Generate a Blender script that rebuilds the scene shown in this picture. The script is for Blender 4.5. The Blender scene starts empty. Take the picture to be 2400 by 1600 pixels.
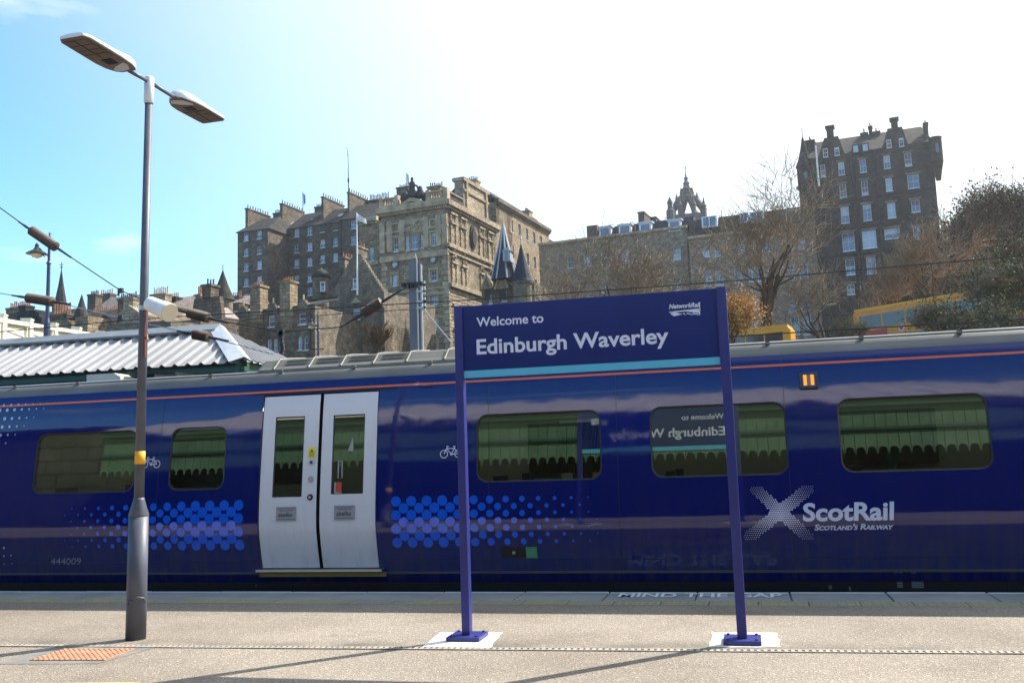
import bpy, math, random
from mathutils import Vector, Matrix
R = math.radians
random.seed(7)
S = bpy.context.scene
COL = S.collection

# ---------------------------------------------------------------- camera
F = 2212.0; YAW = math.atan(0.243); PIT = math.atan(275/F); ROL = .0325; EYE = 1.5
_f = Vector((-math.sin(YAW)*math.cos(PIT), math.cos(YAW)*math.cos(PIT), math.sin(PIT)))
_r0 = Vector((math.cos(YAW), math.sin(YAW), 0)); _u0 = _r0.cross(_f)
_r = _r0*math.cos(ROL) - _u0*math.sin(ROL); _u = _u0*math.cos(ROL) + _r0*math.sin(ROL)
cam = bpy.data.objects.new('camera', bpy.data.cameras.new('camera')); COL.objects.link(cam)
cam.matrix_world = Matrix(((_r.x, _u.x, -_f.x, 0), (_r.y, _u.y, -_f.y, 0), (_r.z, _u.z, -_f.z, EYE), (0, 0, 0, 1)))
cam.data.sensor_width = 36; cam.data.lens = F/2400*36; cam.data.clip_start = .05; cam.data.clip_end = 3000
S.camera = cam

# ---------------------------------------------------------------- sky, sun, exposure
SUN_AZ, SUN_EL = R(45), R(45.3)          # azimuth from +Y towards +X
w = bpy.data.worlds.new('World'); S.world = w; w.use_nodes = True
nt = w.node_tree; nt.nodes.clear()
N = nt.nodes.new; L = nt.links.new
out = N('ShaderNodeOutputWorld'); bg = N('ShaderNodeBackground'); sky = N('ShaderNodeTexSky')
sky.sky_type = 'NISHITA'; sky.sun_disc = False; sky.sun_elevation = SUN_EL; sky.sun_rotation = SUN_AZ
sky.air_density = 1.0; sky.dust_density = 1.4; sky.ozone_density = 1.6
bg.inputs['Strength'].default_value = .115
tc = N('ShaderNodeTexCoord'); mp = N('ShaderNodeMapping'); mp.inputs['Scale'].default_value = (1, 1, 3.4)
no = N('ShaderNodeTexNoise'); no.inputs['Scale'].default_value = 3.1; no.inputs['Detail'].default_value = 7; no.inputs['Roughness'].default_value = .55
rp = N('ShaderNodeValToRGB'); rp.color_ramp.elements[0].position = .60; rp.color_ramp.elements[1].position = .92
mx = N('ShaderNodeMix'); mx.data_type = 'RGBA'; mx.inputs[7].default_value = (9, 9, 9.2, 1)
gm = N('ShaderNodeGamma'); gm.inputs[1].default_value = 1.3; hs = N('ShaderNodeHueSaturation'); hs.inputs['Saturation'].default_value = 1.16; hs.inputs['Hue'].default_value = .49; L(sky.outputs[0], gm.inputs[0]); L(gm.outputs[0], hs.inputs['Color'])
L(tc.outputs['Generated'], mp.inputs[0]); L(mp.outputs[0], no.inputs[0]); L(no.outputs[0], rp.inputs[0])
# thin bright veil of high cloud round the sun
vd = N('ShaderNodeVectorMath'); vd.operation = 'DOT_PRODUCT'; vn = N('ShaderNodeVectorMath'); vn.operation = 'NORMALIZE'; L(tc.outputs['Generated'], vn.inputs[0]); L(vn.outputs[0], vd.inputs[0])
vd.inputs[1].default_value = (math.sin(SUN_AZ)*math.cos(SUN_EL), math.cos(SUN_AZ)*math.cos(SUN_EL), math.sin(SUN_EL))
vr = N('ShaderNodeMapRange'); vr.interpolation_type = 'SMOOTHSTEP'; vr.inputs[1].default_value = .18; vr.inputs[2].default_value = .78; vr.inputs[4].default_value = .95; L(vd.outputs['Value'], vr.inputs[0])
v2 = N('ShaderNodeMix'); v2.data_type = 'RGBA'; v2.inputs[7].default_value = (5.6, 5.95, 6.05, 1); L(vr.outputs[0], v2.inputs[0])
L(rp.outputs[0], mx.inputs[0]); L(hs.outputs[0], v2.inputs[6]); L(v2.outputs[2], mx.inputs[6]); L(mx.outputs[2], bg.inputs[0]); L(bg.outputs[0], out.inputs[0])
sl = bpy.data.lights.new('sun', 'SUN'); sl.energy = 5.0; sl.angle = R(.53); sl.color = (1, .95, .87)
sun = bpy.data.objects.new('sun', sl); COL.objects.link(sun)
sdir = Vector((math.sin(SUN_AZ)*math.cos(SUN_EL), math.cos(SUN_AZ)*math.cos(SUN_EL), math.sin(SUN_EL)))
sun.rotation_euler = sdir.to_track_quat('Z', 'Y').to_euler(); sun.location = (0, 0, 60)
S.view_settings.view_transform = 'Standard'; S.view_settings.look = 'None'
S.view_settings.exposure = .90; S.view_settings.gamma = 1
S.render.engine = 'CYCLES'; S.cycles.max_bounces = 8; S.cycles.transparent_max_bounces = 12
S.cycles.volume_bounces = 0; S.cycles.use_denoising = True

# ---------------------------------------------------------------- geometry from sight lines (pixels of the 2400x1600 photograph -> points on real planes)
def ray(x, y): return _f*F + _r*(x-1200) - _u*(y-800)
def gnd(x, y, z=0.0):
    d = ray(x, y); t = (z-EYE)/d.z; return Vector((d.x*t, d.y*t, z))
def pl(x, y, Y):
    d = ray(x, y); t = Y/d.y; return Vector((d.x*t, Y, EYE+d.z*t))

# ---------------------------------------------------------------- mesh helpers
class MB:
    def __init__(s): s.v = []; s.f = []; s.m = []
    def add(s, vs, fs, mi=0):
        b = len(s.v); s.v += [tuple(v) for v in vs]; s.f += [tuple(b+i for i in f) for f in fs]; s.m += [mi]*len(fs); return s
    def hexa(s, p, mi=0):       # p: 4 bottom + 4 top
        return s.add(p, [(3, 2, 1, 0), (4, 5, 6, 7), (0, 1, 5, 4), (1, 2, 6, 5), (2, 3, 7, 6), (3, 0, 4, 7)], mi)
    def box(s, x0, x1, y0, y1, z0, z1, mi=0):
        return s.hexa([(x0, y0, z0), (x1, y0, z0), (x1, y1, z0), (x0, y1, z0), (x0, y0, z1), (x1, y0, z1), (x1, y1, z1), (x0, y1, z1)], mi)
    def tube(s, pts, rad, n=8, mi=0, caps=True):
        pts = [Vector(p) for p in pts]; k = len(pts)
        if not hasattr(rad, '__len__'): rad = [rad]*k
        vs = []
        for i, p in enumerate(pts):
            t = (pts[min(i+1, k-1)]-pts[max(i-1, 0)])
            if t.length < 1e-9: t = Vector((0, 0, 1))
            t.normalize(); a = Vector((0, 0, 1)) if abs(t.z) < .9 else Vector((1, 0, 0))
            q = t.cross(a).normalized(); w_ = t.cross(q)
            for j in range(n):
                g = 2*math.pi*j/n; vs.append(p+(q*math.cos(g)+w_*math.sin(g))*rad[i])
        fs = [(i*n+j, i*n+(j+1) % n, (i+1)*n+(j+1) % n, (i+1)*n+j) for i in range(k-1) for j in range(n)]
        if caps: fs += [tuple(range(n-1, -1, -1)), tuple((k-1)*n+j for j in range(n))]
        return s.add(vs, fs, mi)
    def lathe(s, c, prof, n=16, mi=0, a0=0):
        c = Vector(c); vs = []; k = len(prof)
        for r, z in prof:
            for j in range(n):
                g = a0+2*math.pi*j/n; vs.append((c.x+r*math.cos(g), c.y+r*math.sin(g), c.z+z))
        fs = [(i*n+j, i*n+(j+1) % n, (i+1)*n+(j+1) % n, (i+1)*n+j) for i in range(k-1) for j in range(n)]
        fs += [tuple(range(n-1, -1, -1)), tuple((k-1)*n+j for j in range(n))]
        return s.add(vs, fs, mi)
    def prism(s, poly, off, mi=0):   # poly: 3d points, off: extrude vector
        n = len(poly); a = [Vector(p) for p in poly]; off = Vector(off); b = [p+off for p in a]
        return s.add(a+b, [tuple(range(n))[::-1], tuple(range(n, 2*n))]+[(i, (i+1) % n, n+(i+1) % n, n+i) for i in range(n)], mi)
    def mesh(s, name, mats, smooth=False):
        m = bpy.data.meshes.new(name); m.from_pydata(s.v, [], s.f)
        for a in (mats if isinstance(mats, (list, tuple)) else [mats]): m.materials.append(a)
        if any(s.m): m.polygons.foreach_set('material_index', s.m)
        if smooth: m.polygons.foreach_set('use_smooth', [True]*len(m.polygons))
        m.update(); return m
    def build(s, name, mats, parent=None, smooth=False, **kw):
        o = bpy.data.objects.new(name, s.mesh(name, mats, smooth)); COL.objects.link(o)
        if parent is not None:
            o.parent = parent
            if parent.parent is None: o.location = -parent.location
        return tag(o, **kw)
def tag(o, label=None, cat=None, group=None, kind=None):
    if label: o['label'] = label
    if cat: o['category'] = cat
    if group: o['group'] = group
    if kind: o['kind'] = kind
    return o
def empty(name, loc, label, cat, group=None):
    o = bpy.data.objects.new(name, None); COL.objects.link(o); o.location = loc; o.empty_display_size = .3
    return tag(o, label, cat, group)
def link_mesh(name, mesh, parent=None, loc=None, **kw):
    o = bpy.data.objects.new(name, mesh); COL.objects.link(o)
    if parent is not None: o.parent = parent
    if loc is not None: o.location = loc
    return tag(o, **kw)
def bevel(o, w_=.01, seg=2):
    b = o.modifiers.new('bevel', 'BEVEL'); b.width = w_; b.segments = seg; b.limit_method = 'ANGLE'; b.angle_limit = R(40); return o

# ---------------------------------------------------------------- materials
def mat(name, col, rough=.6, metal=0, spec=.5, ior=None, coat=0, emit=None, es=0, alpha=None):
    m = bpy.data.materials.new(name); m.use_nodes = True; b = m.node_tree.nodes['Principled BSDF']
    b.inputs['Base Color'].default_value = (*col, 1); b.inputs['Roughness'].default_value = rough; b.inputs['Metallic'].default_value = metal
    b.inputs['Specular IOR Level'].default_value = spec
    if ior: b.inputs['IOR'].default_value = ior
    if coat: b.inputs['Coat Weight'].default_value = coat; b.inputs['Coat Roughness'].default_value = .03
    if emit: b.inputs['Emission Color'].default_value = (*emit, 1); b.inputs['Emission Strength'].default_value = es
    return m
def vary(m, amt=.35, scale=3.0, detail=6, bump=.0, bscale=30, col2=None, obj=False, stretch=(1, 1, 1), lo=.3, hi=.7, bdist=.02, roughvar=0):
    """noise variation of the base colour, plus fine bump"""
    t = m.node_tree; n = t.nodes.new; l = t.links.new; b = t.nodes['Principled BSDF']
    g = n('ShaderNodeTexCoord').outputs['Object'] if obj else n('ShaderNodeNewGeometry').outputs['Position']
    mp_ = n('ShaderNodeMapping'); mp_.inputs['Scale'].default_value = stretch; l(g, mp_.inputs[0])
    no_ = n('ShaderNodeTexNoise'); no_.inputs['Scale'].default_value = scale; no_.inputs['Detail'].default_value = detail; l(mp_.outputs[0], no_.inputs[0])
    cr = n('ShaderNodeValToRGB'); c = b.inputs['Base Color'].default_value[:3]
    c2 = col2 or tuple(x*(1-amt) for x in c); c1 = c if col2 else tuple(min(1, x*(1+amt)) for x in c)
    cr.color_ramp.elements[0].position = lo; cr.color_ramp.elements[1].position = hi
    cr.color_ramp.elements[0].color = (*c2, 1); cr.color_ramp.elements[1].color = (*c1, 1)
    l(no_.outputs[0], cr.inputs[0]); l(cr.outputs[0], b.inputs['Base Color'])
    if roughvar:
        r0 = b.inputs['Roughness'].default_value; mr = n('ShaderNodeMapRange'); mr.inputs[3].default_value = r0-roughvar; mr.inputs[4].default_value = r0+roughvar
        l(no_.outputs[0], mr.inputs[0]); l(mr.outputs[0], b.inputs['Roughness'])
    if bump:
        nb = n('ShaderNodeTexNoise'); nb.inputs['Scale'].default_value = bscale; nb.inputs['Detail'].default_value = 4; l(g, nb.inputs[0])
        bu = n('ShaderNodeBump'); bu.inputs['Strength'].default_value = bump; bu.inputs['Distance'].default_value = bdist
        l(nb.outputs[0], bu.inputs['Height']); l(bu.outputs[0], b.inputs['Normal'])
    return m
def stone(name, c1, c2, bw=.95, bh=.42, stain=.5, mortar=.42, soot=(.03, .028, .026), sootlo=.52, sooth=.75):
    """coursed masonry in world metres, with soot patches"""
    m = mat(name, c1, .9, spec=.2); t = m.node_tree; n = t.nodes.new; l = t.links.new; b = t.nodes['Principled BSDF']
    g = n('ShaderNodeNewGeometry'); sx = n('ShaderNodeSeparateXYZ'); l(g.outputs['Position'], sx.inputs[0])
    ad = n('ShaderNodeMath'); ad.operation = 'SUBTRACT'; l(sx.outputs[0], ad.inputs[0]); l(sx.outputs[1], ad.inputs[1])
    cx = n('ShaderNodeCombineXYZ'); l(ad.outputs[0], cx.inputs[0]); l(sx.outputs[2], cx.inputs[1])
    br = n('ShaderNodeTexBrick'); l(cx.outputs[0], br.inputs[0])
    br.inputs['Color1'].default_value = (*c1, 1); br.inputs['Color2'].default_value = (*c2, 1)
    br.inputs['Mortar'].default_value = (*[x*mortar for x in c1], 1)
    br.inputs['Scale'].default_value = 1; br.inputs['Mortar Size'].default_value = .04; br.inputs['Brick Width'].default_value = bw; br.inputs['Row Height'].default_value = bh
    no_ = n('ShaderNodeTexNoise'); no_.inputs['Scale'].default_value = .22; no_.inputs['Detail'].default_value = 9; no_.inputs['Roughness'].default_value = .65; l(g.outputs['Position'], no_.inputs[0])
    cr = n('ShaderNodeValToRGB'); cr.color_ramp.elements[0].position = sootlo-.12; cr.color_ramp.elements[1].position = sooth; cr.color_ramp.elements[1].color = (stain, stain, stain, 1)
    l(no_.outputs[0], cr.inputs[0])
    mx_ = n('ShaderNodeMix'); mx_.data_type = 'RGBA'; mx_.inputs[7].default_value = (*soot, 1); l(cr.outputs[0], mx_.inputs[0]); l(br.outputs[0], mx_.inputs[6])
    n2 = n('ShaderNodeTexNoise'); n2.inputs['Scale'].default_value = 1.3; n2.inputs['Detail'].default_value = 6; l(g.outputs['Position'], n2.inputs[0])
    mr = n('ShaderNodeMapRange'); mr.inputs[1].default_value = .3; mr.inputs[2].default_value = .7; mr.inputs[3].default_value = .6; mr.inputs[4].default_value = 1.35; l(n2.outputs[0], mr.inputs[0])
    vm = n('ShaderNodeVectorMath'); vm.operation = 'SCALE'; l(mx_.outputs[2], vm.inputs[0]); l(mr.outputs[0], vm.inputs['Scale']); l(vm.outputs[0], b.inputs['Base Color'])
    bu = n('ShaderNodeBump'); bu.inputs['Strength'].default_value = .5; bu.inputs['Distance'].default_value = .05; l(br.outputs[1], bu.inputs['Height']); bu.invert = True; l(bu.outputs[0], b.inputs['Normal'])
    return m
M = {}
M['stone_dark'] = stone('stone_dark', (.21, .16, .112), (.135, .105, .078))
M['stone_tan'] = stone('stone_tan', (.40, .305, .195), (.28, .21, .135), stain=.4)
M['stone_grey'] = stone('stone_grey', (.29, .235, .17), (.195, .16, .12), .5, .22, stain=.35)
M['stone_pink'] = stone('stone_pink', (.50, .345, .235), (.39, .27, .185), stain=.25)
M['stone_bank'] = stone('stone_bank', (.46, .365, .255), (.34, .27, .19), stain=.3)
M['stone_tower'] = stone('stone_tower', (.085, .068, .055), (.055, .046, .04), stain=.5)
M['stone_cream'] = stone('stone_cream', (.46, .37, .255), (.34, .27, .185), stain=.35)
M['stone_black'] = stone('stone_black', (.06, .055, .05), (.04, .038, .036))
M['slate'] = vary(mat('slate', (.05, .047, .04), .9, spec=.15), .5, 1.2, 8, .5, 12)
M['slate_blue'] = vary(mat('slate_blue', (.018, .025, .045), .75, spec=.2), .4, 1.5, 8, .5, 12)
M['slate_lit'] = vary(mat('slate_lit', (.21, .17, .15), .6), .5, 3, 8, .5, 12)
M['lead'] = mat('lead', (.35, .37, .40), .5)
M['trim'] = vary(mat('trim', (.42, .325, .21), .85), .35, .8, 8)
M['trim_dark'] = vary(mat('trim_dark', (.17, .14, .11), .85), .4, .8, 8)
M['sash'] = mat('sash', (.72, .74, .78), .5)
M['pane'] = mat('pane', (.10, .13, .19), .12, spec=1.0)
M['pane_pale'] = mat('pane_pale', (.42, .47, .56), .25, spec=.8)
M['blind'] = mat('blind', (.50, .52, .55), .8); M['blind_dark'] = mat('blind_dark', (.12, .12, .13), .8)
M['pot'] = vary(mat('pot', (.42, .16, .08), .8), .4, 2)
M['pot_buff'] = vary(mat('pot_buff', (.50, .34, .18), .8), .3, 2)
M['pot_dark'] = mat('pot_dark', (.07, .06, .055), .8)
M['iron'] = mat('iron', (.02, .02, .023), .5)
M['iron_blue'] = mat('iron_blue', (.03, .04, .10), .5)
M['white'] = mat('white', (.8, .8, .8), .5)
M['bark'] = vary(mat('bark', (.075, .058, .042), .9, spec=.1), .4, 3)
M['twig'] = vary(mat('twig', (.23, .175, .12), .9, spec=.1), .35, .6)
M['twig_red'] = vary(mat('twig_red', (.13, .085, .055), .9, spec=.1), .35, .6)
M['leaf_brown'] = vary(mat('leaf_brown', (.11, .08, .042), .8, spec=.2), .5, .5, col2=(.04, .045, .022))
M['leaf_green'] = vary(mat('leaf_green', (.10, .12, .04), .8, spec=.2), .5, .5, col2=(.05, .05, .025))
M['leaf_orange'] = vary(mat('leaf_orange', (.50, .27, .08), .8, spec=.2), .3, 1)

# ---------------------------------------------------------------- windows, walls with openings
def holes_mesh(us, zs, holes):
    """cells of the grid us x zs that are not inside a hole"""
    us = sorted(set(round(u, 4) for u in us)); zs = sorted(set(round(z, 4) for z in zs)); cells = []
    for i in range(len(us)-1):
        cu = (us[i]+us[i+1])/2; j = 0
        act = [h for h in holes if h[0] < cu < h[1]]
        run = None
        for j in range(len(zs)-1):
            cz = (zs[j]+zs[j+1])/2
            if any(h[2] < cz < h[3] for h in act):
                if run is not None: cells.append((us[i], us[i+1], run, zs[j])); run = None
            elif run is None: run = zs[j]
        if run is not None: cells.append((us[i], us[i+1], run, zs[-1]))
    return cells
class Fac:
    """a vertical facade plane: passes through the sight line of column px at depth D, turned by rot degrees"""
    def __init__(s, px, D, rot=8, py=700, o=None):
        if o is None:
            d = ray(px, py); t = D/d.y; o = Vector((d.x*t, D, 0))
        s.o = Vector((o[0], o[1], 0)); a = R(rot); s.rot = rot
        s.e = Vector((math.cos(a), -math.sin(a), 0)); s.n = Vector((math.sin(a), math.cos(a), 0))   # n points away, into the building
    def uz(s, px, py, d=0):
        r = ray(px, py); oo = s.o+s.n*d-Vector((0, 0, 0))
        t = (oo.x*s.n.x+oo.y*s.n.y)/(r.x*s.n.x+r.y*s.n.y); p = Vector((r.x*t, r.y*t, 0))
        return (p-s.o).dot(s.e), EYE+r.z*t
    def p(s, u, z, d=0): q = s.o+s.e*u+s.n*d; return Vector((q.x, q.y, z))
    def box(s, mb, u0, u1, z0, z1, d0, d1, mi=0):
        mb.hexa([s.p(u0, z0, d0), s.p(u1, z0, d0), s.p(u1, z0, d1), s.p(u0, z0, d1), s.p(u0, z1, d0), s.p(u1, z1, d0), s.p(u1, z1, d1), s.p(u0, z1, d1)], mi); return mb
    def side(s, u):      # the facade that runs away from this one at u (its right-hand return)
        q = s.o+s.e*u; f = Fac(0, 1, 0, o=q); f.rot = s.rot-90; f.e = s.n.copy(); f.n = -s.e; return f
    def rect(s, r):      # pixel rectangle (x0,y0,x1,y1) -> u0,u1,z0,z1
        x0, y0, x1, y1 = r; ym = (y0+y1)/2; xm = (x0+x1)/2
        u0 = s.uz(x0, ym)[0]; u1 = s.uz(x1, ym)[0]; z1 = s.uz(xm, y0)[1]; z0 = s.uz(xm, y1)[1]
        return (min(u0, u1), max(u0, u1), z0, z1)
def wall(fac, u0, u1, z0, z1, wins, material, parent, rec=.22, name='wall', thick=.5, label=None):
    mb = MB(); us = [u0, u1]; zs = [z0, z1]
    wins = [x for x in wins if x[0] > u0 and x[1] < u1 and x[2] > z0 and x[3] < z1]
    for x in wins: us += x[:2]; zs += x[2:4]
    for a, b, c, d in holes_mesh(us, zs, wins): mb.add([fac.p(a, c), fac.p(b, c), fac.p(b, d), fac.p(a, d)], [(0, 1, 2, 3)])
    for a, b, c, d in [x[:4] for x in wins]:
        P = [fac.p(a, c), fac.p(b, c), fac.p(b, d), fac.p(a, d)]; Q = [fac.p(a, c, rec+.1), fac.p(b, c, rec+.1), fac.p(b, d, rec+.1), fac.p(a, d, rec+.1)]
        mb.add(P+Q, [(0, 4, 5, 1), (1, 5, 6, 2), (2, 6, 7, 3), (3, 7, 4, 0)])
    # closed back and sides
    P = [fac.p(u0, z0), fac.p(u1, z0), fac.p(u1, z1), fac.p(u0, z1)]; Q = [fac.p(u0, z0, thick), fac.p(u1, z0, thick), fac.p(u1, z1, thick), fac.p(u0, z1, thick)]
    mb.add(P+Q, [(4, 7, 6, 5), (0, 3, 7, 4), (1, 5, 6, 2), (2, 6, 7, 3), (0, 4, 5, 1)])
    return mb.build(name, material, parent, label=label)
def window(fac, w_, parent, frame='sash', pane='pane', rec=.22, bars=(1, 1), ft=.09, sill=True, label=None):
    a, b, c, d = w_[:4]; mb = MB(); f0 = rec-.04; f1 = rec+.04
    ft = min(ft, (b-a)*.16)
    fac.box(mb, a, a+ft, c, d, f0, f1); fac.box(mb, b-ft, b, c, d, f0, f1)
    fac.box(mb, a+ft, b-ft, c, c+ft*1.2, f0, f1); fac.box(mb, a+ft, b-ft, d-ft, d, f0, f1)
    nv, nh = bars
    for i in range(nh):
        z = c+(d-c)*(i+1)/(nh+1); fac.box(mb, a+ft, b-ft, z-ft*.4, z+ft*.4, f0-.02, f1)
    for i in range(nv):
        u = a+(b-a)*(i+1)/(nv+1); fac.box(mb, u-ft*.22, u+ft*.22, c+ft, d-ft, f0+.005, f1-.005)
    if sill: fac.box(mb, a-.08, b+.08, c-.12, c-.003, -.1, rec-.05)
    o = mb.build('window', M[frame], parent, label=label)
    pb = MB(); fac.box(pb, a+ft*.5, b-ft*.5, c+ft*.5, d-ft*.5, rec, rec+.02); pb.build('pane', M[pane], o)
    hb = random.choice((0, 0, .25, .4, .55, .8))
    if hb: bb = MB(); fac.box(bb, a+ft, b-ft, d-ft-(d-c-2*ft)*hb, d-ft, rec-.012, rec-.003); bb.build('blind', M[random.choice(('blind', 'blind_dark'))], o)
    return o
def pots(fac, mb, u0, u1, z, d0, d1, n, h=.8, r=.14):
    for i in range(n):
        t = (i+.5)/n; c = fac.p(u0+(u1-u0)*t if u1-u0 > abs(d1-d0)*.8 else (u0+u1)/2, z, d0+(d1-d0)*t if abs(d1-d0)*.8 > u1-u0 else (d0+d1)/2)
        hh = h*random.uniform(.8, 1.15)
        mb.lathe(c, [(r, 0), (r*.8, hh*.2), (r*.75, hh*.85), (r*.95, hh*.9), (r*.85, hh)], 6)
def chimney(fac, u0, u1, d0, d1, zb, zt, n, material, parent, pot='pot_dark', h=.8, cap=.15, r=.14):
    mb = MB(); fac.box(mb, u0, u1, zb, zt, d0, d1)
    fac.box(mb, u0-cap, u1+cap, zt+.002, zt+.28, d0-cap, d1+cap)
    o = mb.build('chimney', material, parent)
    if n:
        p = MB(); pots(fac, p, u0, u1, zt+.28, d0, d1, n, h, r); p.build('chimney_pots', M[pot], o, kind='stuff')
    return o
def roof_gable(fac, u0, u1, d0, d1, ze, zr, material, parent, hipl=0, hipr=0, over=.35, name='roof', along=True):
    """pitched roof; ridge parallel to the facade (along) with hips, or running away from it"""
    mb = MB(); u0 -= over; u1 += over; d0 -= over; d1 += over
    if along: A = fac.p(u0+hipl, zr, (d0+d1)/2); B = fac.p(u1-hipr, zr, (d0+d1)/2)
    else: A = fac.p((u0+u1)/2, zr, d0+hipl); B = fac.p((u0+u1)/2, zr, d1-hipr)
    c = [fac.p(u0, ze, d0), fac.p(u1, ze, d0), fac.p(u1, ze, d1), fac.p(u0, ze, d1)]
    if along: mb.add(c+[A, B], [(0, 1, 5, 4), (1, 2, 5), (2, 3, 4, 5), (3, 0, 4), (3, 2, 1, 0)])
    else: mb.add(c+[A, B], [(0, 1, 4), (1, 2, 5, 4), (2, 3, 5), (3, 0, 4, 5), (3, 2, 1, 0)])
    return mb.build(name, material, parent)
def px_run(fac, pts): return [fac.uz(*p) for p in pts]

# text -> list of 2d verts and faces, scaled to a box
def text2d(s, bold=.0, shear=0, space=1.0, small=False):
    c = bpy.data.curves.new('t', 'FONT'); c.body = s; c.offset = bold; c.shear = shear; c.space_character = space; c.resolution_u = 4
    if small:
        c.small_caps_scale = .72
        for i, ch in enumerate(s):
            if ch.islower(): c.body_format[i].use_small_caps = True
    o = bpy.data.objects.new('t', c); COL.objects.link(o); bpy.context.view_layer.update()
    dg = bpy.context.evaluated_depsgraph_get(); e = o.evaluated_get(dg); m = e.to_mesh()
    v = [(p.co.x, p.co.y) for p in m.vertices]; f = [tuple(p.vertices) for p in m.polygons]
    e.to_mesh_clear(); bpy.data.objects.remove(o); bpy.data.curves.remove(c)
    return v, f
CAP = .73      # cap height of the built-in face, in its own units
def slice2d(v, f, step):
    import bmesh
    bm = bmesh.new(); vs = [bm.verts.new((p[0], p[1], 0)) for p in v]
    for q in f:
        try: bm.faces.new([vs[i] for i in q])
        except ValueError: pass
    z = min(p[1] for p in v)+step; z1 = max(p[1] for p in v)
    while z < z1:
        bmesh.ops.bisect_plane(bm, geom=bm.verts[:]+bm.edges[:]+bm.faces[:], plane_co=(0, z, 0), plane_no=(0, 1, 0)); z += step
    bm.verts.index_update(); v2 = [(q.co.x, q.co.y) for q in bm.verts]; f2 = [tuple(w_.index for w_ in q.verts) for q in bm.faces]; bm.free(); return v2, f2
def text_on(s, x0, x1, zb, cap, fn, bold=0, shear=0, space=1.0, small=False, flip=False, cut=0):
    """text spanning x0..x1 with its baseline at zb, mapped to 3d by fn(x, z)"""
    v, f = text2d(s, bold, shear, space, small)
    if cut: v, f = slice2d(v, f, cut/(cap/CAP))
    xs = [p[0] for p in v]; a, b = min(xs), max(xs); mb = MB()
    k = cap/CAP
    mb.add([fn(x0+(p[0]-a)/(b-a)*(x1-x0) if not flip else x1-(p[0]-a)/(b-a)*(x1-x0), zb+p[1]*k) for p in v], f); return mb

# ================================================================ GROUND
def sstep(a, b, x):
    t = max(0, min(1, (x-a)/(b-a))); return t*t*(3-2*t)
def ground_z(x, y):
    z = -1.1+9.6*sstep(46, 66, y)+5.5*sstep(84, 150, y)
    z += 11*sstep(14, 40, x-(y-90)*.2)*sstep(88, 135, y) + 2*sstep(5, 30, x)*sstep(50, 80, y)
    return z
def grid_lines(a, b, n): return [a+(b-a)*i/n for i in range(n+1)]
gx = [-1500, -700, -350]+grid_lines(-200, 200, 80)+[350, 700, 1500]; gy = [-1500, -400, -60]+grid_lines(10, 250, 80)+[400, 800, 1800]
mb = MB(); mb.add([(x, y, ground_z(x, y)) for y in gy for x in gx], [(j*len(gx)+i, j*len(gx)+i+1, (j+1)*len(gx)+i+1, (j+1)*len(gx)+i) for j in range(len(gy)-1) for i in range(len(gx)-1)])
M['earth'] = vary(mat('earth', (.10, .095, .05), .95, spec=.1), .5, .35, 9, .6, 3, col2=(.045, .04, .028), bdist=.3)
mb.build('ground', M['earth'], smooth=True, kind='structure')

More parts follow.
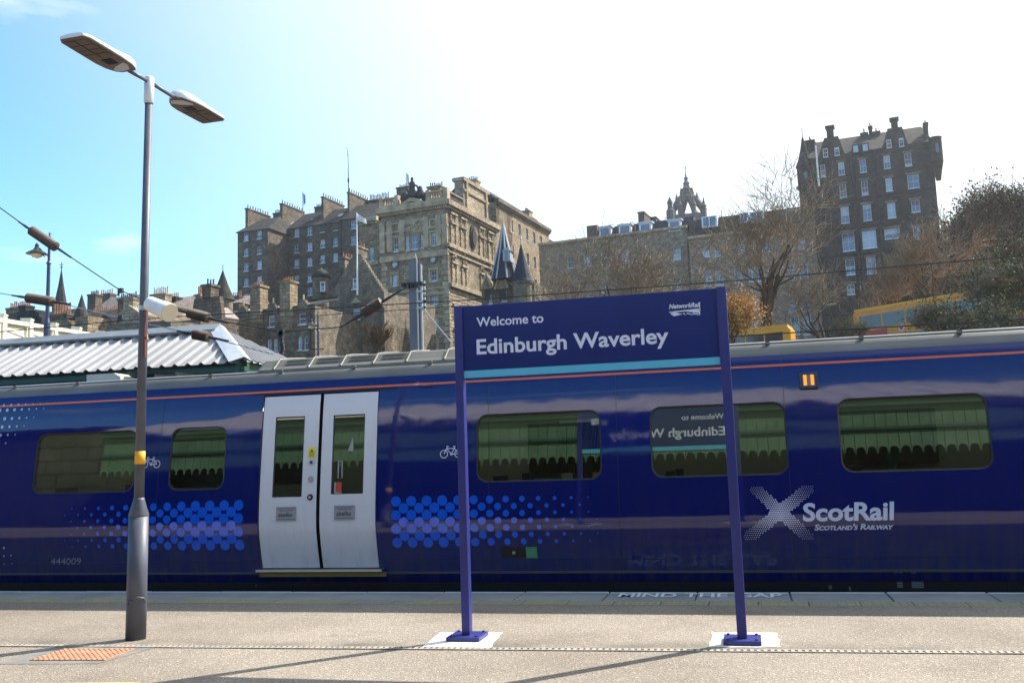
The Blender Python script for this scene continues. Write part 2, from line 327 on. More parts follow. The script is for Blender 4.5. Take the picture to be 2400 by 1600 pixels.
YE = 10.67                                   # platform edge
def asphalt():
    m = mat('asphalt', (.25, .21, .17), .8, spec=.45); t = m.node_tree; n = t.nodes.new; l = t.links.new; b = t.nodes['Principled BSDF']
    g = n('ShaderNodeNewGeometry').outputs['Position']
    a = n('ShaderNodeTexNoise'); a.inputs['Scale'].default_value = .45; a.inputs['Detail'].default_value = 9; a.inputs['Roughness'].default_value = .6; l(g, a.inputs[0])
    v = n('ShaderNodeTexVoronoi'); v.inputs['Scale'].default_value = 90; l(g, v.inputs[0])
    c = n('ShaderNodeValToRGB'); c.color_ramp.interpolation = 'CONSTANT'; E_ = c.color_ramp.elements
    E_[0].position = 0; E_[0].color = (.76, .77, .8, 1); E_[1].position = .14; E_[1].color = (.85, .86, .9, 1)
    for p_, q_ in ((.3, .95), (.5, 1.0), (.72, 1.1), (.86, 1.3), (.935, 1.75)):
        e_ = E_.new(p_); e_.color = (q_, q_, q_*.98, 1)
    sp = n('ShaderNodeSeparateColor'); l(v.outputs['Color'], sp.inputs[0]); l(sp.outputs[0], c.inputs[0])
    base = n('ShaderNodeValToRGB'); base.color_ramp.elements[0].position = .36; base.color_ramp.elements[0].color = (.205, .168, .13, 1)
    base.color_ramp.elements[1].position = .62; base.color_ramp.elements[1].color = (.31, .262, .208, 1); l(a.outputs[0], base.inputs[0])
    # dirt that gathers along the drain, in soft-edged patches
    mx_ = n('ShaderNodeMix'); mx_.data_type = 'RGBA'; mx_.blend_type = 'MULTIPLY'; mx_.inputs[0].default_value = 1; l(base.outputs[0], mx_.inputs[6]); l(c.outputs[0], mx_.inputs[7])
    sx = n('ShaderNodeSeparateXYZ'); l(g, sx.inputs[0])
    nz = n('ShaderNodeTexNoise'); nz.inputs['Scale'].default_value = 1.7; nz.inputs['Detail'].default_value = 8; l(g, nz.inputs[0])
    ln = n('ShaderNodeMath'); ln.operation = 'MULTIPLY_ADD'; ln.inputs[1].default_value = -.0456; ln.inputs[2].default_value = -7.69; l(sx.outputs[0], ln.inputs[0])
    dd = n('ShaderNodeMath'); dd.operation = 'ADD'; l(sx.outputs[1], dd.inputs[0]); l(ln.outputs[0], dd.inputs[1])
    mr = n('ShaderNodeMapRange'); mr.inputs[1].default_value = 0; mr.inputs[2].default_value = .34; mr.inputs[3].default_value = 1; mr.inputs[4].default_value = 0; l(dd.outputs[0], mr.inputs[0])
    gt = n('ShaderNodeMath'); gt.operation = 'GREATER_THAN'; gt.inputs[1].default_value = 0; l(dd.outputs[0], gt.inputs[0])
    mu = n('ShaderNodeMath'); mu.operation = 'MULTIPLY'; l(mr.outputs[0], mu.inputs[0]); l(gt.outputs[0], mu.inputs[1])
    nr = n('ShaderNodeMapRange'); nr.inputs[1].default_value = .4; nr.inputs[2].default_value = .65; l(nz.outputs[0], nr.inputs[0])
    m3 = n('ShaderNodeMath'); m3.operation = 'MULTIPLY'; l(mu.outputs[0], m3.inputs[0]); l(nr.outputs[0], m3.inputs[1])
    m4 = n('ShaderNodeMath'); m4.operation = 'MULTIPLY'; m4.inputs[1].default_value = .75; l(m3.outputs[0], m4.inputs[0])
    m5 = n('ShaderNodeMix'); m5.data_type = 'RGBA'; m5.inputs[7].default_value = (.07, .06, .05, 1); l(m4.outputs[0], m5.inputs[0]); l(mx_.outputs[2], m5.inputs[6])
    gv = n('ShaderNodeTexVoronoi'); gv.inputs['Scale'].default_value = 3.1; l(g, gv.inputs[0]); gm_ = n('ShaderNodeMapRange'); gm_.inputs[1].default_value = .05; gm_.inputs[2].default_value = .075; gm_.inputs[3].default_value = .55; gm_.inputs[4].default_value = 0; l(gv.outputs['Distance'], gm_.inputs[0])
    st_ = n('ShaderNodeTexNoise'); st_.inputs['Scale'].default_value = .9; st_.inputs['Detail'].default_value = 10; st_.inputs['Roughness'].default_value = .7; l(g, st_.inputs[0]); sm_ = n('ShaderNodeMapRange'); sm_.inputs[1].default_value = .54; sm_.inputs[2].default_value = .70; sm_.inputs[4].default_value = .42; l(st_.outputs[0], sm_.inputs[0])
    mxm = n('ShaderNodeMath'); mxm.operation = 'MAXIMUM'; l(gm_.outputs[0], mxm.inputs[0]); l(sm_.outputs[0], mxm.inputs[1])
    m6 = n('ShaderNodeMix'); m6.data_type = 'RGBA'; m6.inputs[7].default_value = (.13, .115, .095, 1); l(mxm.outputs[0], m6.inputs[0]); l(m5.outputs[2], m6.inputs[6])
    l(m6.outputs[2], b.inputs['Base Color'])
    bu = n('ShaderNodeBump'); bu.inputs['Strength'].default_value = .9; bu.inputs['Distance'].default_value = .006; l(v.outputs['Distance'], bu.inputs['Height']); l(bu.outputs[0], b.inputs['Normal'])
    return m
M['asphalt'] = asphalt()
YC = gnd(1200, 1406).y; YT2 = gnd(1200, 1416).y
mb = MB(); mb.box(-60, 40, -30, YT2, -1.0, 0); mb.box(-60, 40, YT2, YE-.06, -1.0, -.03)
platform = mb.build('platform', M['asphalt'], kind='structure')
M['coping'] = vary(mat('coping', (.27, .28, .28), .7), .18, 2.2, 7, .25, 60, bdist=.004)
M['tactile'] = vary(mat('tactile', (.36, .30, .12), .7), .3, 1.1, 7, .2, 60, col2=(.25, .25, .20), bdist=.004)
M['edge_white'] = vary(mat('edge_white', (.62, .66, .68), .6), .15, 6)
M['joint'] = mat('joint', (.03, .03, .03), .9)
xj0 = gnd(1853, 1396).x; sl_w = (gnd(1853, 1390).x-gnd(1636, 1390).x)
for k in range(-16, 7):
    x0 = xj0+k*sl_w; mb = MB()
    j_ = random.uniform(-.003, .003)
    mb.box(x0+.007, x0+sl_w-.007, YC+.004, YE-.05, -.03, j_+.001, 0); mb.box(x0+.007, x0+sl_w-.007, YE-.047, YE+.01, -.06, j_+.003, 1)
    bevel(mb.build('coping_slab', [M['coping'], M['edge_white']], platform), .006, 1)
tm = MB(); tw = sl_w/2; tm.box(.005, tw-.005, YT2+.003, YC-.001, -.03, 0.002)
for i in range(6):
    for j in range(5):
        cx_, cy_ = .04+i*(tw-.08)/5, YT2+.05+j*(YC-YT2-.1)/4; tm.lathe((cx_, cy_, .002), [(.016, 0), (.011, .005)], 6)
tmesh = tm.mesh('tactile_paver', M['tactile'])
for k in range(-30, 13):
    o = link_mesh('tactile_paver', tmesh, platform, (xj0+.15+k*tw, 0, random.uniform(-.001, .001)))
# MIND THE GAP painted on the coping
xa, xb = gnd(1449, 1397).x, gnd(1833, 1397).x; za = gnd(1600, 1399.5).y; capd = gnd(1600, 1390.5).y-za
mk = text_on('MIND THE GAP', xa, xb, za, capd, lambda x, z: (x, z, .0065), bold=.02)
M['road_paint'] = vary(mat('road_paint', (.72, .75, .78), .7), .15, 18)
mk.build('painted_warning', M['road_paint'], label='faded white MIND THE GAP lettering painted on the coping slabs by the train', cat='floor lettering')
# drain channel
a, b = gnd(-60, 1512), gnd(2460, 1530.5)
M['drain'] = vary(mat('drain', (.36, .32, .27), .75), .2, 5); M['drain_dark'] = mat('drain_dark', (.14, .12, .10), .9)
dch = empty('drain_channel', ((a.x+b.x)/2, (a.y+b.y)/2, 0), 'long pale slotted drain channel set across the platform asphalt', 'drain')
dv = (b-a).normalized(); dn = Vector((-dv.y, dv.x, 0)); Lc = (b-a).length; n_ = int(Lc/.5); seg = MB()
W_ = .085
def lb(mb, u0, u1, v0, v1, z0, z1, mi=0):
    P = [dv*u+dn*v for u, v in ((u0, v0), (u1, v0), (u1, v1), (u0, v1))]
    mb.hexa([(p.x, p.y, z0) for p in P]+[(p.x, p.y, z1) for p in P], mi)
lb(seg, .002, .498, -W_/2, W_/2, .001, .003, 1)
lb(seg, .002, .498, -W_/2, -W_/2+.014, .003, .009); lb(seg, .002, .498, W_/2-.014, W_/2, .003, .009)
for i in range(10): lb(seg, .004+i*.05, .032+i*.05, -W_/2+.0145, W_/2-.0145, .0035, .0085)
sm_ = seg.mesh('grating', [M['drain'], M['drain_dark']])
for k in range(n_+1):
    q = a+dv*(k*.5)-dch.location; link_mesh('grating', sm_, dch, (q.x, q.y, random.uniform(-.001, .001)))
# inspection cover with orange studs
cv = [gnd(*p) for p in ((69, 1548), (245, 1548), (318, 1522), (150, 1522))]; ov = [gnd(*p) for p in ((-12, 1556), (228, 1555), (365, 1517), (118, 1515))]
cc = sum(cv, Vector())/4; cov = empty('inspection_cover', cc, 'orange studded inspection cover in a grey surround left of the drain', 'manhole cover')
M['cover_frame'] = vary(mat('cover_frame', (.20, .19, .17), .8), .3, 4, 6, .3, 80, bdist=.003); M['cover_orange'] = vary(mat('cover_orange', (.42, .21, .12), .7), .25, 9)
mb = MB(); mb.add([(p.x, p.y, .003) for p in ov], [(0, 1, 2, 3)]); mb.build('surround', M['cover_frame'], cov)
mb = MB(); mb.prism([(p.x, p.y, .004) for p in cv], (0, 0, .006)); plate = mb.build('plate', M['cover_orange'], cov)
mb = MB()
for i in range(14):
    for j in range(8):
        s_, t_ = (i+.5)/14, (j+.5)/8; p = (cv[0]*(1-s_)+cv[1]*s_)*(1-t_)+(cv[3]*(1-s_)+cv[2]*s_)*t_
        mb.lathe((p.x, p.y, .010), [(.022, 0), (.014, .007)], 6)
mb.build('studs', M['cover_orange'], plate, kind='stuff')
a, b = gnd(-80, 1602), gnd(330, 1598); mb = MB(); mb.add([(a.x, a.y-.12, .002), (b.x, b.y-.12, .002), (b.x, b.y, .002), (a.x, a.y, .002)], [(0, 1, 2, 3)])
mb.build('painted_line', vary(mat('line_yellow', (.70, .48, .08), .7), .2, 9), label='yellow line painted on the asphalt at the near left corner', cat='painted line')
# track bed
M['ballast'] = vary(mat('ballast', (.16, .13, .10), .95), .6, 9, 4, 1, 25, bdist=.08)
mb = MB(); mb.box(-120, 60, YE+.03, 17.4, -1.15, -.99); mb.build('track_bed', M['ballast'], kind='structure')
M['rail'] = mat('rail', (.22, .16, .12), .5, .6)
tk = empty('railway_track', (-10, 12.2, -.99), 'running rails on the ballast beneath the blue train', 'railway track')
for y in (11.45, 12.9):
    mb = MB(); mb.box(-40, 20, y-.035, y+.035, -.86, -.82); mb.box(-40, 20, y-.01, y+.01, -.95, -.86); mb.box(-40, 20, y-.07, y+.07, -.985, -.95); mb.build('rail', M['rail'], tk)

# ================================================================ TRAIN
YT = YE+.11
_raw = [(-.35, .27), (.0, .180), (.1, .150), (.2, .122), (.3, .094), (.4, .068), (.5, .045), (.58, .0285), (.62, .021), (.66, .0135), (.70, .0065), (.74, .0015), (.78, .0), (.82, .0), (.88, .002), (.95, .005), (1.05, .011), (1.15, .019), (1.3, .033), (1.5, .054), (1.7, .0765), (1.9, .099), (2.1, .1225), (2.25, .144), (2.4, .174), (2.5, .206), (2.6, .262), (2.66, .315), (2.715, .38), (2.76, .55), (2.80, .9), (2.82, 1.35)]
def _lin(z):
    if z <= _raw[0][0]: return _raw[0][1]
    for (a, b), (c, d) in zip(_raw, _raw[1:]):
        if z <= c: return b+(d-b)*(z-a)/(c-a)
    return _raw[-1][1]
def dy(z):
    if z > 2.45: return _lin(z)
    w0 = .045; return sum(_lin(z+w0*(i-4)/4)*(5-abs(i-4)) for i in range(9))/25
def pn(z):
    g = (dy(z+.02)-dy(z-.02))/.04; v = Vector((0, -1, g)); return v.normalized()
def tr(px, py):
    d = ray(px, py); z = 1.5
    for i in range(30):
        t = (YT+dy(z))/d.y; z = EYE+d.z*t
    return d.x*t, z
def tp(x, z, off=0): n = pn(z); return Vector((x, YT+dy(z)+n.y*off, z+n.z*off))
TX0, TX1 = -27.0, 9.0
def skin(x0, x1, z0, z1, holes=(), off=0, rad=.1, zstep=.025, name='body_panel', mats=None, parent=None, rounded=True, **kw):
    us = [x0, x1]; zs = [z0, z1]; z = math.ceil(z0/zstep)*zstep
    while z < z1: zs.append(z); z += zstep
    for h in holes: us += h[:2]; zs += h[2:4]
    us = sorted(set(round(u, 4) for u in us)); zs = sorted(set(round(v, 4) for v in zs))
    idx = {}; mb = MB(); nr = []
    def V(u, z):
        k = (round(u, 4), round(z, 4))
        if k not in idx: idx[k] = len(mb.v); mb.v.append(tuple(tp(u, z, off))); nr.append(pn(z))
        return idx[k]
    for i in range(len(us)-1):
        for j in range(len(zs)-1):
            cu, cz = (us[i]+us[i+1])/2, (zs[j]+zs[j+1])/2
            if any(h[0] < cu < h[1] and h[2] < cz < h[3] for h in holes): continue
            mb.f.append((V(us[i], zs[j]), V(us[i+1], zs[j]), V(us[i+1], zs[j+1]), V(us[i], zs[j+1]))); mb.m.append(0)
    if rounded:
        for h in holes:
            r = rad if len(h) < 5 else h[4]
            if r <= 0: continue
            for cx, sx in ((h[0], 1), (h[1], -1)):
                for cz, sz in ((h[2], 1), (h[3], -1)):
                    arc = [(cx+sx*(r-r*math.sin(t)), cz+sz*(r-r*math.cos(t))) for t in [math.pi/2*i/7 for i in range(8)]]
                    ids = [V(cx, cz)]+[V(*q) for q in arc]
                    for q in range(1, len(ids)-1):
                        fc = (ids[0], ids[q], ids[q+1]); mb.f.append(fc if sx*sz > 0 else fc[::-1]); mb.m.append(0)
    o = mb.build(name, mats, parent, smooth=True, **kw); o.data.normals_split_custom_set_from_vertices(nr); return o
def rrect(h, r, n=7):
    pts = []
    for (cx, cz, a0) in ((h[1]-r, h[3]-r, 0), (h[0]+r, h[3]-r, 90), (h[0]+r, h[2]+r, 180), (h[1]-r, h[2]+r, 270)):
        for i in range(n+1): a = R(a0+90*i/n); pts.append((cx+r*math.cos(a), cz+r*math.sin(a)))
    return pts
def paint(name, col, rough=.04, ior=2.1, wave=.0, metal=0):
    m = mat(name, col, rough, metal, ior=ior); b = m.node_tree.nodes['Principled BSDF']
    if wave:
        t = m.node_tree; n = t.nodes.new; l = t.links.new; g = n('ShaderNodeNewGeometry').outputs['Position']
        mp_ = n('ShaderNodeMapping'); mp_.inputs['Scale'].default_value = (1.3, 1, 2.6); l(g, mp_.inputs[0])
        no_ = n('ShaderNodeTexNoise'); no_.inputs['Scale'].default_value = 1.15; no_.inputs['Detail'].default_value = 1.5; l(mp_.outputs[0], no_.inputs[0])
        bu = n('ShaderNodeBump'); bu.inputs['Strength'].default_value = 1; bu.inputs['Distance'].default_value = wave; l(no_.outputs[0], bu.inputs['Height']); l(bu.outputs[0], b.inputs['Normal'])
    return m
M['tblue'] = paint('train_blue', (.003, .009, .115), ior=1.62, wave=.002)
def grime(m, col, z0, z1, amt):
    t = m.node_tree; n = t.nodes.new; l = t.links.new; b = t.nodes['Principled BSDF']; g = n('ShaderNodeNewGeometry').outputs['Position']
    mp_ = n('ShaderNodeMapping'); mp_.inputs['Scale'].default_value = (5, 1, .7); l(g, mp_.inputs[0]); no_ = n('ShaderNodeTexNoise'); no_.inputs['Scale'].default_value = 2.2; no_.inputs['Detail'].default_value = 9; no_.inputs['Roughness'].default_value = .65; l(mp_.outputs[0], no_.inputs[0])
    sx = n('ShaderNodeSeparateXYZ'); l(g, sx.inputs[0]); mr = n('ShaderNodeMapRange'); mr.inputs[1].default_value = z1; mr.inputs[2].default_value = z0; mr.inputs[3].default_value = .12; mr.inputs[4].default_value = 1; l(sx.outputs[2], mr.inputs[0])
    nr = n('ShaderNodeMapRange'); nr.inputs[1].default_value = .42; nr.inputs[2].default_value = .75; nr.inputs[4].default_value = amt; l(no_.outputs[0], nr.inputs[0])
    mu = n('ShaderNodeMath'); mu.operation = 'MULTIPLY'; l(mr.outputs[0], mu.inputs[0]); l(nr.outputs[0], mu.inputs[1])
    mx_ = n('ShaderNodeMix'); mx_.data_type = 'RGBA'; mx_.inputs[6].default_value = b.inputs['Base Color'].default_value; mx_.inputs[7].default_value = (*col, 1); l(mu.outputs[0], mx_.inputs[0]); l(mx_.outputs[2], b.inputs['Base Color'])
    r0 = b.inputs['Roughness'].default_value; rr = n('ShaderNodeMapRange'); rr.inputs[3].default_value = r0; rr.inputs[4].default_value = r0+.35; l(mu.outputs[0], rr.inputs[0]); l(rr.outputs[0], b.inputs['Roughness'])
grime(M['tblue'], (.045, .04, .04), .1, .9, .75)
M['tgrey'] = vary(mat('train_grey', (.12, .125, .12), .36, ior=1.5), .2, 2)
M['tdoor'] = paint('train_door', (.62, .63, .67), .25, 1.5, wave=.003)
M['tblack'] = mat('train_black', (.008, .008, .009), .5)
M['dot'] = paint('dot_blue', (.006, .10, .66), ior=1.7, wave=.002)
M['dotw'] = paint('dot_white', (.45, .48, .62), ior=1.6, wave=.002)
grime(M['tdoor'], (.24, .22, .19), .25, 1.0, .4)
M['torange'] = paint('stripe_orange', (.62, .13, .045), ior=1.7)
M['letter'] = paint('letter_white', (.60, .63, .80), .2, 1.6)
M['letter_grey'] = paint('letter_grey', (.24, .245, .26), .3, 1.5)
M['metal'] = mat('metal', (.55, .55, .56), .3, .9)
def glass(name, tint, ior):
    m = bpy.data.materials.new(name); m.use_nodes = True; t = m.node_tree; t.nodes.clear(); n = t.nodes.new; l = t.links.new
    o = n('ShaderNodeOutputMaterial'); mx_ = n('ShaderNodeMixShader'); fr = n('ShaderNodeFresnel'); fr.inputs[0].default_value = ior
    tr_ = n('ShaderNodeBsdfTransparent'); tr_.inputs[0].default_value = (*tint, 1); gl = n('ShaderNodeBsdfGlossy'); gl.inputs['Roughness'].default_value = .0; gl.inputs[0].default_value = (.92, 1, .86, 1)
    l(fr.outputs[0], mx_.inputs[0]); l(tr_.outputs[0], mx_.inputs[1]); l(gl.outputs[0], mx_.inputs[2]); l(mx_.outputs[0], o.inputs[0]); return m
M['tglass'] = glass('train_glass', (.30, .36, .30), 2.3)

M['pod'] = vary(mat('pod_grey', (.145, .14, .115), .55), .15, 2)
train = empty('train', (-5, YT+1.35, -.82), 'dark blue electric train carriage standing at the platform with white double doors', 'train')
wins = []
for r in ((82, 1013, 317, 1158), (398, 1003, 528, 1150), (1117, 961, 1409, 1127), (1524.5, 946, 1845, 1114), (1966, 927, 2322, 1100)):
    ym = (r[1]+r[3])/2; xm = (r[0]+r[2])/2
    wins.append((tr(r[0], ym)[0], tr(r[2], ym)[0], tr(xm, r[3])[1], tr(xm, r[1])[1]))
print('WINS', [[round(v, 2) for v in w_] for w_ in wins])
z0w = sum(w_[2] for w_ in wins)/5; z1w = sum(w_[3] for w_ in wins)/5
wins = [(w_[0], w_[1], z0w, z1w, .13) for w_ in wins]
wins += [(-16.0, -14.4, z0w, z1w, .13), (-19.0, -17.2, z0w, z1w, .13), (4.2, 5.8, z0w, z1w, .13)]
dx0, dx1, dxm0, dxm1 = tr(609, 1130)[0], tr(880, 1130)[0], tr(742, 1130)[0], tr(750, 1130)[0]; dzt, dzb = 2.385, .255
print('DOOR', dx0, dx1, tr(750, 922), tr(750, 1332))
ZR = sum(tr(*p)[1] for p in ((0, 931), (600, 897), (2400, 804)))/3; ZO = sum(tr(*p)[1] for p in ((0, 954), (600, 919.5), (2400, 824)))/3
print('ZR', ZR, 'ZO', ZO, [tr(*p) for p in ((0, 931), (600, 897), (2400, 804))])
holes = wins+[(dx0-.012, dx1+.012, dzb-.02, dzt+.015, 0)]
body = skin(TX0, TX1, .08, ZR, holes, name='body_side', mats=M['tblue'], parent=train)
skin(TX0, TX1, ZR, 2.82, name='roof_edge', mats=M['tgrey'], parent=train, zstep=.02)
# reveals, rubber gaskets and panes of the windows
for i, h in enumerate(wins):
    pts = rrect(h[:4], .13); n_ = len(pts); mb = MB()
    inn = rrect((h[0]+.018, h[1]-.018, h[2]+.018, h[3]-.018), .115)
    V0 = [tp(x, z, .003) for x, z in pts]; V1 = [tp(x, z, -.008) for x, z in inn]; V2 = [tp(x, z, -.05) for x, z in inn]
    mb.add(V0+V1+V2, [(k, (k+1) % n_, n_+(k+1) % n_, n_+k) for k in range(n_)]+[(n_+k, n_+(k+1) % n_, 2*n_+(k+1) % n_, 2*n_+k) for k in range(n_)])
    wo = mb.build('window', M['tblack'], train)
    zc = (h[2]+h[3])/2; base = tp(0, zc, -.012); g = pn(zc)
    def flat(x, z): return Vector((x, base.y+(z-zc)*(-g.z/g.y), z+g.z*0))
    mb = MB(); mb.add([flat(x, z) for x, z in inn], [tuple(range(n_))]); mb.build('pane', M['tglass'], wo)
for x_ in (dx0-1.45, dx1+1.42, (wins[2][1]+wins[3][0])/2-.1, wins[4][0]-.55, wins[4][1]+.5):
    skin(x_, x_+.005, .1, ZR, off=.0015, name='panel_seam', mats=M['tblack'], parent=train, zstep=.05)
for (a_, b_) in ((TX0, dx0-.02), (dx1+.02, TX1)): skin(a_, b_, .335, .340, off=.0015, name='panel_seam', mats=M['tblack'], parent=train, zstep=.1)
# doors: two leaves
for (x0, x1, wr) in ((dx0, dxm0, (641.5, 976, 710, 1164)), (dxm1, dx1, (778, 971, 852.5, 1160))):
    ym = (wr[1]+wr[3])/2; hw = (tr(wr[0], ym)[0], tr(wr[2], ym)[0], tr(680, wr[3])[1], tr((wr[0]+wr[2])/2, wr[1])[1], .012)
    leaf = skin(x0, x1, dzb, dzt, [hw], off=-.008, name='door', mats=M['tdoor'], parent=train, label='light grey sliding door leaf of the train')
    mb = MB(); pr = [tp(x0, dzb+(dzt-dzb)*k/30, -.008) for k in range(31)]; pr2 = [tp(x1, dzb+(dzt-dzb)*k/30, -.008) for k in range(31)]
    for q in (pr, pr2): mb.add(q+[p+Vector((0, .05, 0)) for p in q], [(k, k+1, 32+k, 31+k) for k in range(30)])
    mb.build('door_edge', M['tblack'], leaf)
    mb = MB(); h4 = hw[:4]; o4 = [(h4[0], h4[2]), (h4[1], h4[2]), (h4[1], h4[3]), (h4[0], h4[3])]; i4 = [(h4[0]+.014, h4[2]+.014), (h4[1]-.014, h4[2]+.014), (h4[1]-.014, h4[3]-.014), (h4[0]+.014, h4[3]-.014)]
    V = [tp(x, z, -.006) for x, z in o4]+[tp(x, z, -.02) for x, z in i4]
    mb.add(V, [(k, (k+1) % 4, 4+(k+1) % 4, 4+k) for k in range(4)]); mb.build('gasket', M['tblack'], leaf)
    mb = MB(); mb.add([tp(x, z, -.018) for x, z in i4], [(0, 1, 2, 3)]); mb.build('pane', M['tglass'], leaf)
def decal(name, px, mats, n=1, off=.002, parent=None, **kw):      # a flat rectangle of film on the body, from a pixel rectangle
    x0, y0, x1, y1 = px; ym = (y0+y1)/2; a, b = tr(x0, ym)[0], tr(x1, ym)[0]; c, d = tr((x0+x1)/2, y1)[1], tr((x0+x1)/2, y0)[1]
    mb = MB(); k = 4
    for j in range(k): za, zb = c+(d-c)*j/k, c+(d-c)*(j+1)/k; mb.add([tp(a, za, off), tp(b, za, off), tp(b, zb, off), tp(a, zb, off)], [(0, 1, 2, 3)])
    o = mb.build(name, mats, parent or train, **kw); return o, (a, b, c, d)
M['yellow'] = mat('sticker_yellow', (.75, .65, .02), .5)
M['sticker'] = mat('sticker_grey', (.30, .30, .32), .5); M['ink'] = mat('ink', (.03, .03, .035), .6); M['ink_red'] = mat('ink_red', (.35, .04, .06), .6)
_, yb = decal('yellow_sticker', (722.5, 1048, 739.7, 1071.6), M['yellow'])
mb = MB(); 
for k in range(5):
    zz = yb[2]+(yb[3]-yb[2])*(.12+.11*k); mb.add([tp(yb[0]+.015, zz, .004), tp(yb[1]-.015, zz, .004), tp(yb[1]-.015, zz+.005, .004), tp(yb[0]+.015, zz+.005, .004)], [(0, 1, 2, 3)])
xc = (yb[0]+yb[1])/2; zt = yb[3]-.02; mb.add([tp(xc-.02, zt-.03, .004), tp(xc+.02, zt-.03, .004), tp(xc, zt, .004)], [(0, 1, 2)])
mb.build('sticker_print', M['ink'], train)
def disc(mb, x, z, r, off, n=20, mi=0, rin=0):
    if rin:
        mb.add([tp(x+r*math.cos(2*math.pi*k/n), z+r*math.sin(2*math.pi*k/n), off) for k in range(n)]+[tp(x+rin*math.cos(2*math.pi*k/n), z+rin*math.sin(2*math.pi*k/n), off) for k in range(n)],
               [(k, (k+1) % n, n+(k+1) % n, n+k) for k in range(n)], mi)
    else: mb.add([tp(x+r*math.cos(2*math.pi*k/n), z+r*math.sin(2*math.pi*k/n), off) for k in range(n)], [tuple(range(n))], mi)
def boss(mb, x, z, r, o0, o1, n=20, mi=0):
    A = [tp(x+r*math.cos(2*math.pi*k/n), z+r*math.sin(2*math.pi*k/n), o0) for k in range(n)]; B = [tp(x+r*.93*math.cos(2*math.pi*k/n), z+r*.93*math.sin(2*math.pi*k/n), o1) for k in range(n)]
    mb.add(A+B, [(k, (k+1) % n, n+(k+1) % n, n+k) for k in range(n)]+[tuple(range(n, 2*n))], mi)
for (bx, by, mm, cc_) in ((730, 1083, 'metal', 'ink'), (728, 1122.7, 'sticker', None), (726.4, 1164.5, 'tblack', 'metal')):
    x, z = tr(bx, by); mb = MB(); boss(mb, x, z, .038, -.006, .008); bo = mb.build('door_button', M[mm], train, smooth=False)
    if cc_: mb = MB(); boss(mb, x, z, .020, .008, .014); mb.build('button_centre', M[cc_], bo)
for r_ in ((646.9, 1187, 694, 1221), (783, 1183.5, 832, 1218)):
    o, q = decal('sticker', r_, M['sticker']); w_ = q[1]-q[0]; h_ = q[3]-q[2]
    fn = lambda x, z: tp(x, z, .005)
    text_on('abellio', q[0]+.03*w_/.25, q[0]+w_*.82, q[2]+h_*.30, h_*.32, fn, bold=.01).build('sticker_lettering', M['ink'], train)
    mb = MB()
    for fz, a_, b_ in ((.86, .05, .95), (.72, .15, .85), (.12, .05, .95)):
        zz = q[2]+h_*fz; mb.add([tp(q[0]+w_*a_, zz, .004), tp(q[0]+w_*b_, zz, .004), tp(q[0]+w_*b_, zz+.006, .004), tp(q[0]+w_*a_, zz+.006, .004)], [(0, 1, 2, 3)])
    mb.build('sticker_lines', M['ink'], train)
for (a, b) in ((dx0-.05, dx0+.06), (dxm0-.06, dxm1+.06), (dx1-.06, dx1+.05)): skin(a, b, dzb-.03, dzt-.02, off=-.075, name='gap_backing', mats=M['tblack'], parent=train, zstep=.1)  # black strips added behind the door gaps to block light showing through
skin(dx0-.05, dx1+.05, dzt-.08, dzt+.04, off=-.073, name='gap_backing', mats=M['tblack'], parent=train, zstep=.03)
decal('notice', (783, 1129, 799, 1156), mat('notice_red', (.45, .05, .03), .6), off=-.016); decal('notice_edge', (782, 1129, 785, 1156), M['sticker'], off=-.0155); decal('notice_edge', (782, 1153, 799, 1156.5), M['sticker'], off=-.0155)
mb = MB(); mb.add([tp(*tr(814, 1056), -.016), tp(*tr(827, 1056), -.016), tp(*tr(826, 1023), -.016)], [(0, 1, 2)]); mb.build('triangle_sticker', M['sticker'], train)
mb = MB(); q = [tp(*tr(x_, y_), -.016) for x_, y_ in ((792, 1080), (801, 1079), (800, 1119), (791, 1120))]; mb.tube(q+[q[0]], .007, 6); mb.build('grab_handle', M['sticker'], train)
# door gear line, sill, step
mb = MB(); mb.add([tp(dx0-.18, dzt+.022, .004), tp(dx1+.25, dzt+.022, .004), tp(dx1+.25, dzt+.04, .012), tp(dx0-.18, dzt+.04, .012)], [(0, 1, 2, 3)]); mb.build('door_header', M['tblack'], train)
mb = MB(); q = tp(0, .235, 0); mb.box(dx0-.06, dx1+.06, q.y-.075, q.y+.05, .215, .243); mb.build('door_sill', M['metal'], train)
mb = MB(); mb.box(dx0-.02, dx1+.1, q.y-.05, q.y-.02, .155, .205); mb.build('step_plate', mat('step_yellow', (.16, .13, .03), .7), train)
# stripe
skin(TX0, TX1, ZO-.013, ZO+.013, off=.003, name='orange_stripe', mats=M['torange'], parent=train, zstep=.013)
# blue dots, two fields
def spx(v): return v
mb = MB()
xr, xl = tr(559.5, 1183)[0], tr(147, 1183)[0]; zt, zb = tr(559, 1183)[1], tr(559, 1276)[1]; st = (tr(559.5, 1183)[0]-tr(425, 1187)[0])/8
print('DOTS', xr, xl, zt, zb, st)
nc = int((xr-xl)/st)+1
for c in range(nc):
    x = xr-c*st; rr = .066*max(0, 1-max(0, c-6)/(nc-5))**.9 if c > 6 else .066
    if rr < .004: continue
    for k in range(4 if c % 2 == 0 else 3):
        z = zt-(zt-zb)*(k/3 if c % 2 == 0 else (k+.5)/3)*1.0; disc(mb, x, z, rr, .0025, 18 if rr > .03 else 10)
mb.build('dot_pattern', M['dot'], train, kind='stuff')
mb = MB()
xl = tr(928, 1174.5)[0]; xr = tr(1418, 1180)[0]; zt, zb = tr(928, 1174.5)[1], tr(930, 1271)[1]; st = (tr(1378, 1164)[0]-xl)/24.
nc = int((xr-xl)/st)+1; print('DOTS2', xl, xr, zt, zb, st, nc)
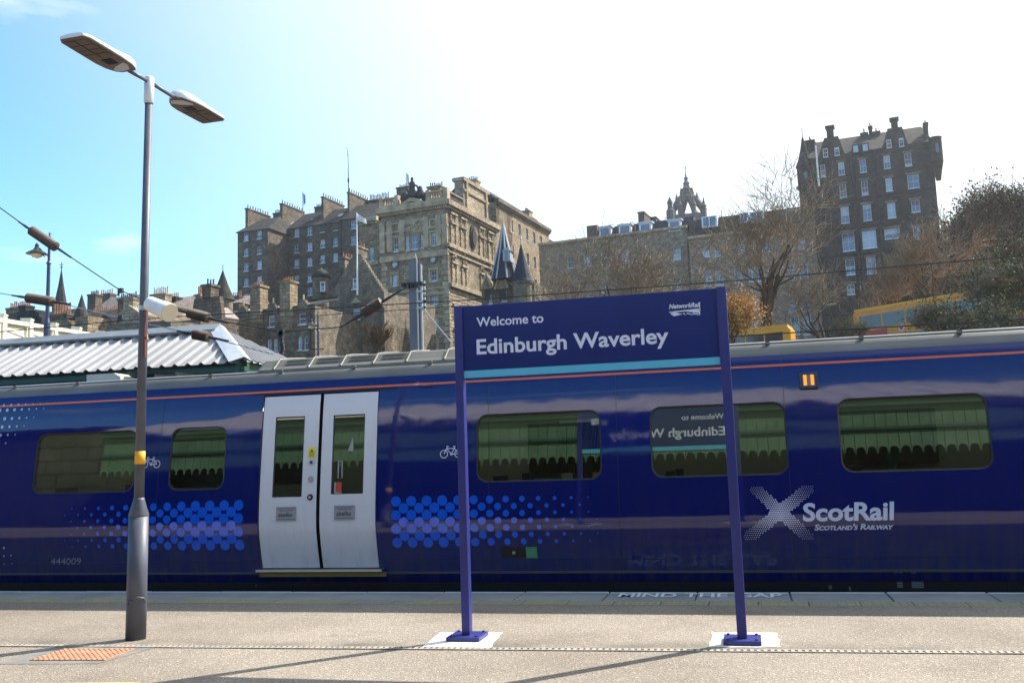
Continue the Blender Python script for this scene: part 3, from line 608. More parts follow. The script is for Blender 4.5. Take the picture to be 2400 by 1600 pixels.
for c in range(nc):
    x = xl+c*st; rr = .062 if c < 7 else .062*(1-.86*(c-6)/(nc-7))
    for k in range(4 if c % 2 == 0 else 3):
        if c >= nc-1 and k in (0, 3): continue
        z = zt-(zt-zb)*(k/3 if c % 2 == 0 else (k+.5)/3); disc(mb, x, z, rr, .0025, 18 if rr > .03 else 10)
mb.build('dot_pattern', M['dot'], train, kind='stuff')
mb = MB()
for (yy, xe, r0, off_) in ((945, 112, 3.0, 0), (957, 103, 4.2, 0), (978, 80, 4.8, 0), (998, 57, 5.4, 0), (1018, 36, 5.8, 0), (1038, 14, 6.2, 0)):
    for k in range(14):
        px = xe-k*17.1
        if px < -160: break
        x, z = tr(px, yy+(xe-px)*.045); rr = (r0*(.35+.16*k) if k < 5 else r0*1.1)/195; disc(mb, x, z, rr, .0045, 12)
for (px, py, r0) in ((9.5, 1283, 3), (9.5, 1302, 2.4), (26, 1301, 2.2), (10, 1321, 1.6), (28, 1320, 1.5)): x, z = tr(px, py); disc(mb, x, z, r0/195, .0025, 10)
mb.build('white_dot_pattern', M['dotw'], train, kind='stuff')
# unit number, logo, lettering
fn = lambda x, z: tp(x, z, .0025)
a, b = tr(120, 1322), tr(192, 1323); c = tr(150, 1306)[1]
text_on('444009', a[0], b[0], a[1], c-a[1], fn, bold=.0, shear=.2, cut=.02).build('unit_number', M['letter_grey'], train)
A, B, C_, D_ = tr(1772, 1146), tr(1892, 1257), tr(1893, 1146), tr(1757, 1257)
mb = MB(); xs0, xs1 = D_[0]-.03, C_[0]+.03; stp = .0222; nx = int((xs1-xs0+.1)/stp); nz = int((A[1]-B[1])/stp)+3
def dseg(p, a, b):
    ax, az = b[0]-a[0], b[1]-a[1]; l2 = ax*ax+az*az; t = max(0, min(1, ((p[0]-a[0])*ax+(p[1]-a[1])*az)/l2)); return math.hypot(p[0]-a[0]-ax*t, p[1]-a[1]-az*t), t
for i in range(nx):
    for j in range(nz):
        p = (xs0-.04+i*stp+(.5*stp if j % 2 else 0), B[1]-.02+j*stp); d1, t1 = dseg(p, A, B); d2, t2 = dseg(p, C_, D_)
        dd = min(d1, d2); tt = t1 if d1 < d2 else t2
        if dd < .066: mb_r = .0118-.0078*abs(tt-.5)*2; disc(mb, p[0], p[1], mb_r, .0025, 6)
mb.build('saltire_logo', M['letter'], train)
a, b = tr(1882, 1219.5), tr(2098.6, 1216.5); c = tr(1900, 1177)[1]
text_on('ScotRail', a[0], b[0], (a[1]+b[1])/2, (c-a[1]), fn, bold=.03, shear=.08, cut=.015).build('operator_lettering', M['letter'], train)
a, b = tr(1909, 1241), tr(2095, 1239.5); c = tr(1912, 1227.5)[1]
text_on("Scotland's Railway", a[0], b[0], (a[1]+b[1])/2, (c-a[1]), fn, bold=.03, shear=.22, small=True, cut=.015).build('operator_lettering', M['letter'], train)
# cycle symbols
def bike(cx, cz, s, mirror=1):
    mb = MB(); r = .31*s; F2 = lambda x, z, o=.0025: tp(cx+mirror*x*s, cz+z*s, o)
    for wx in (-.56, .56): disc(mb, cx+wx*s, cz, r, .0025, 22, rin=r*.82)
    def bar(a, b, w_=.055):
        a, b = Vector(a), Vector(b); t = (b-a).normalized(); n = Vector((-t.y, t.x))*w_/2; q = [a-n, b-n, b+n, a+n]; mb.add([F2(p.x, p.y) for p in q], [(0, 1, 2, 3) if mirror > 0 else (3, 2, 1, 0)])
    for a, b in (((-.56, 0), (-.30, .52)), ((-.36, .40), (.24, .40)), ((.24, .40), (.02, -.03)), ((.02, -.03), (-.34, .38)), ((.02, -.03), (.56, 0)), ((.56, 0), (.22, .46)), ((.14, .55), (.34, .55)), ((.24, .40), (.24, .55)), ((-.38, .56), (-.18, .56)), ((-.30, .52), (-.28, .56))): bar(a, b)
    disc(mb, cx+mirror*.02*s, cz-.03*s, .09*s, .0030, 12, rin=.045*s)
    return mb.build('cycle_symbol', M['letter'], train)
p = tr(1057.5, 1063); bike(p[0], p[1], .160); p = tr(353.5, 1087.5); bike(p[0], p[1], .160)
# door indicator light box
x, z = tr(1895, 893); mb = MB(); w2, h2 = .10, .092
inn = [tp(x-w2, z-h2, 0), tp(x+w2, z-h2, 0), tp(x+w2, z+h2, 0), tp(x-w2, z+h2, 0)]; out_ = [p+pn(z)*.04 for p in inn]
mb.hexa([out_[0], out_[1], inn[1], inn[0], out_[3], out_[2], inn[2], inn[3]])
lb_ = mb.build('indicator_light', mat('indicator_case', (.02, .03, .07), .4), train); bevel(lb_, .012)
M['amber'] = mat('amber', (.8, .3, .02), .5, emit=(1, .33, .03), es=1.0)
mb = MB(); mb.add([tp(x-.065, z-.06, .043), tp(x+.065, z-.06, .043), tp(x+.065, z+.06, .043), tp(x-.065, z+.06, .043)], [(0, 1, 2, 3)]); mb.build('lens', mat('lens', (.22, .16, .09), .3), lb_)
mb = MB()
for sx_ in (-1, 1):
    for k in range(6): zz = z-.05+k*.0195; xx = x+sx_*.038; mb.add([tp(xx-.017, zz, .046), tp(xx+.017, zz, .046), tp(xx+.017, zz+.011, .046), tp(xx-.017, zz+.011, .046)], [(0, 1, 2, 3)])
mb.build('lamp_bars', M['amber'], lb_)
# door control recess, green notice, underframe labels
decal('control_recess', (1175, 1281, 1231.5, 1306), M['tblack']); x, z = tr(1204.5, 1294); mb = MB(); boss(mb, x, z, .02, .002, .012); mb.build('key_switch', M['metal'], train)
_, q = decal('green_notice', (1233, 1281, 1259, 1307), mat('notice_green', (.02, .30, .10), .5)); mb = MB()
for k in range(5): zz = q[2]+(q[3]-q[2])*(.15+.16*k); mb.add([tp(q[0]+.01, zz, .004), tp(q[1]-.02, zz, .004), tp(q[1]-.02, zz+.006, .004), tp(q[0]+.01, zz+.006, .004)], [(0, 1, 2, 3)])
mb.build('notice_print', M['letter_grey'], train)
# underframe
yy = YT+.17; mb = MB(); mb.box(TX0, TX1, yy, YT+2.6, -.18, .09); 
for (a, b, c) in ((-13, -10.2, -.7), (-9.6, -7.6, -.6), (-4.3, -2.2, -.65), (-1.7, .9, -.7), (1.3, 3.6, -.6), (4.4, 7, -.7)): mb.box(a, b, yy+.05, YT+2.5, c, -.2)
mb.build('underframe', M['tblack'], train)
mb = MB()
for (px, py, w_, h_) in ((2109, 1367, 12, 17), (2151, 1368, 27, 17), (1946, 1375, 7, 9), (1992, 1378, 4, 10), (600, 1372, 3, 3)):
    a = pl(px-w_/2, py+h_/2, yy-.004); b = pl(px+w_/2, py-h_/2, yy-.004)
    for k in range(4): zz = a.z+(b.z-a.z)*k/4; mb.add([(a.x, yy-.004, zz), (b.x, yy-.004, zz), (b.x, yy-.004, zz+(b.z-a.z)*.15), (a.x, yy-.004, zz+(b.z-a.z)*.15)], [(0, 1, 2, 3)])
mb.build('underframe_labels', M['letter_grey'], train)
fn2 = lambda x, z: tp(x, z, .0025)
for s_, x0, x1, y0 in (('BURG', 2095, 2113, 1342), ('O4C', 2135, 2147, 1342)):
    a, b = tr(x0, y0), tr(x1, y0); text_on('(14 15)' if s_ == 'BURG' else 'OC', a[0], b[0], a[1], .022, fn2).build('small_marking', M['letter_grey'], train)
# far side, ends, roof crown
YB = YT+2.70; mb = MB(); prof = [(dy(z), z) for z in [2.8, 2.7, 2.5, 2.3, 1.9, 1.3, .8, .4, .1]]
mb.add([(x, YB-d, z) for x in (TX0, TX1) for d, z in prof], [(k, k+1, 10+k, 9+k) for k in range(8)])
for x in (TX0, TX1): mb.add([(x, YT+dy(z), z) for z in (.1, .8, 1.3, 1.9, 2.3, 2.5, 2.7, 2.8)]+[(x, YB-dy(z), z) for z in (2.8, 2.7, 2.5, 2.3, 1.9, 1.3, .8, .1)], [tuple(range(16))])
mb.build('far_side', M['tblue'], train)
mb = MB(); mb.box(TX0, TX1, YT+.12, YB-.12, .18, .25, 0); mb.box(TX0, TX1, YT+.35, YB-.35, 2.36, 2.40, 1); mb.box(TX0, TX1, YB-.26, YB-.24, .26, 2.35, 1)
mb.build('interior_lining', [mat('floor_grey', (.06, .06, .07), .8), mat('lining', (.22, .25, .22), .7)], train)
mb = MB()
for a, b in ((-2.55, -1.95), (-1.93, -1.33)): 
    mb.box(a, b, YB-.30, YB-.27, .3, 2.02, 0); mb.box(a+.16, b-.16, YB-.31, YB-.301, 1.1, 1.75, 1)
for w_ in wins:
    if w_[0] < -3 or w_[0] > -1: mb.box(w_[0]+.1, w_[1]-.1, YB-.30, YB-.262, 1.28, 1.98, 1)
mb.build('interior_doors', [mat('idoor', (.42, .46, .45), .5), M['tblack']], train)
mb = MB(); mb.box(-12, 6, YB-1.05, YB-.9, 2.31, 2.345); mb.build('interior_light', mat('ilight', (.9, .9, .8), .5, emit=(1, .95, .8), es=2.4), train)
M['seat'] = vary(mat('seat', (.03, .05, .14), .9), .3, 20)
sm = MB(); sm.box(-.24, .24, 0, .45, .40, .52); sm.box(-.24, -.12, 0, .45, .52, 1.12); sm.box(-.22, -.12, .06, .39, 1.12, 1.30); sme = sm.mesh('seat', M['seat'])
for w_ in wins:
    n_ = int((w_[1]-w_[0])/.8)
    for k in range(n_):
        for yo in (.25, 1.75): link_mesh('seat', sme, train, Vector((w_[0]+.35+k*.8, YT+yo, .0))-train.location)
# roof pod with louvres
z0p = 2.66; P0 = pl(566, 872, YT+.55); pz = pl(800, 833, YT+.75).z; x1p = -.6; print('POD', P0, pz)
x0p = P0.x+.1; pp = [(.42, 2.60), (.44, 2.76), (.50, pz-.13), (.62, pz-.03), (.80, pz), (1.35, pz+.06), (1.9, pz), (2.26, 2.76), (2.28, 2.60)]
mb = MB(); n_ = len(pp)
xs = [x0p-.1, x0p+.22, x1p]; sc = [(.0, .45), (1, 1), (1, 1)]
vs = []
for xi, (x, (sa, sb)) in enumerate(zip(xs, sc)):
    for d, z in pp: vs.append((x, YT+(d if xi else .3*1.35+.7*d), z if xi else 2.6+(z-2.6)*.35))
mb.add(vs, [(i*n_+j, (i+1)*n_+j, (i+1)*n_+j+1, i*n_+j+1) for i in range(2) for j in range(n_-1)]+[tuple(range(n_)), tuple(range(3*n_-1, 2*n_-1, -1))])
pod = mb.build('roof_pod', M['pod'], train, smooth=False); None
lp = [(.50, pz-.13), (.62, pz-.03), (.80, pz)]; sl_ = [0, math.hypot(.12, .10), 0]; sl_[2] = sl_[1]+math.hypot(.18, .03)
def lpt(t):
    q = t*sl_[2]; k = 0 if q < sl_[1] else 1; v = (q-sl_[k])/(sl_[k+1]-sl_[k]); a, b = lp[k], lp[k+1]; nx_, nz_ = -(b[1]-a[1]), (b[0]-a[0]); n2 = math.hypot(nx_, nz_)
    return YT+a[0]*(1-v)+b[0]*v+nx_/n2*.007, a[1]*(1-v)+b[1]*v+nz_/n2*.007
for (xa_, xb_) in ((672, 724), (744, 800), (820, 875), (896, 950)):
    a = pl(xa_, 845, YT+.62).x; b = pl(xb_, 840, YT+.62).x
    for k in range(4):
        (y0_, z0_), (y1_, z1_) = lpt(.06+k*.22), lpt(.06+k*.22+.10); lv = MB(); lv.add([(a, y0_, z0_), (b, y0_, z0_), (b+.05, y1_, z1_), (a+.05, y1_, z1_)], [(0, 1, 2, 3)]); lv.build('louvre', M['tblack'], pod)
for px in (655, 735, 810, 885, 962, 1050):
    rb = MB(); x = pl(px, 840, YT+.6).x; q = [(d-.006, z+.006) for d, z in pp[1:-1]]; rb.tube([(x, YT+d, z) for d, z in q], .013, 6); rb.build('pod_rib', M['pod'], pod)
mb = MB(); mb.tube([(TX0, YT+.34, 2.715), (TX1, YT+.34, 2.715)], .012, 6); 
x = -14
while x < 6: mb.box(x, x+.05, YT+.36, YT+.41, 2.71, 2.745); x += 1.02
mb.build('gutter_rail', M['tgrey'], train)

# ================================================================ STATION NAME SIGN
YS = 7.86; M['sign_blue'] = vary(paint('sign_blue', (.008, .021, .15), .35, 1.45), .12, 1.5, 6, .03, 90); M['cyan'] = mat('sign_cyan', (.10, .46, .66), .45); M['film'] = mat('sign_film', (.66, .70, .86), .5)
M['post_blue'] = vary(mat('post_blue', (.028, .034, .19), .4), .12, 6, 5, .1, 60)
q = pl(1063, 716, YS); q1 = pl(1081, 714, YS); q2 = pl(1679, 675, YS); q3 = pl(1701, 673, YS); zt_ = (q.z+q3.z)/2
sign = empty('station_sign', ((q.x+q3.x)/2, YS+.04, .04), 'blue welcome board with white lettering between two purple blue posts', 'station sign')
xL0, xL1, xR0, xR1 = q.x, q1.x, q2.x, q3.x; print('SIGN', xL0, xL1, xR0, xR1, zt_)
xL0b, xR0b = pl(1076.5, 1488, YS).x, pl(1728, 1488, YS).x
for (a, b) in ((xL0, xL1), (xR0, xR1)):
    mb = MB(); mb.box(a, b, YS, YS+.085, .035, zt_); bevel(mb.build('post', M['post_blue'], sign), .005, 2)
zb_ = (pl(1088, 886.5, YS).z+pl(1690, 856, YS).z)/2; zc_ = (pl(1088, 868.5, YS).z+pl(1690, 836, YS).z)/2
mb = MB(); mb.box(xL1+.001, xR0-.001, YS+.02, YS+.065, zb_, zt_-.004); board = mb.build('board', M['sign_blue'], sign); bevel(board, .003, 1)
mb = MB(); mb.box(xL1+.004, xR0-.004, YS+.0165, YS+.0685, zb_+.006, zc_); mb.build('cyan_band', M['cyan'], board)
for a in (xL1, xR0): mb = MB(); mb.box(a-.004, a+.004, YS-.003, YS+.02, zb_, zt_-.002); mb.build('edge_seam', M['post_blue'], board)
for (p0, p1, c_, s_, bd) in (((1117, 765.3), (1274, 759), (1117, 743.5), 'Welcome to', .018), ((1117.5, 829.7), (1568, 811), (1118, 794), 'Edinburgh Waverley', .022)):
    a, b, c = pl(*p0, YS+.017), pl(*p1, YS+.017), pl(*c_, YS+.017)
    for fn, fl, nm in ((lambda x, z: (x, YS+.017, z), False, 'lettering'), (lambda x, z: (x, YS+.068, z), True, 'lettering')):
        dx_ = 0 if not fl else (xL1+xR0)-(a.x+b.x)
        text_on(s_, a.x+dx_, b.x+dx_, a.z, c.z-a.z, fn, bold=bd, flip=fl).build(nm, M['film'], board)
def logo(fl):
    y = YS+.017 if not fl else YS+.068
    def T(px, py):
        p = pl(px, py, YS+.017); return (p.x if not fl else xL1+xR0-p.x, y, p.z)
    mb = MB()
    mb.add([T(1568, 730.5), T(1640, 722.5), T(1642, 726.5), T(1569, 733)], [(0, 1, 2, 3)])      # upper sweep
    mb.add([T(1569, 729), T(1600, 736), T(1580, 741), T(1573, 737)], [(0, 1, 2, 3)])
    for (x0, x1, x2, x3) in ((1600, 1604, 1608, 1602), (1608, 1615, 1627, 1618), (1622, 1641, 1641, 1634)):
        mb.add([T(x0, 735), T(x0+3, 733), T(x3+4, 736), T(x2, 738.5)], [(0, 1, 2, 3)])
    mb.add([T(1641, 713), T(1641, 737), T(1636, 733), T(1604, 729.5), T(1638, 727)], [(0, 1, 2, 3, 4)])
    mb.build('emblem', M['film'], board)
    a, b, c = pl(1568, 723.5, YS+.017), pl(1642, 720, YS+.017), pl(1570, 712.5, YS+.017); dx_ = 0 if not fl else (xL1+xR0)-(a.x+b.x)
    text_on('NetworkRail', a.x+dx_, b.x+dx_, a.z, c.z-a.z, lambda x, z: (x, y, z), bold=.03, shear=.25 if not fl else .25, flip=fl).build('emblem_lettering', M['film'], board)
logo(False); logo(True)
M['pad'] = vary(mat('pad_paint', (.68, .665, .62), .7), .28, 5, 7, .2, 50, bdist=.004)
for (a, pxs, lab) in (((xL0+xL1)/2, ((990, 1518), (1146, 1520), (1179, 1482), (1034, 1482)), ''), ((xR0+xR1)/2, ((1664, 1517), (1831, 1517), (1821, 1483), (1667, 1483)), '')):
    mb = MB(); mb.box(a-.145, a+.145, YS-.10, YS+.20, .006, .040); bevel(mb.build('base_plate', M['post_blue'], sign), .004, 1)
    mb = MB()
    for ux in (-.11, .11):
        for uy in (-.06, .16): mb.lathe((a+ux, YS+uy, .040), [(.012, 0), (.012, .012), (.006, .014)], 6)
    mb.build('bolts', M['post_blue'], sign, kind='stuff')
    P = [gnd(*p) for p in pxs]; pts = []
    for i in range(4):
        A_, B_ = P[i], P[(i+1) % 4]
        for k in range(6): t = k/6; v_ = A_*(1-t)+B_*t; pts.append((v_.x+random.uniform(-.012, .012), v_.y+random.uniform(-.01, .01), .0008))
    mb = MB(); mb.prism(pts, (0, 0, .0045)); mb.build('painted_pad', M['pad'], label='white painted ground patch under the '+('left' if a < -1 else 'right')+' post of the welcome sign', cat='ground patch', group='white patches under the sign posts')

# ================================================================ LAMP POST
M['galv'] = vary(mat('galvanised', (.085, .095, .125), .5, .05), .18, 5, 7, .05, 60, obj=True)
M['lamp_case'] = mat('lamp_case', (.55, .57, .60), .4, .2); M['lamp_under'] = vary(mat('lamp_under', (.15, .12, .095), .6), .15, 6)
b0 = gnd(318, 1497); YL = b0.y; tp_ = pl(350, 180, YL); lamp = empty('lamp_post', b0, 'grey twin headed platform lamp post with a yellow band, left of the sign', 'lamp post')
def lx(t): return Vector((b0.x+(tp_.x-b0.x)*t, YL, tp_.z*t))
def zfrac(py, px=325): return pl(px, py, YL).z/tp_.z
t1, t2, ty0, ty1, tc0 = zfrac(1209), zfrac(1171), zfrac(1087), zfrac(1057), zfrac(241, 350)
mb = MB(); mb.tube([lx(0), lx(t1)], [.089, .087], 28); mb.build('base_section', M['galv'], lamp, smooth=True)
mb = MB(); mb.tube([lx(t1), lx(t1+.002), lx(t2), lx(t2+.004)], [.088, .09, .05, .046], 28); mb.build('shoulder', M['galv'], lamp, smooth=True)
mb = MB(); mb.tube([lx(t2), lx(tc0)], [.045, .034], 24); mb.build('shaft', M['galv'], lamp, smooth=True)
mb = MB(); mb.tube([lx(ty0), lx(ty1)], [.0465, .046], 24); mb.build('yellow_band', mat('band_yellow', (.85, .42, .02), .5), lamp, smooth=True)
mb = MB(); mb.tube([lx(tc0-.002), lx(tc0), lx(.997), lx(1.0)], [.040, .046, .046, .030], 24); mb.build('collar', M['lamp_case'], lamp, smooth=True)
# access door latch
zz = pl(325, 1402, YL).z; mb = MB(); mb.lathe((b0.x+.02, YL-.088, zz), [(.001, -.002), (.02, -.002)], 8)
c0 = Vector((b0.x-.005, YL-.082, zz-.03)); mb = MB(); mb.tube([c0, c0+Vector((0, -.018, 0))], .024, 16); mb.tube([c0+Vector((0, -.018, 0)), c0+Vector((0, -.020, 0))], .008, 10, 1)
c1 = Vector((b0.x+.02, YL-.08, zz)); mb.tube([c0+Vector((.01, -.004, .01)), c1, Vector((b0.x+.065, YL-.062, zz+.018)), Vector((b0.x+.088, YL-.02, zz+.006)), Vector((b0.x+.09, YL+.0, zz-.03))], .011, 8)
mb.build('latch', [M['galv'], M['tblack']], lamp, smooth=True)
# arms and heads along a heading slightly right of the platform normal
ha = R(1.5); hv = Vector((math.sin(ha), math.cos(ha), 0)); hs = Vector((hv.y, -hv.x, 0)); top = lx(.985)
arm_z = 5.255; top = lx(arm_z/tp_.z)
def at_z(px, py, z): d = ray(px, py); t = (z-EYE)/d.z; return Vector((d.x*t, d.y*t, z))
pL = at_z(300, 156, arm_z-.03); pLt = at_z(172, 100, arm_z-.03); pR = at_z(402, 222, arm_z-.03); pRt = at_z(492, 270, arm_z-.03)
print('HEADS', top, pL, pLt, pR, pRt)
def head(sgn, a0, a1):
    def W(l, s, z): v = top+hv*(l*sgn)+hs*s; return Vector((v.x, v.y, arm_z-.03+z))
    mb = MB(); mb.tube([top+Vector((0, 0, -.02)), W(a0+.03, 0, .0)], .019, 12); mb.build('arm', M['galv'], lamp, smooth=True)
    ln_ = a1-a0; st_ = [(0, .035, .010, .045), (.03, .075, .0, .075), (.10, .115, -.012, .09), (.22, .150, -.016, .085), (.38, .162, -.016, .06), (.5, .162, -.014, .045), (.93, .155, -.01, .030), (1.0, .12, -.006, .020)]
    mb = MB(); nn = 14; vs = []
    for t, hw_, zl, zh in st_:
        for k in range(nn):
            if k < 10: g = math.pi*k/9; vs.append(W(a0+t*ln_, -math.cos(g)*hw_, zl+.012+(zh-zl)*math.sin(g)**.8 if 0 < k < 9 else zl+.012))
            else: f_ = (13-k)/3; vs.append(W(a0+t*ln_, (1-2*(k-10)/3)*hw_*.97, zl))
    m_ = len(st_); mb.add(vs, [(i*nn+k, i*nn+(k+1) % nn, (i+1)*nn+(k+1) % nn, (i+1)*nn+k) for i in range(m_-1) for k in range(nn)]+[tuple(range(nn)), tuple(range((m_-1)*nn, m_*nn))][:2])
    h = mb.build('lamp_head', M['lamp_case'], lamp, smooth=True)
    es = h.modifiers.new('e', 'EDGE_SPLIT'); es.split_angle = R(50)
    mb = MB(); q = [(t, hw_*.90, zl) for t, hw_, zl, zh in st_[1:]]
    P = [W(a0+t*ln_, s*hw_, zl-.004) for t, hw_, zl in q for s in (1,)]+[W(a0+t*ln_, -hw_, zl-.004) for t, hw_, zl in reversed(q)]
    mb.add(P, [tuple(range(len(P)))]); 
    u_ = mb.build('underside', M['lamp_under'], h)
    mb = MB()
    for i in range(4):
        for j in range(2):
            l0 = a0+ln_*(.50+i*.115); s0 = -.12+j*.125; mb.hexa([W(l0, s0, -.026), W(l0+ln_*.10, s0, -.026), W(l0+ln_*.10, s0+.11, -.026), W(l0, s0+.11, -.026), W(l0, s0, -.016), W(l0+ln_*.10, s0, -.016), W(l0+ln_*.10, s0+.11, -.016), W(l0, s0+.11, -.016)])
    mb.build('led_tile', vary(mat('led_tile', (.12, .09, .068), .5), .15, 9), h)
    mb = MB(); l0 = a0+ln_*.31; mb.hexa([W(l0, -.05, -.024), W(l0+ln_*.13, -.05, -.024), W(l0+ln_*.13, .05, -.024), W(l0, .05, -.024), W(l0, -.05, -.016), W(l0+ln_*.13, -.05, -.016), W(l0+ln_*.13, .05, -.016), W(l0, .05, -.016)])
    mb.build('sensor_plate', M['tblack'], h)
lenL0, lenL1 = (pL-top).dot(-hv), (pLt-top).dot(-hv)
lenR0, lenR1 = (pR-top).dot(hv), (pRt-top).dot(hv); print(lenL0, lenL1, lenR0, lenR1)
head(-1, .27, 1.06); head(1, .40, 1.12)

# white loudspeaker strapped to the lamp post
sp0 = pl(352, 712, YL-.03); sp1 = pl(398, 733, YL-.12)
spk = empty('loudspeaker', sp0, 'white tapered loudspeaker strapped to the lamp post shaft', 'loudspeaker')
ax = (sp1-sp0).normalized(); M['spk'] = vary(mat('speaker_white', (.78, .78, .76), .4), .08, 8); M['spk_face'] = mat('speaker_face', (.62, .55, .42), .5)
mb = MB(); mb.tube([sp0-ax*.012, sp0, sp1], [.04, .070, .086], 24); o = mb.build('housing', M['spk'], spk, smooth=True); es = o.modifiers.new('e', 'EDGE_SPLIT'); es.split_angle = R(40)
mb = MB(); mb.tube([sp1-ax*.006, sp1+ax*.004], [.088, .084], 24); mb.build('rim', M['spk_face'], spk, smooth=False)
mb = MB(); pz_ = pl(330, 723, YL).z; mb.tube([lx(pz_/tp_.z-.004), lx(pz_/tp_.z+.004)], .048, 20); mb.tube([lx(pz_/tp_.z)+Vector((.03, -.02, 0)), sp0+ax*.05+Vector((0, 0, -.05))], .008, 6); mb.build('strap', M['metal'], spk)
mb = MB(); M['red_wire'] = mat('red_wire', (.35, .06, .03), .5)
c = lx(pl(333, 715, YL).z/tp_.z)+Vector((.04, -.03, 0))
mb.tube([c, c+Vector((.03, -.02, .05)), c+Vector((.06, -.02, .035)), c+Vector((.05, -.02, -.02)), c+Vector((.01, -.02, -.08)), c+Vector((.02, -.02, -.14)), c+Vector((-.0, -.01, -.30))], .005, 6)
mb.tube([c+Vector((.0, 0, -.30)), c+Vector((.045, -.02, -.33)), c+Vector((.03, -.01, -.29)), c+Vector((0, 0, -.34)), c+Vector((-.0, 0, -.5))], .007, 6)
mb.build('cable', M['red_wire'], spk)

# ================================================================ NEAR CANOPY (behind the photographer, seen in the train's paint and glass)
YV = -1.0; ZV0, ZV1 = 4.05, 5.15; CX0, CX1 = -17.5, 26.0
M['green'] = vary(mat('canopy_green', (.085, .165, .105), .6), .2, 2); M['green_dark'] = vary(mat('canopy_green_dark', (.02, .07, .045), .5), .25, 1)
M['sheet'] = vary(mat('roof_sheet', (.33, .325, .32), .6, spec=.2), .12, .6, 7); M['sheet_near'] = vary(mat('roof_sheet_pale', (.74, .70, .66), .6), .10, .6, 7); M['under'] = vary(mat('canopy_under', (.07, .07, .06), .8), .3, 1)
can = empty('platform_canopy', (0, YV-5, 0), 'station canopy with green scalloped valance, seen mirrored in the train windows', 'canopy')
vb = MB(); wv = .24; pts = [(0, 0, ZV1), (wv-.012, 0, ZV1), (wv-.012, 0, ZV0)]+[((wv-.012)/2+(wv-.035)/2*math.cos(t), 0, ZV0+.02+.15*max(0, math.sin(t))**.7) for t in [math.pi*k/8 for k in range(9)]]+[(0, 0, ZV0)]
vb.prism(pts, (0, -.025, 0)); vme = vb.mesh('valance_board', M['green'])
n_ = int((CX1-CX0)/wv)
for k in range(n_): link_mesh('valance_board', vme, can, Vector((CX0+k*wv, YV, 0))-can.location)
mb = MB(); mb.box(CX0, CX1, YV, YV+.06, ZV0+.55, ZV0+.62); mb.box(CX0, CX1, YV-.03, YV+.12, ZV1, ZV1+.14); mb.build('valance_rail', M['green_dark'], can)
nw = 0
while CX0+nw*.95 < CX1:
    mb = MB(); x0 = CX0+nw*.95; zA, zB = ZV1+.18, ZV1+4.15
    mb.hexa([(x0+.004, YV+.2, zA), (x0+.946, YV+.2, zA), (x0+.946, YV-8, zB), (x0+.004, YV-8, zB), (x0+.004, YV+.2, zA+.04), (x0+.946, YV+.2, zA+.04), (x0+.946, YV-8, zB+.04), (x0+.004, YV-8, zB+.04)])
    mb.hexa([(x0-.03, YV+.2, zA+.04), (x0+.03, YV+.2, zA+.04), (x0+.03, YV-8, zB+.04), (x0-.03, YV-8, zB+.04), (x0-.02, YV+.2, zA+.10), (x0+.02, YV+.2, zA+.10), (x0+.02, YV-8, zB+.10), (x0-.02, YV-8, zB+.10)])
    mb.build('roof_sheet', M['sheet_near'], can); nw += 1
mb = MB(); mb.box(CX0, CX1, YV-8.1, YV-7.9, 0.01, zB); mb.add([(x_, y_, z_) for x_ in (CX0, CX1) for y_, z_ in ((YV-.1, ZV0+.3), (YV-.1, ZV1+.15), (YV-7.9, ZV1+4.1), (YV-7.9, .01))], [(0, 1, 2, 3), (7, 6, 5, 4)][:0]); mb.build('back_wall', M['under'], can)
for x in (-15, -9, 3.5, 9.5, 16, 22):
    mb = MB(); mb.tube([(x, YV-3, 0.003), (x, YV-3, .5), (x, YV-3, 5.9)], [.16, .11, .09], 12); mb.tube([(x, YV-3, 3.2), (x, YV-1.9, 4.3), (x, YV-.3, 4.9)], .05, 8); mb.build('column', M['green_dark'], can)
# low dark building further along, behind the camera on the left
mb = MB(); mb.box(-60, CX0-1.5, YV-12, YV-2, .003, 6.2); mb.box(-60, CX0-1.4, YV-12.2, YV-1.8, 6.2, 6.6); mb.build('platform_building', M['stone_black'], label='dark station building beyond the far end of the near canopy', cat='building')

# ================================================================ OPPOSITE CANOPY beyond the train
YO = 17.6
eL = pl(0, 881, YO); eR = pl(572, 847, YO); ze = (eL.z+eR.z)/2; xR = eR.x; YR = 19.5
rL = pl(0, 812, YR); rR = pl(516, 768, YR); zr = (rL.z+rR.z)/2; xr = rR.x; YK = 2*YR-YO
print('OPP', eL, eR, rL, rR)
opp = empty('opposite_canopy', (xR-8, YR, 0), 'station canopy roofed in white ribbed sheets beyond the train', 'canopy')
XO0 = -34.0; pitch = .31; slopeN = Vector((0, -(zr-ze), YR-YO)).normalized()
def on(x, t): return Vector((x, YO+(YR-YO)*t, ze+(zr-ze)*t))
x = XO0; k = 0
while x < xR-.02:
    x1 = min(x+pitch, xR)
    def tmax(xx): return 1.0 if xx <= xr else max(0.0, (xR-xx)/(xR-xr))
    ta, tb = tmax(x), tmax(x1); mb = MB(); up = slopeN*.05
    A, B, C2, D2 = on(x, 0), on(x1, 0), on(x1, tb), on(x, ta); 
    xs_ = [x, x+pitch*.20, x+pitch*.30, x+pitch*.48, x1]; hs_ = [0, 1, 1, 0, 0]
    if x1-x > pitch*.9:
        lo = []; hi = []
        for xx, hh in zip(xs_, hs_):
            lo.append(on(xx, -.02)+up*hh); hi.append(on(xx, tmax(xx))+up*hh)
        th = -slopeN*.01
        mb.add(lo+hi+[p+th for p in lo]+[p+th for p in hi], [(i, i+1, 6+i, 5+i) for i in range(4)]+[(10+i, 15+i, 16+i, 11+i) for i in range(4)]+[(i, 10+i, 11+i, i+1) for i in range(4)])
        mb.build('roof_sheet', M['sheet'], opp)
    x += pitch; k += 1
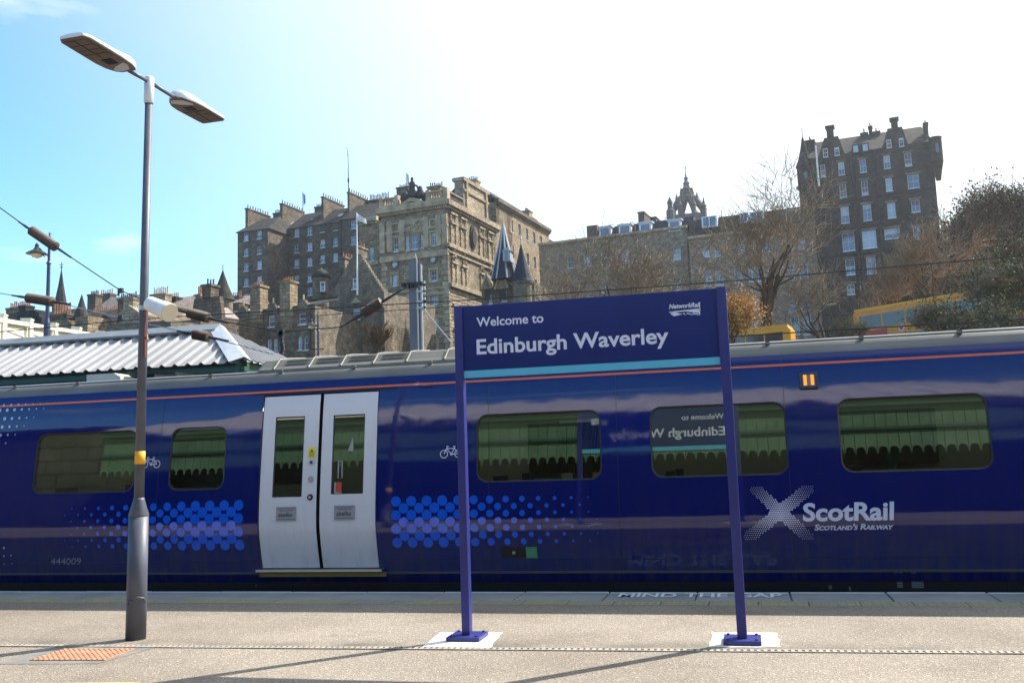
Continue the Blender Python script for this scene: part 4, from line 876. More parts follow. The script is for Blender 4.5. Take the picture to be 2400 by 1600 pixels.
# hip end facing right
def oh(y, t):      # t 0 eave .. 1 ridge end
    return Vector((xR+(xr-xR)*t, y, ze+(zr-ze)*t))
y = YO; hipN = Vector((zr-ze, 0, xR-xr)).normalized()
while y < YK-.05:
    y1 = min(y+.26, YK)
    def tm2(yy): return 1-abs(yy-YR)/(YR-YO)
    ys_ = [y, y+.03, y+.08, y+.11, y1]; hs_ = [0, 1, 1, 0, 0]; lo = [oh(yy, 0)+hipN*.05*h_ for yy, h_ in zip(ys_, hs_)]; hi = [oh(yy, max(0, tm2(min(max(yy, YO), YK))))+hipN*.05*h_ for yy, h_ in zip(ys_, hs_)]
    mb = MB(); mb.add(lo+hi, [(i, i+1, 6+i, 5+i) for i in range(4)]); mb.build('roof_sheet', M['sheet'], opp); y = y1
mb = MB(); mb.add([(XO0, YR, zr), (xr, YR, zr), (xR, YK, ze), (XO0, YK, ze)], [(0, 1, 2, 3)]); mb.build('back_slope', M['sheet'], opp)
M['flash'] = vary(mat('flashing', (.50, .52, .55), .4, .2), .1, 3)
mb = MB()
mb.hexa([on(XO0, .86)+slopeN*.07, on(xr+.05, .86)+slopeN*.07, on(xr+.05, 1)+slopeN*.05, on(XO0, 1)+slopeN*.05, on(XO0, .86)+slopeN*.12, on(xr+.05, .86)+slopeN*.12, on(xr+.05, 1)+slopeN*.15, on(XO0, 1)+slopeN*.15])
mb.build('ridge_cap', vary(mat('ridge_grey', (.20, .22, .23), .5), .2, 2), opp)
mb = MB(); A, B = Vector((xR, YO, ze)), Vector((xr, YR, zr)); d_ = (B-A).normalized(); wa = d_.cross(slopeN).normalized()*.30; wb = -d_.cross(hipN).normalized()*.12; nn_ = (slopeN+hipN).normalized()
wa = wa if wa.x < 0 else -wa; wb = wb if wb.x > 0 else -wb
mb.add([A+slopeN*.08+wa, A+nn_*.10, A+hipN*.08+wb, B+slopeN*.08+wa*.8, B+nn_*.12, B+hipN*.08+wb*.8], [(0, 1, 4, 3), (1, 2, 5, 4)]); mb.build('hip_cap', M['flash'], opp)
mb = MB(); mb.box(XO0, xR, YO+.12, YO+.22, ze-.55, ze-.02); mb.box(XO0, xR, YO+.02, YO+.12, ze-.20, ze-.10); mb.box(XO0, xR, YO+.05, YO+.12, ze-.40, ze-.34)
mb.box(xR-.2, xR-.1, YO, YK, ze-.55, ze-.02); mb.build('fascia', M['green_dark'], opp)
mb = MB(); mb.box(XO0, xR-.4, YO+.5, YK-.3, ze-.14, ze-.05); mb.build('soffit', M['under'], opp)
mb = MB(); mb.box(XO0, xR-.5, YO+1.9, YO+2.0, -.03, ze-.14); mb.build('screen_wall', M['green_dark'], opp)
for x in (-28, -22, -16, -10.5): mb = MB(); mb.tube([(x, YO+1.2, -.03), (x, YO+1.2, ze-.14)], .1, 10); mb.build('column', M['green_dark'], opp)
mb = MB(); mb.box(-60, 40, 17.45, 34, -1.1, -.04); mb.build('far_platform', M['asphalt'], kind='structure')
# plant units on the low roof in front of that canopy
M['cream'] = vary(mat('cream', (.62, .57, .44), .6), .12, 2)
a, b = pl(203, 878, 16.5), pl(272, 897, 16.5); c, d = pl(362, 868, 16.9), pl(414, 890, 16.9)
un = empty('equipment_cabinet', (a.x+.5, 16.8, -.04), 'cream equipment housing top showing over the train roof left of the lamp post', 'equipment cabinet')
mb = MB(); mb.prism([(a.x, 16.5, 0), (b.x+.1, 16.5, 0), (b.x+.1, 16.5, b.z+.12), (b.x-.05, 16.5, b.z+.2), (a.x, 16.5, a.z)], (0, .7, 0)); mb.build('housing', M['cream'], un)
mb = MB(); 
for k in range(4): xx = a.x+.32+k*.13; mb.box(xx, xx+.06, 16.494, 16.5, b.z+.02, b.z+.06)
mb.build('vents', M['tblack'], un)
cn = empty('cable_cabinet', (c.x, 17, -.04), 'pale box with a dark lid over the train roof right of the lamp post', 'equipment cabinet')
mb = MB(); mb.prism([(c.x, 16.9, 0), (d.x, 16.9, 0), (d.x, 16.9, d.z+.12), (c.x, 16.9, c.z-.06)], (0, .5, 0)); mb.build('housing', M['cream'], cn)
mb = MB(); mb.hexa([(c.x-.5, 16.7, c.z-.04), (d.x+.1, 16.7, d.z+.10), (d.x+.1, 17.5, d.z+.10), (c.x-.5, 17.5, c.z-.04), (c.x-.5, 16.7, c.z+.0), (d.x+.1, 16.7, d.z+.14), (d.x+.1, 17.5, d.z+.14), (c.x-.5, 17.5, c.z+.0)]); mb.build('lid', M['tblack'], cn)
mb = MB(); mb.box(c.x-.9, c.x-.02, 16.95, 17.4, -.04, c.z-.05); mb.build('dark_side', M['tblack'], cn)

# ================================================================ OVERHEAD LINE EQUIPMENT
M['insul'] = vary(mat('insulator', (.085, .055, .04), .65), .25, 8); M['wire_pale'] = mat('wire_pale', (.42, .44, .45), .5, .3); M['wire_dark'] = mat('wire_dark', (.03, .03, .03), .6)
def cable(name, pts, Ys, rad, material, label, ins=(), insr=.09, fit=(), sub='insulator'):
    """pts: pixels; Ys: distance per point; ins: index pairs that carry an insulator"""
    P = [pl(p[0], p[1], y) for p, y in zip(pts, Ys)]; c = P[len(P)//2]
    e_ = empty(name, c, label, 'overhead wire')
    mb = MB(); mb.tube(P, rad, 6); mb.build('wire', material, e_)
    for (i, t0, t1) in ins:
        A, B = P[i]*(1-t0)+P[i+1]*t0, P[i]*(1-t1)+P[i+1]*t1; mb = MB(); n_ = 13; q = []; rr = []
        for k in range(n_*2+1): t = k/(n_*2); q.append(A*(1-t)+B*t); rr.append(insr*(1.0 if k % 2 else .80)*(1 if 0 < k < n_*2 else .6))
        mb.tube(q, rr, 12); mb.build(sub, M['insul'], e_)
        dd = (B-A).normalized(); mb = MB(); mb.tube([A-dd*.35, A-dd*.22, A-dd*.2, A], [rad*1.5, rad*1.6, insr*.25, insr*.25], 8); mb.tube([B, B+dd*.15, B+dd*.17, B+dd*.4], [insr*.25, insr*.25, rad*2, rad*1.6], 8); mb.build('clamp', M['wire_dark'], e_, kind='stuff')
    for i in fit:
        mb = MB(); mb.box(P[i].x-.035, P[i].x+.045, P[i].y-.03, P[i].y+.03, P[i].z-.045, P[i].z+.045); mb.box(P[i].x-.055, P[i].x-.036, P[i].y-.02, P[i].y+.02, P[i].z-.10, P[i].z+.02); mb.build('fitting', M['wire_dark'], e_)
    return e_
Y1 = 15.0
cable('span_wire', [(-40, 455), (0, 487), (62, 532), (150, 592), (283, 681), (336, 703), (400, 722), (500, 748), (660, 779), (800, 766), (955, 671)], [15]*11, .011, M['wire_dark'], 'upper span wire with a large brown insulator sloping down across the sky', ins=[(2, .12, .80), (6, .42, .9), (9, .33, .62)], insr=.098, fit=(4, 8))
cable('span_wire', [(-40, 680), (0, 687), (60, 697), (130, 708), (283, 745), (450, 782), (490, 790), (640, 830)], [15]*8, .011, M['wire_pale'], 'lower span wire with brown insulators above the white canopy roof', ins=[(2, .05, .92), (5, .1, 1.0)], insr=.098, fit=(4,))
a = pl(662, 781, 15); dw = empty('dropper', a, 'thin dropper hanging below the span wire over the canopy hip end', 'overhead wire')
mb = MB(); P = [pl(661+random.uniform(-2, 2), 781+k*9, 15) for k in range(6)]; mb.tube(P, .012, 5); 
for p in P: mb.box(p.x-.03, p.x+.03, 14.97, 15.03, p.z-.03, p.z+.03)
mb.build('links', M['wire_dark'], dw)
for pts, Y, lab in (([(-60, 783), (283, 751.6), (417, 742), (700, 726), (1100, 703), (1700, 660), (2460, 594)], 14.2, 'black contact wire running right across the view behind the sign'),
                    ([(240, 763), (500, 751), (700, 742), (900, 729), (1100, 716)], 20, 'thin black wire crossing low in front of the stone houses'),
                    ([(1700, 789), (1950, 774), (2460, 744)], 13.4, 'upper of two thin wires just above the train roof at right'),
                    ([(1700, 808), (1950, 791), (2200, 778), (2460, 762)], 13.0, 'lower of two thin wires just above the train roof at right')):
    cable('contact_wire', pts, [Y]*len(pts), .009, M['wire_dark'], lab)
# mast
YM = 19.0; a, b = pl(957, 611, YM), pl(990, 820, YM); mast = empty('line_mast', (a.x+.15, YM, 0), 'grey steel overhead line mast rising behind the train left of the sign', 'mast')
M['mast'] = vary(mat('mast_steel', (.16, .165, .17), .65, .1), .3, 1.2, 6)
mx0, mx1 = a.x, pl(990, 700, YM).x; wfl = mx1-mx0
mb = MB(); mb.box(mx0, mx0+wfl*.62, YM, YM+.02, -.04, a.z); mb.box(mx0+wfl*.30, mx0+wfl*.34, YM+.02, YM+.26, -.04, a.z); mb.box(mx0, mx0+wfl*.62, YM+.26, YM+.28, -.04, a.z); mb.build('column', M['mast'], mast)
mb = MB(); mb.box(mx1-wfl*.12, mx1, YM-.02, YM+.02, -.04, pl(985, 620, YM).z); mb.tube([(mx0+wfl*.66, YM-.03, 2), (mx0+wfl*.66, YM-.03, a.z), (mx0+wfl*.55, YM-.03, a.z+.12), (mx0+wfl*.42, YM-.03, a.z+.06)], .015, 6); mb.build('conduit', M['wire_pale'], mast)
zc = pl(970, 668, YM).z; mb = MB()
for k in range(5): mb.box(mx0-.14+k*.10, mx0-.07+k*.10, YM-.1, YM-.01, zc-.04-.03*(k % 2), zc+.05)
mb.build('bracket', M['wire_dark'], mast)
mb = MB()
for py in (670, 708): z = pl(970, py, YM).z; mb.box(mx0+wfl*.6, mx1+.08, YM-.06, YM-.02, z-.03, z+.02); mb.box(mx0+wfl*.6, mx1+.08, YM-.06, YM-.02, z-.16, z-.12); mb.box(mx1+.04, mx1+.08, YM-.06, YM-.02, z-.2, z+.08)
mb.build('clamp', M['wire_pale'], mast, kind='stuff')
cable('stay_wire', [(990, 722), (1010, 745), (1060, 805)], [YM, YM, YM], .014, M['wire_pale'], 'short stay wire running down from the grey mast to behind the sign')

# ================================================================ OLD TOWN BUILDINGS ON THE RIDGE
def base_z(fac, u, d=0): p = fac.p(u, 0, d); return ground_z(p.x, p.y)-1.5
def block(name, px0, px1, py_top, D, rot, material, label, cat, rows=(), depth=14, bars=(1, 1), pane='pane', frame='sash', z0=None, top_px=None, group=None, wall_label=None):
    """front wall (with openings), plus plain side and back walls. rows: pixel rectangles"""
    f = Fac(px0, D, rot, py_top); u1, _ = f.uz(px1, py_top); zt = f.uz(top_px or (px0+px1)/2, py_top)[1]; zb = z0 if z0 is not None else base_z(f, u1/2)
    root = empty(name, f.p(u1/2, zb, depth/2), label, cat, group)
    ws = [f.rect(r) for r in rows]
    wall(f, 0, u1, zb, zt, ws, material, root)
    mb = MB(); P = [f.p(0, zb, .5), f.p(0, zb, depth), f.p(u1, zb, depth), f.p(u1, zb, .5)]; Q = [Vector((p.x, p.y, zt)) for p in P]
    mb.add(P+Q, [(0, 4, 5, 1), (1, 5, 6, 2), (2, 6, 7, 3), (4, 7, 6, 5)]); mb.build('rear_wall', material, root)
    for w_ in ws:
        if w_[0] > 0 and w_[1] < u1 and w_[3] < zt: window(f, w_, root, bars=bars, pane=random.choice((pane, pane, 'pane_pale')) if pane == 'pane' else pane, frame=frame)
    return f, root, u1, zb, zt
def band(f, u0, u1, z, h, proj, material, root, name='string_course'):
    mb = MB(); f.box(mb, u0, u1, z, z+h, -proj, .1); return mb.build(name, material, root)
def brackets(f, u0, u1, z, h, proj, n, material, root):
    mb = MB()
    for i in range(n): u = u0+(u1-u0)*(i+.5)/n; f.box(mb, u-.11, u+.11, z-h, z-.01, -proj, -.002)
    return mb.build('cornice_brackets', material, root, kind='stuff')
def crow_gable(f, ua, ub, ze, zp, d0, d1, n, material, root, ut=None, name='gable', tw=.9):
    """crow-stepped gable wall"""
    um = (ua+ub)/2 if ut is None else ut; mb = MB()
    for i in range(n):
        t0 = i/n; t1 = (i+1)/n
        f.box(mb, ua+(um-tw/2-ua)*t0, ub+(um+tw/2-ub)*t0, ze+(zp-ze)*t0, ze+(zp-ze)*t1, d0, d1)
    return mb.build(name, material, root)
def gable(f, ua, ub, ze, zp, d0, d1, material, root, um=None, name='gable'):
    um = (ua+ub)/2 if um is None else um; mb = MB(); mb.prism([f.p(ua, ze, d0), f.p(ub, ze, d0), f.p(um, zp, d0)], f.n*(d1-d0)); return mb.build(name, material, root)
def chim(f, r, root, d0=0, d1=1.2, n=4, material=None, zb=None, pot='pot_dark', h=.8, cap=.12, pr=.14):
    """chimney from a pixel rectangle measured on the facade plane f (offset d0)"""
    x0, y0, x1, y1 = r; u0, z1 = f.uz(x0, y0, d0); u1, _ = f.uz(x1, y0, d0); z0 = f.uz((x0+x1)/2, y1, d0)[1] if zb is None else zb
    return chimney(f, u0, u1, d0, d1, z0, z1-.28, n, material or M['stone_dark'], root, pot, h, cap, pr)

# ---- great tenement with two wings (left)
colA = [(576.5, [555, 591, 626, 662, 698], 11, 19), (607.8, [550, 586, 621, 657, 692], 11, 19)]
rows = []
for cx_, ys_, w_, h_ in colA: rows += [(cx_-w_/2, y-h_/2, cx_+w_/2, y+h_/2) for y in ys_]
f, ro, u1, zb, zt = block('tenement_block', 557, 628, 541, 168, 8, M['stone_dark'], 'tall grey tenement block with rows of sash windows and big chimney slabs on the skyline', 'building', rows, depth=20, top_px=592)
fA = f
roof_gable(f, 0, u1, 0, 12, zt, zt+4.0, M['slate'], ro, hipl=1.8, hipr=1.8)
chim(f, (575, 488, 581, 560), ro, d0=2.0, d1=9.5, n=9, zb=zt)
# recessed return and main range
f2 = Fac(628, 168, 8, 541, o=fA.p(u1, 0, 7.0)); ue = f2.uz(812, 520)[0]; zt2 = f2.uz(730, 530)[1]
cols = [(664.5, [552, 588, 622, 659], 11, 19), (695.5, [546, 583, 618, 655], 11.5, 19), (726, [541.5, 578, 614, 651, 683], 11.5, 19), (756, [534.5, 571, 607], 11.5, 19), (786, [530, 567, 603], 11, 20)]
ws = [f2.rect((c-w_/2, y-h_/2, c+w_/2, y+h_/2)) for c, ys_, w_, h_ in cols for y in ys_]
wall(f2, -.3, ue, zb, zt2, ws, M['stone_dark'], ro)
for w_ in ws: window(f2, w_, ro, pane=random.choice(('pane', 'pane_pale')))
roof_gable(f2, 0, ue, 0, 12, zt2, zt2+4.6, M['slate'], ro, hipl=0, hipr=0)
for (x0, y0, x1, dd) in ((656, 477, 662, 8), (753, 461, 758, 8), (814, 450, 819, 8)): chim(f2, (x0, y0, x1, 560), ro, d0=2.2, d1=2.2+dd, n=9, zb=zt2+.1)
for (x0, y0, x1) in ((640, 500, 656), (737, 485, 754)): chim(f2, (x0, y0, x1, 560), ro, d0=9, d1=10.4, n=5, zb=zt2+.1)
mb = MB()
for (x, y, s_) in ((682, 522, 4), (727, 516, 5), (757, 512, 9), (797, 503, 11)):
    a, z = f2.uz(x, y, 2.2); mb.hexa([f2.p(a-s_*.05, z-.5, 2.0), f2.p(a+s_*.05, z-.5, 2.0), f2.p(a+s_*.05, z+.3, 3.0), f2.p(a-s_*.05, z+.3, 3.0)]+[f2.p(a-s_*.05, z-.4, 1.9), f2.p(a+s_*.05, z-.4, 1.9), f2.p(a+s_*.05, z+.4, 2.9), f2.p(a-s_*.05, z+.4, 2.9)])
mb.build('skylights', M['lead'], ro, kind='stuff')
# narrow bay next to the city chambers
f3 = Fac(812, 168, 8, 520, o=f2.p(ue-.2, 0, -1.2)); u3 = f3.uz(845, 520)[0]; zt3 = f3.uz(830, 512)[1]
ws = [f3.rect(r) for r in ((822, 517, 835, 536), (822, 553, 835, 573))]
wall(f3, 0, u3, zb, zt3, ws, M['stone_dark'], ro, thick=9)
for w_ in ws: window(f3, w_, ro)
mb = MB(); mb.tube([f3.p(-.25, zb, -.15), f3.p(-.25, zt3, -.15)], .12, 6); mb.build('downpipe', M['iron'], ro)
roof_gable(f3, 0, u3+6, 0, 12, zt3, zt3+4.4, M['slate'], ro)

# ---- ornate stone office with pediment (centre)
DC = 150
rowsC = [(922, 558, 934, 590), (1012, 545, 1022.5, 576), (964, 551, 979.5, 584), (951, 554, 959, 587), (985.5, 550, 994, 581),
         (919.5, 644, 931, 670), (1010, 633, 1023, 659), (920, 701, 934, 726), (1010, 687, 1024, 714), (921, 753, 934, 783), (1011, 744, 1024, 774), (1013, 803, 1024, 830)]
f, ro, u1, zb, zt = block('civic_building', 893, 1047, 492, DC, 9, M['stone_tan'], 'ornate tan stone office building with pediment, balustrade, statue and sunlit carved side wall', 'building', rowsC, depth=23, top_px=970)
fC = f
band(f, -.6, u1+.6, zt, .9, .8, M['trim'], ro, 'cornice'); brackets(f, -.3, u1+.3, zt, .5, .55, 34, M['trim'], ro)
for py, h_, pj in ((600, .7, .45), (533, .35, .25), (590, .3, .35), (689, .4, .3), (742, .3, .2), (675, .25, .12)):
    z = f.uz(970, py+8)[1]; band(f, -.2, u1+.2, z, h_, pj, M['trim'], ro)
# rusticated quoins and pilasters of the piano nobile
zA, zB = f.uz(970, 590)[1], f.uz(970, 512)[1]
for px in (897, 914, 943, 999, 1029, 1043): mb = MB(); u = f.uz(px, 550)[0]; f.box(mb, u-.5, u+.5, zA+.4, zB, -.28, -.003); mb.build('pilaster', M['trim'], ro)
mb = MB(); zq = f.uz(970, 600)[1]
for k in range(26):
    z = zq-1-k*.95
    for (a, b) in ((-.08, 1.1 if k % 2 else .8), (u1-(1.1 if k % 2 else .8), u1+.08)): f.box(mb, a, b, z, z+.72, -.09, -.003)
mb.build('quoins', M['trim'], ro, kind='stuff')
mb = MB()
for r in ((943, 512, 1000, 545),): a = f.rect(r); f.box(mb, a[0], a[1], a[2], a[3], -.12, -.003)
rnd = random.Random(3)
for k in range(60):
    u = a[0]+.5+rnd.random()*(a[1]-a[0]-1); z = a[2]+.4+rnd.random()*(a[3]-a[2]-.8); mb.lathe(f.p(u, z, -.2), [(rnd.uniform(.12, .3), -.2), (.1, .2)], 5)
mb.build('carved_panel', M['trim'], ro, kind='stuff')
for r in ((915, 523, 938, 545), (1006, 512, 1028, 537)):
    mb = MB(); a = f.rect(r); f.box(mb, a[0], a[1], a[2], a[2]+.25, -.2, -.003); f.box(mb, a[0], a[1], a[3]-.25, a[3], -.2, -.003); f.box(mb, a[0], a[0]+.3, a[2]+.25, a[3]-.25, -.2, -.003); f.box(mb, a[1]-.3, a[1], a[2]+.25, a[3]-.25, -.2, -.003); mb.build('relief_panel', M['trim'], ro)
for (px, py) in ((925.5, 619.5), (1015, 607.5)):      # round windows
    u, z = f.uz(px, py); pw = Vector(f.p(u, z, -.02)); fr = MB()
    def cir(r, d, n=20): return [f.p(u+r*math.cos(2*math.pi*k/n), z+r*math.sin(2*math.pi*k/n), d) for k in range(n)]
    A, B, Cc, Dd = cir(.85, -.003), cir(.85, -.28), cir(.56, -.28), cir(.56, -.003); fr.add(A+B+Cc+Dd, [(j*20+k, j*20+(k+1) % 20, (j+1)*20+(k+1) % 20, (j+1)*20+k) for j in range(3) for k in range(20)])
    o = fr.build('round_window', M['trim_dark'], ro); pb = MB(); pb.add(cir(.56, -.03), [tuple(range(20))]); pb.build('pane', M['pane_pale'], o)
    pb = MB(); f.box(pb, u-.54, u+.54, z-.05, z+.05, -.08, -.03); f.box(pb, u-.05, u+.05, z-.54, z+.54, -.085, -.035); pb.build('glazing_bars', M['sash'], o)
# window surrounds
mb = MB()
for r in rowsC[:2]+rowsC[5:]:
    a = f.rect(r); f.box(mb, a[0]-.38, a[0]-.02, a[2]-.1, a[3], -.14, -.003); f.box(mb, a[1]+.02, a[1]+.38, a[2]-.1, a[3], -.14, -.003); f.box(mb, a[0]-.45, a[1]+.45, a[3]+.02, a[3]+.42, -.2, -.003)
mb.build('window_surrounds', M['trim'], ro, kind='stuff')
# pediment, balustrade, statue
a, b = f.uz(936, 487)[0], f.uz(1002, 480)[0]; za = zt+.9; zp = f.uz(967, 463)[1]; gable(f, a, b, za, zp, -.7, 1.0, M['trim'], ro, name='pediment')
mb = MB(); zpi = zp-.8; mb.prism([f.p(a+1.6, za+.25, -.74), f.p(b-1.6, za+.25, -.74), f.p((a+b)/2, zpi, -.74)], f.n*.03); mb.build('tympanum', M['stone_dark'], ro)
mb = MB(); rnd = random.Random(5)
for (ua, ub) in ((0, a), (b, u1+.4)):
    f.box(mb, ua, ub, za, za+.3, -.5, .3); f.box(mb, ua, ub, za+1.5, za+1.75, -.5, .3); n_ = int((ub-ua)/.5)
    for k in range(n_): c = f.p(ua+(k+.5)*(ub-ua)/n_, za+.3, -.1); mb.lathe(c, [(.12, 0), (.2, .3), (.09, .7), (.16, 1.2)], 6)
    for uu in (ua+.3, ub-.3): f.box(mb, uu-.35, uu+.35, za, za+2.0, -.6, .5)
mb.build('balustrade', M['trim'], ro, kind='stuff')
mb = MB(); us_, zs_ = f.uz(966, 466); c = f.p(us_, zp-.2, .1)
mb.lathe(c, [(1.3, 0), (1.2, .5), (.8, .8), (.75, 1.3), (.5, 1.7), (.55, 2.4), (.5, 2.9), (.2, 3.15), (.26, 3.4), (.22, 3.7), (.05, 3.85)], 9)
mb.lathe(c+f.e*1.5, [(1.0, 0), (.9, .7), (.5, 1.3), (.4, 1.8), (.1, 2.1)], 7); mb.lathe(c-f.e*1.4, [(.9, 0), (.8, .6), (.5, 1.1), (.2, 1.6)], 7); mb.lathe(c+f.e*2.6-Vector((0, 0, .6)), [(.8, 0), (.6, .8), (.2, 1.4)], 7)
mb.tube([c+Vector((0, 0, 2.5)), c+f.e*.9+Vector((0, 0, 2.2)), c+f.e*1.2+Vector((0, 0, 1.4))], .18, 6)
mb.build('statue', M['stone_black'], ro, smooth=True)
mb = MB()
for (x0, x1, k0) in ((895, 935, 0), (1003, 1046, 1)):
    pass
mb = MB(); R4 = f.p(0, zt+.9, 1), f.p(u1, zt+.9, 1); roof_gable(f, 0, u1, 1.2, 21, zt+.9, zt+3.2, M['slate'], ro, hipl=4, hipr=4, over=0)
chim(f, (929, 440, 957, 480), ro, d0=6, d1=8, n=6, zb=zt+1, material=M['stone_dark']); chim(f, (1001, 438, 1032, 480), ro, d0=3, d1=5, n=7, zb=zt+1, material=M['stone_tan'])
chim(f, (1084, 424, 1115, 480), ro, d0=14, d1=16, n=7, zb=zt-4, material=M['stone_tan'])
chim(f2, (862, 470, 908, 500), ro, d0=9, d1=10.5, n=13, zb=zt3, material=M['stone_dark'], h=1.3)
# sunlit side wall
g = f.side(u1); gl = g.uz(1165, 560)[0]; gl = max(16, min(34, gl)); print('SIDE', gl, zt)
gw = []
zA = [(fC.uz(1047, y)[1]) for y in (484, 575, 590, 668, 690, 760)]
ncol = 5
for k in range(5):
    uc = 2.2+k*(gl-4)/4.4
    if k == 2: continue
    for (za_, zb_2) in ((zA[1]+.7, zA[1]+4.0), (zA[1]+4.7, zA[0]-1.0)): gw.append((uc-.75, uc+.75, za_, zb_2, 'a'))
    gw.append((uc-.65, uc+.65, zA[3]+.8, zA[3]+3.9, 'b'))
    for z in (zA[5]+.6, zA[5]-3.6, zA[5]-7.8): gw.append((uc-.6, uc+.6, z, z+2.6, 'c'))
wall(g, 0, gl, zb, zt, gw, M['stone_cream'], ro)
for w_ in gw: window(g, w_, ro, pane='pane', sill=False, rec=.35)
mb = MB(); rnd = random.Random(9)
for w_ in gw:
    for sd, s_ in ((w_[0], -1), (w_[1], 1)):
        z = w_[2]; k = 0
        while z < w_[3]-.2: pw = .42 if k % 2 else .25; g.box(mb, min(sd+s_*.01, sd+s_*pw), max(sd+s_*.01, sd+s_*pw), z, z+.42, -.22 if k % 2 else -.14, -.003); z += .5; k += 1
    g.box(mb, w_[0]-.5, w_[1]+.5, w_[3]+.02, w_[3]+.35, -.4, -.003)
    if w_[4] == 'b':
        for q in range(10): c = g.p((w_[0]+w_[1])/2+rnd.uniform(-.8, .8), w_[3]+.6+rnd.random()*2.0, -.15); mb.lathe(c, [(rnd.uniform(.15, .32), -.2), (.1, .25)], 5)
mb.build('window_surrounds', M['stone_cream'], ro, kind='stuff')
uc = 2.2+2*(gl-4)/4.4; mb = MB(); zc = (zA[1]+zA[0])/2
for (r_, d_, h_) in ((1.15, -.25, 2.3), (.8, -.5, 1.6)):
    mb.prism([g.p(uc+r_*math.cos(t), zc+h_*math.sin(t), d_) for t in [2*math.pi*k/14 for k in range(14)]], g.n*(-d_-.003))
mb.build('oval_carving', M['stone_black'], ro)
band(g, -.7, gl+.2, zt, .9, .8, M['stone_cream'], ro, 'cornice'); brackets(g, -.3, gl, zt, .5, .55, 26, M['stone_cream'], ro)
for z, h_, pj in ((zA[1]-.2, .6, .45), (zA[3]-.3, .7, .7), (zA[2]-.1, .3, .3)): band(g, -.2, gl+.1, z, h_, pj, M['stone_cream'], ro)
mb = MB(); z = zA[3]-1
while z > zb: g.box(mb, 0, gl, z-.05, z+.43, -.10, -.003); z -= .6
mb.build('rusticated_courses', M['stone_cream'], ro, kind='stuff')
# attic pier and balustrade over the side wall
u0_, u1_ = gl*.30, gl*.80; mb = MB(); zq = zt+.9; g.box(mb, u0_, u1_, zq, zq+5.0, -.2, 1.5); g.box(mb, u0_-.3, u1_+.3, zq+5.0, zq+5.6, -.5, 1.8); g.box(mb, u0_+.8, u0_+1.4, zq, zq+5, -.5, -.203); g.box(mb, u1_-1.4, u1_-.8, zq, zq+5, -.5, -.203); g.box(mb, u0_-.1, u1_+.1, zq+3.1, zq+3.5, -.45, -.18); mb.build('attic_pier', M['stone_cream'], ro)
mb = MB(); g.box(mb, 0, u0_, zq, zq+.3, -.3, .3); g.box(mb, 0, u0_, zq+1.4, zq+1.7, -.3, .3)
for k in range(10): mb.lathe(g.p((k+.5)*u0_/10, zq+.3, 0), [(.1, 0), (.18, .3), (.08, .7), (.14, 1.1)], 6)
mb.build('balustrade', M['trim_dark'], ro, kind='stuff')
# left recessed bay of the office
f4 = Fac(842, DC+6, 9, 520); u4 = f4.uz(900, 520)[0]; zt4 = f4.uz(868, 520)[1]; ws = [f4.rect((865, 580, 876, 612)), f4.rect((858, 645, 868, 668))]
wall(f4, 0, u4, zb, zt4, ws, M['stone_tan'], ro, thick=8)
for w_ in ws: window(f4, w_, ro)
band(f4, -.4, u4-1.2, zt4, .8, .7, M['trim'], ro, 'cornice'); brackets(f4, -.2, u4-1.3, zt4, .5, .5, 12, M['trim'], ro); band(f4, 0, u4-1.2, f4.uz(868, 622)[1], .6, .3, M['trim'], ro)
roof_gable(f4, 0, u4, 1, 12, zt4+.8, zt4+4.5, M['slate'], ro)

# ---- lit wing stepping away to the right of the office
f, ro, u1, zb, zt = block('stone_wing', 1120, 1162, 476, 178, 9, M['stone_tan'], 'high stone wing with a sloping roof and twin sunlit chimneys behind the ornate office', 'building', [(1135, 498, 1148, 513)], depth=8)
g = f.side(u1); L_ = 30; ws = [(3+k*4.2, 4.4+k*4.2, z, z+2.6) for k in range(6) for z in (zt-4.5, zt-10, zt-15)]
wall(g, 0, L_, zb, zt+.0, ws, M['stone_tan'], ro, thick=9)
for w_ in ws: window(g, w_, ro, rec=.3)
band(g, -.2, L_, zt, .7, .7, M['stone_dark'], ro, 'cornice'); brackets(g, 0, L_, zt, .5, .5, 40, M['stone_dark'], ro)
roof_gable(f, -9, u1, 0, L_, zt+.7, zt+6.0, M['slate'], ro, along=False, over=.2)
a = g.uz(1201, 470)[0]; 
for k in range(2): chimney(g, L_*.62+k*2.6, L_*.62+k*2.6+2.0, .2, 2.0, zt+.7, g.uz(1215, 478)[1]-k*1.2, 4, M['stone_cream'], ro)
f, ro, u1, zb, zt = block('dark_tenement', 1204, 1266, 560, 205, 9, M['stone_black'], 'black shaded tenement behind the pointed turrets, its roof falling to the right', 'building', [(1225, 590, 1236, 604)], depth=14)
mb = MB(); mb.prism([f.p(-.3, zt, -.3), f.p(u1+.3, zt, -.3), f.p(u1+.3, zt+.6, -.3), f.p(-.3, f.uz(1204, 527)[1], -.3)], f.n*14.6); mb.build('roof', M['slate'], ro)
for k in range(3): chimney(f, 1+k*1.9, 2.4+k*1.9, 2, 4, zt, f.uz(1225, 548)[1], 2, M['stone_black'], ro)

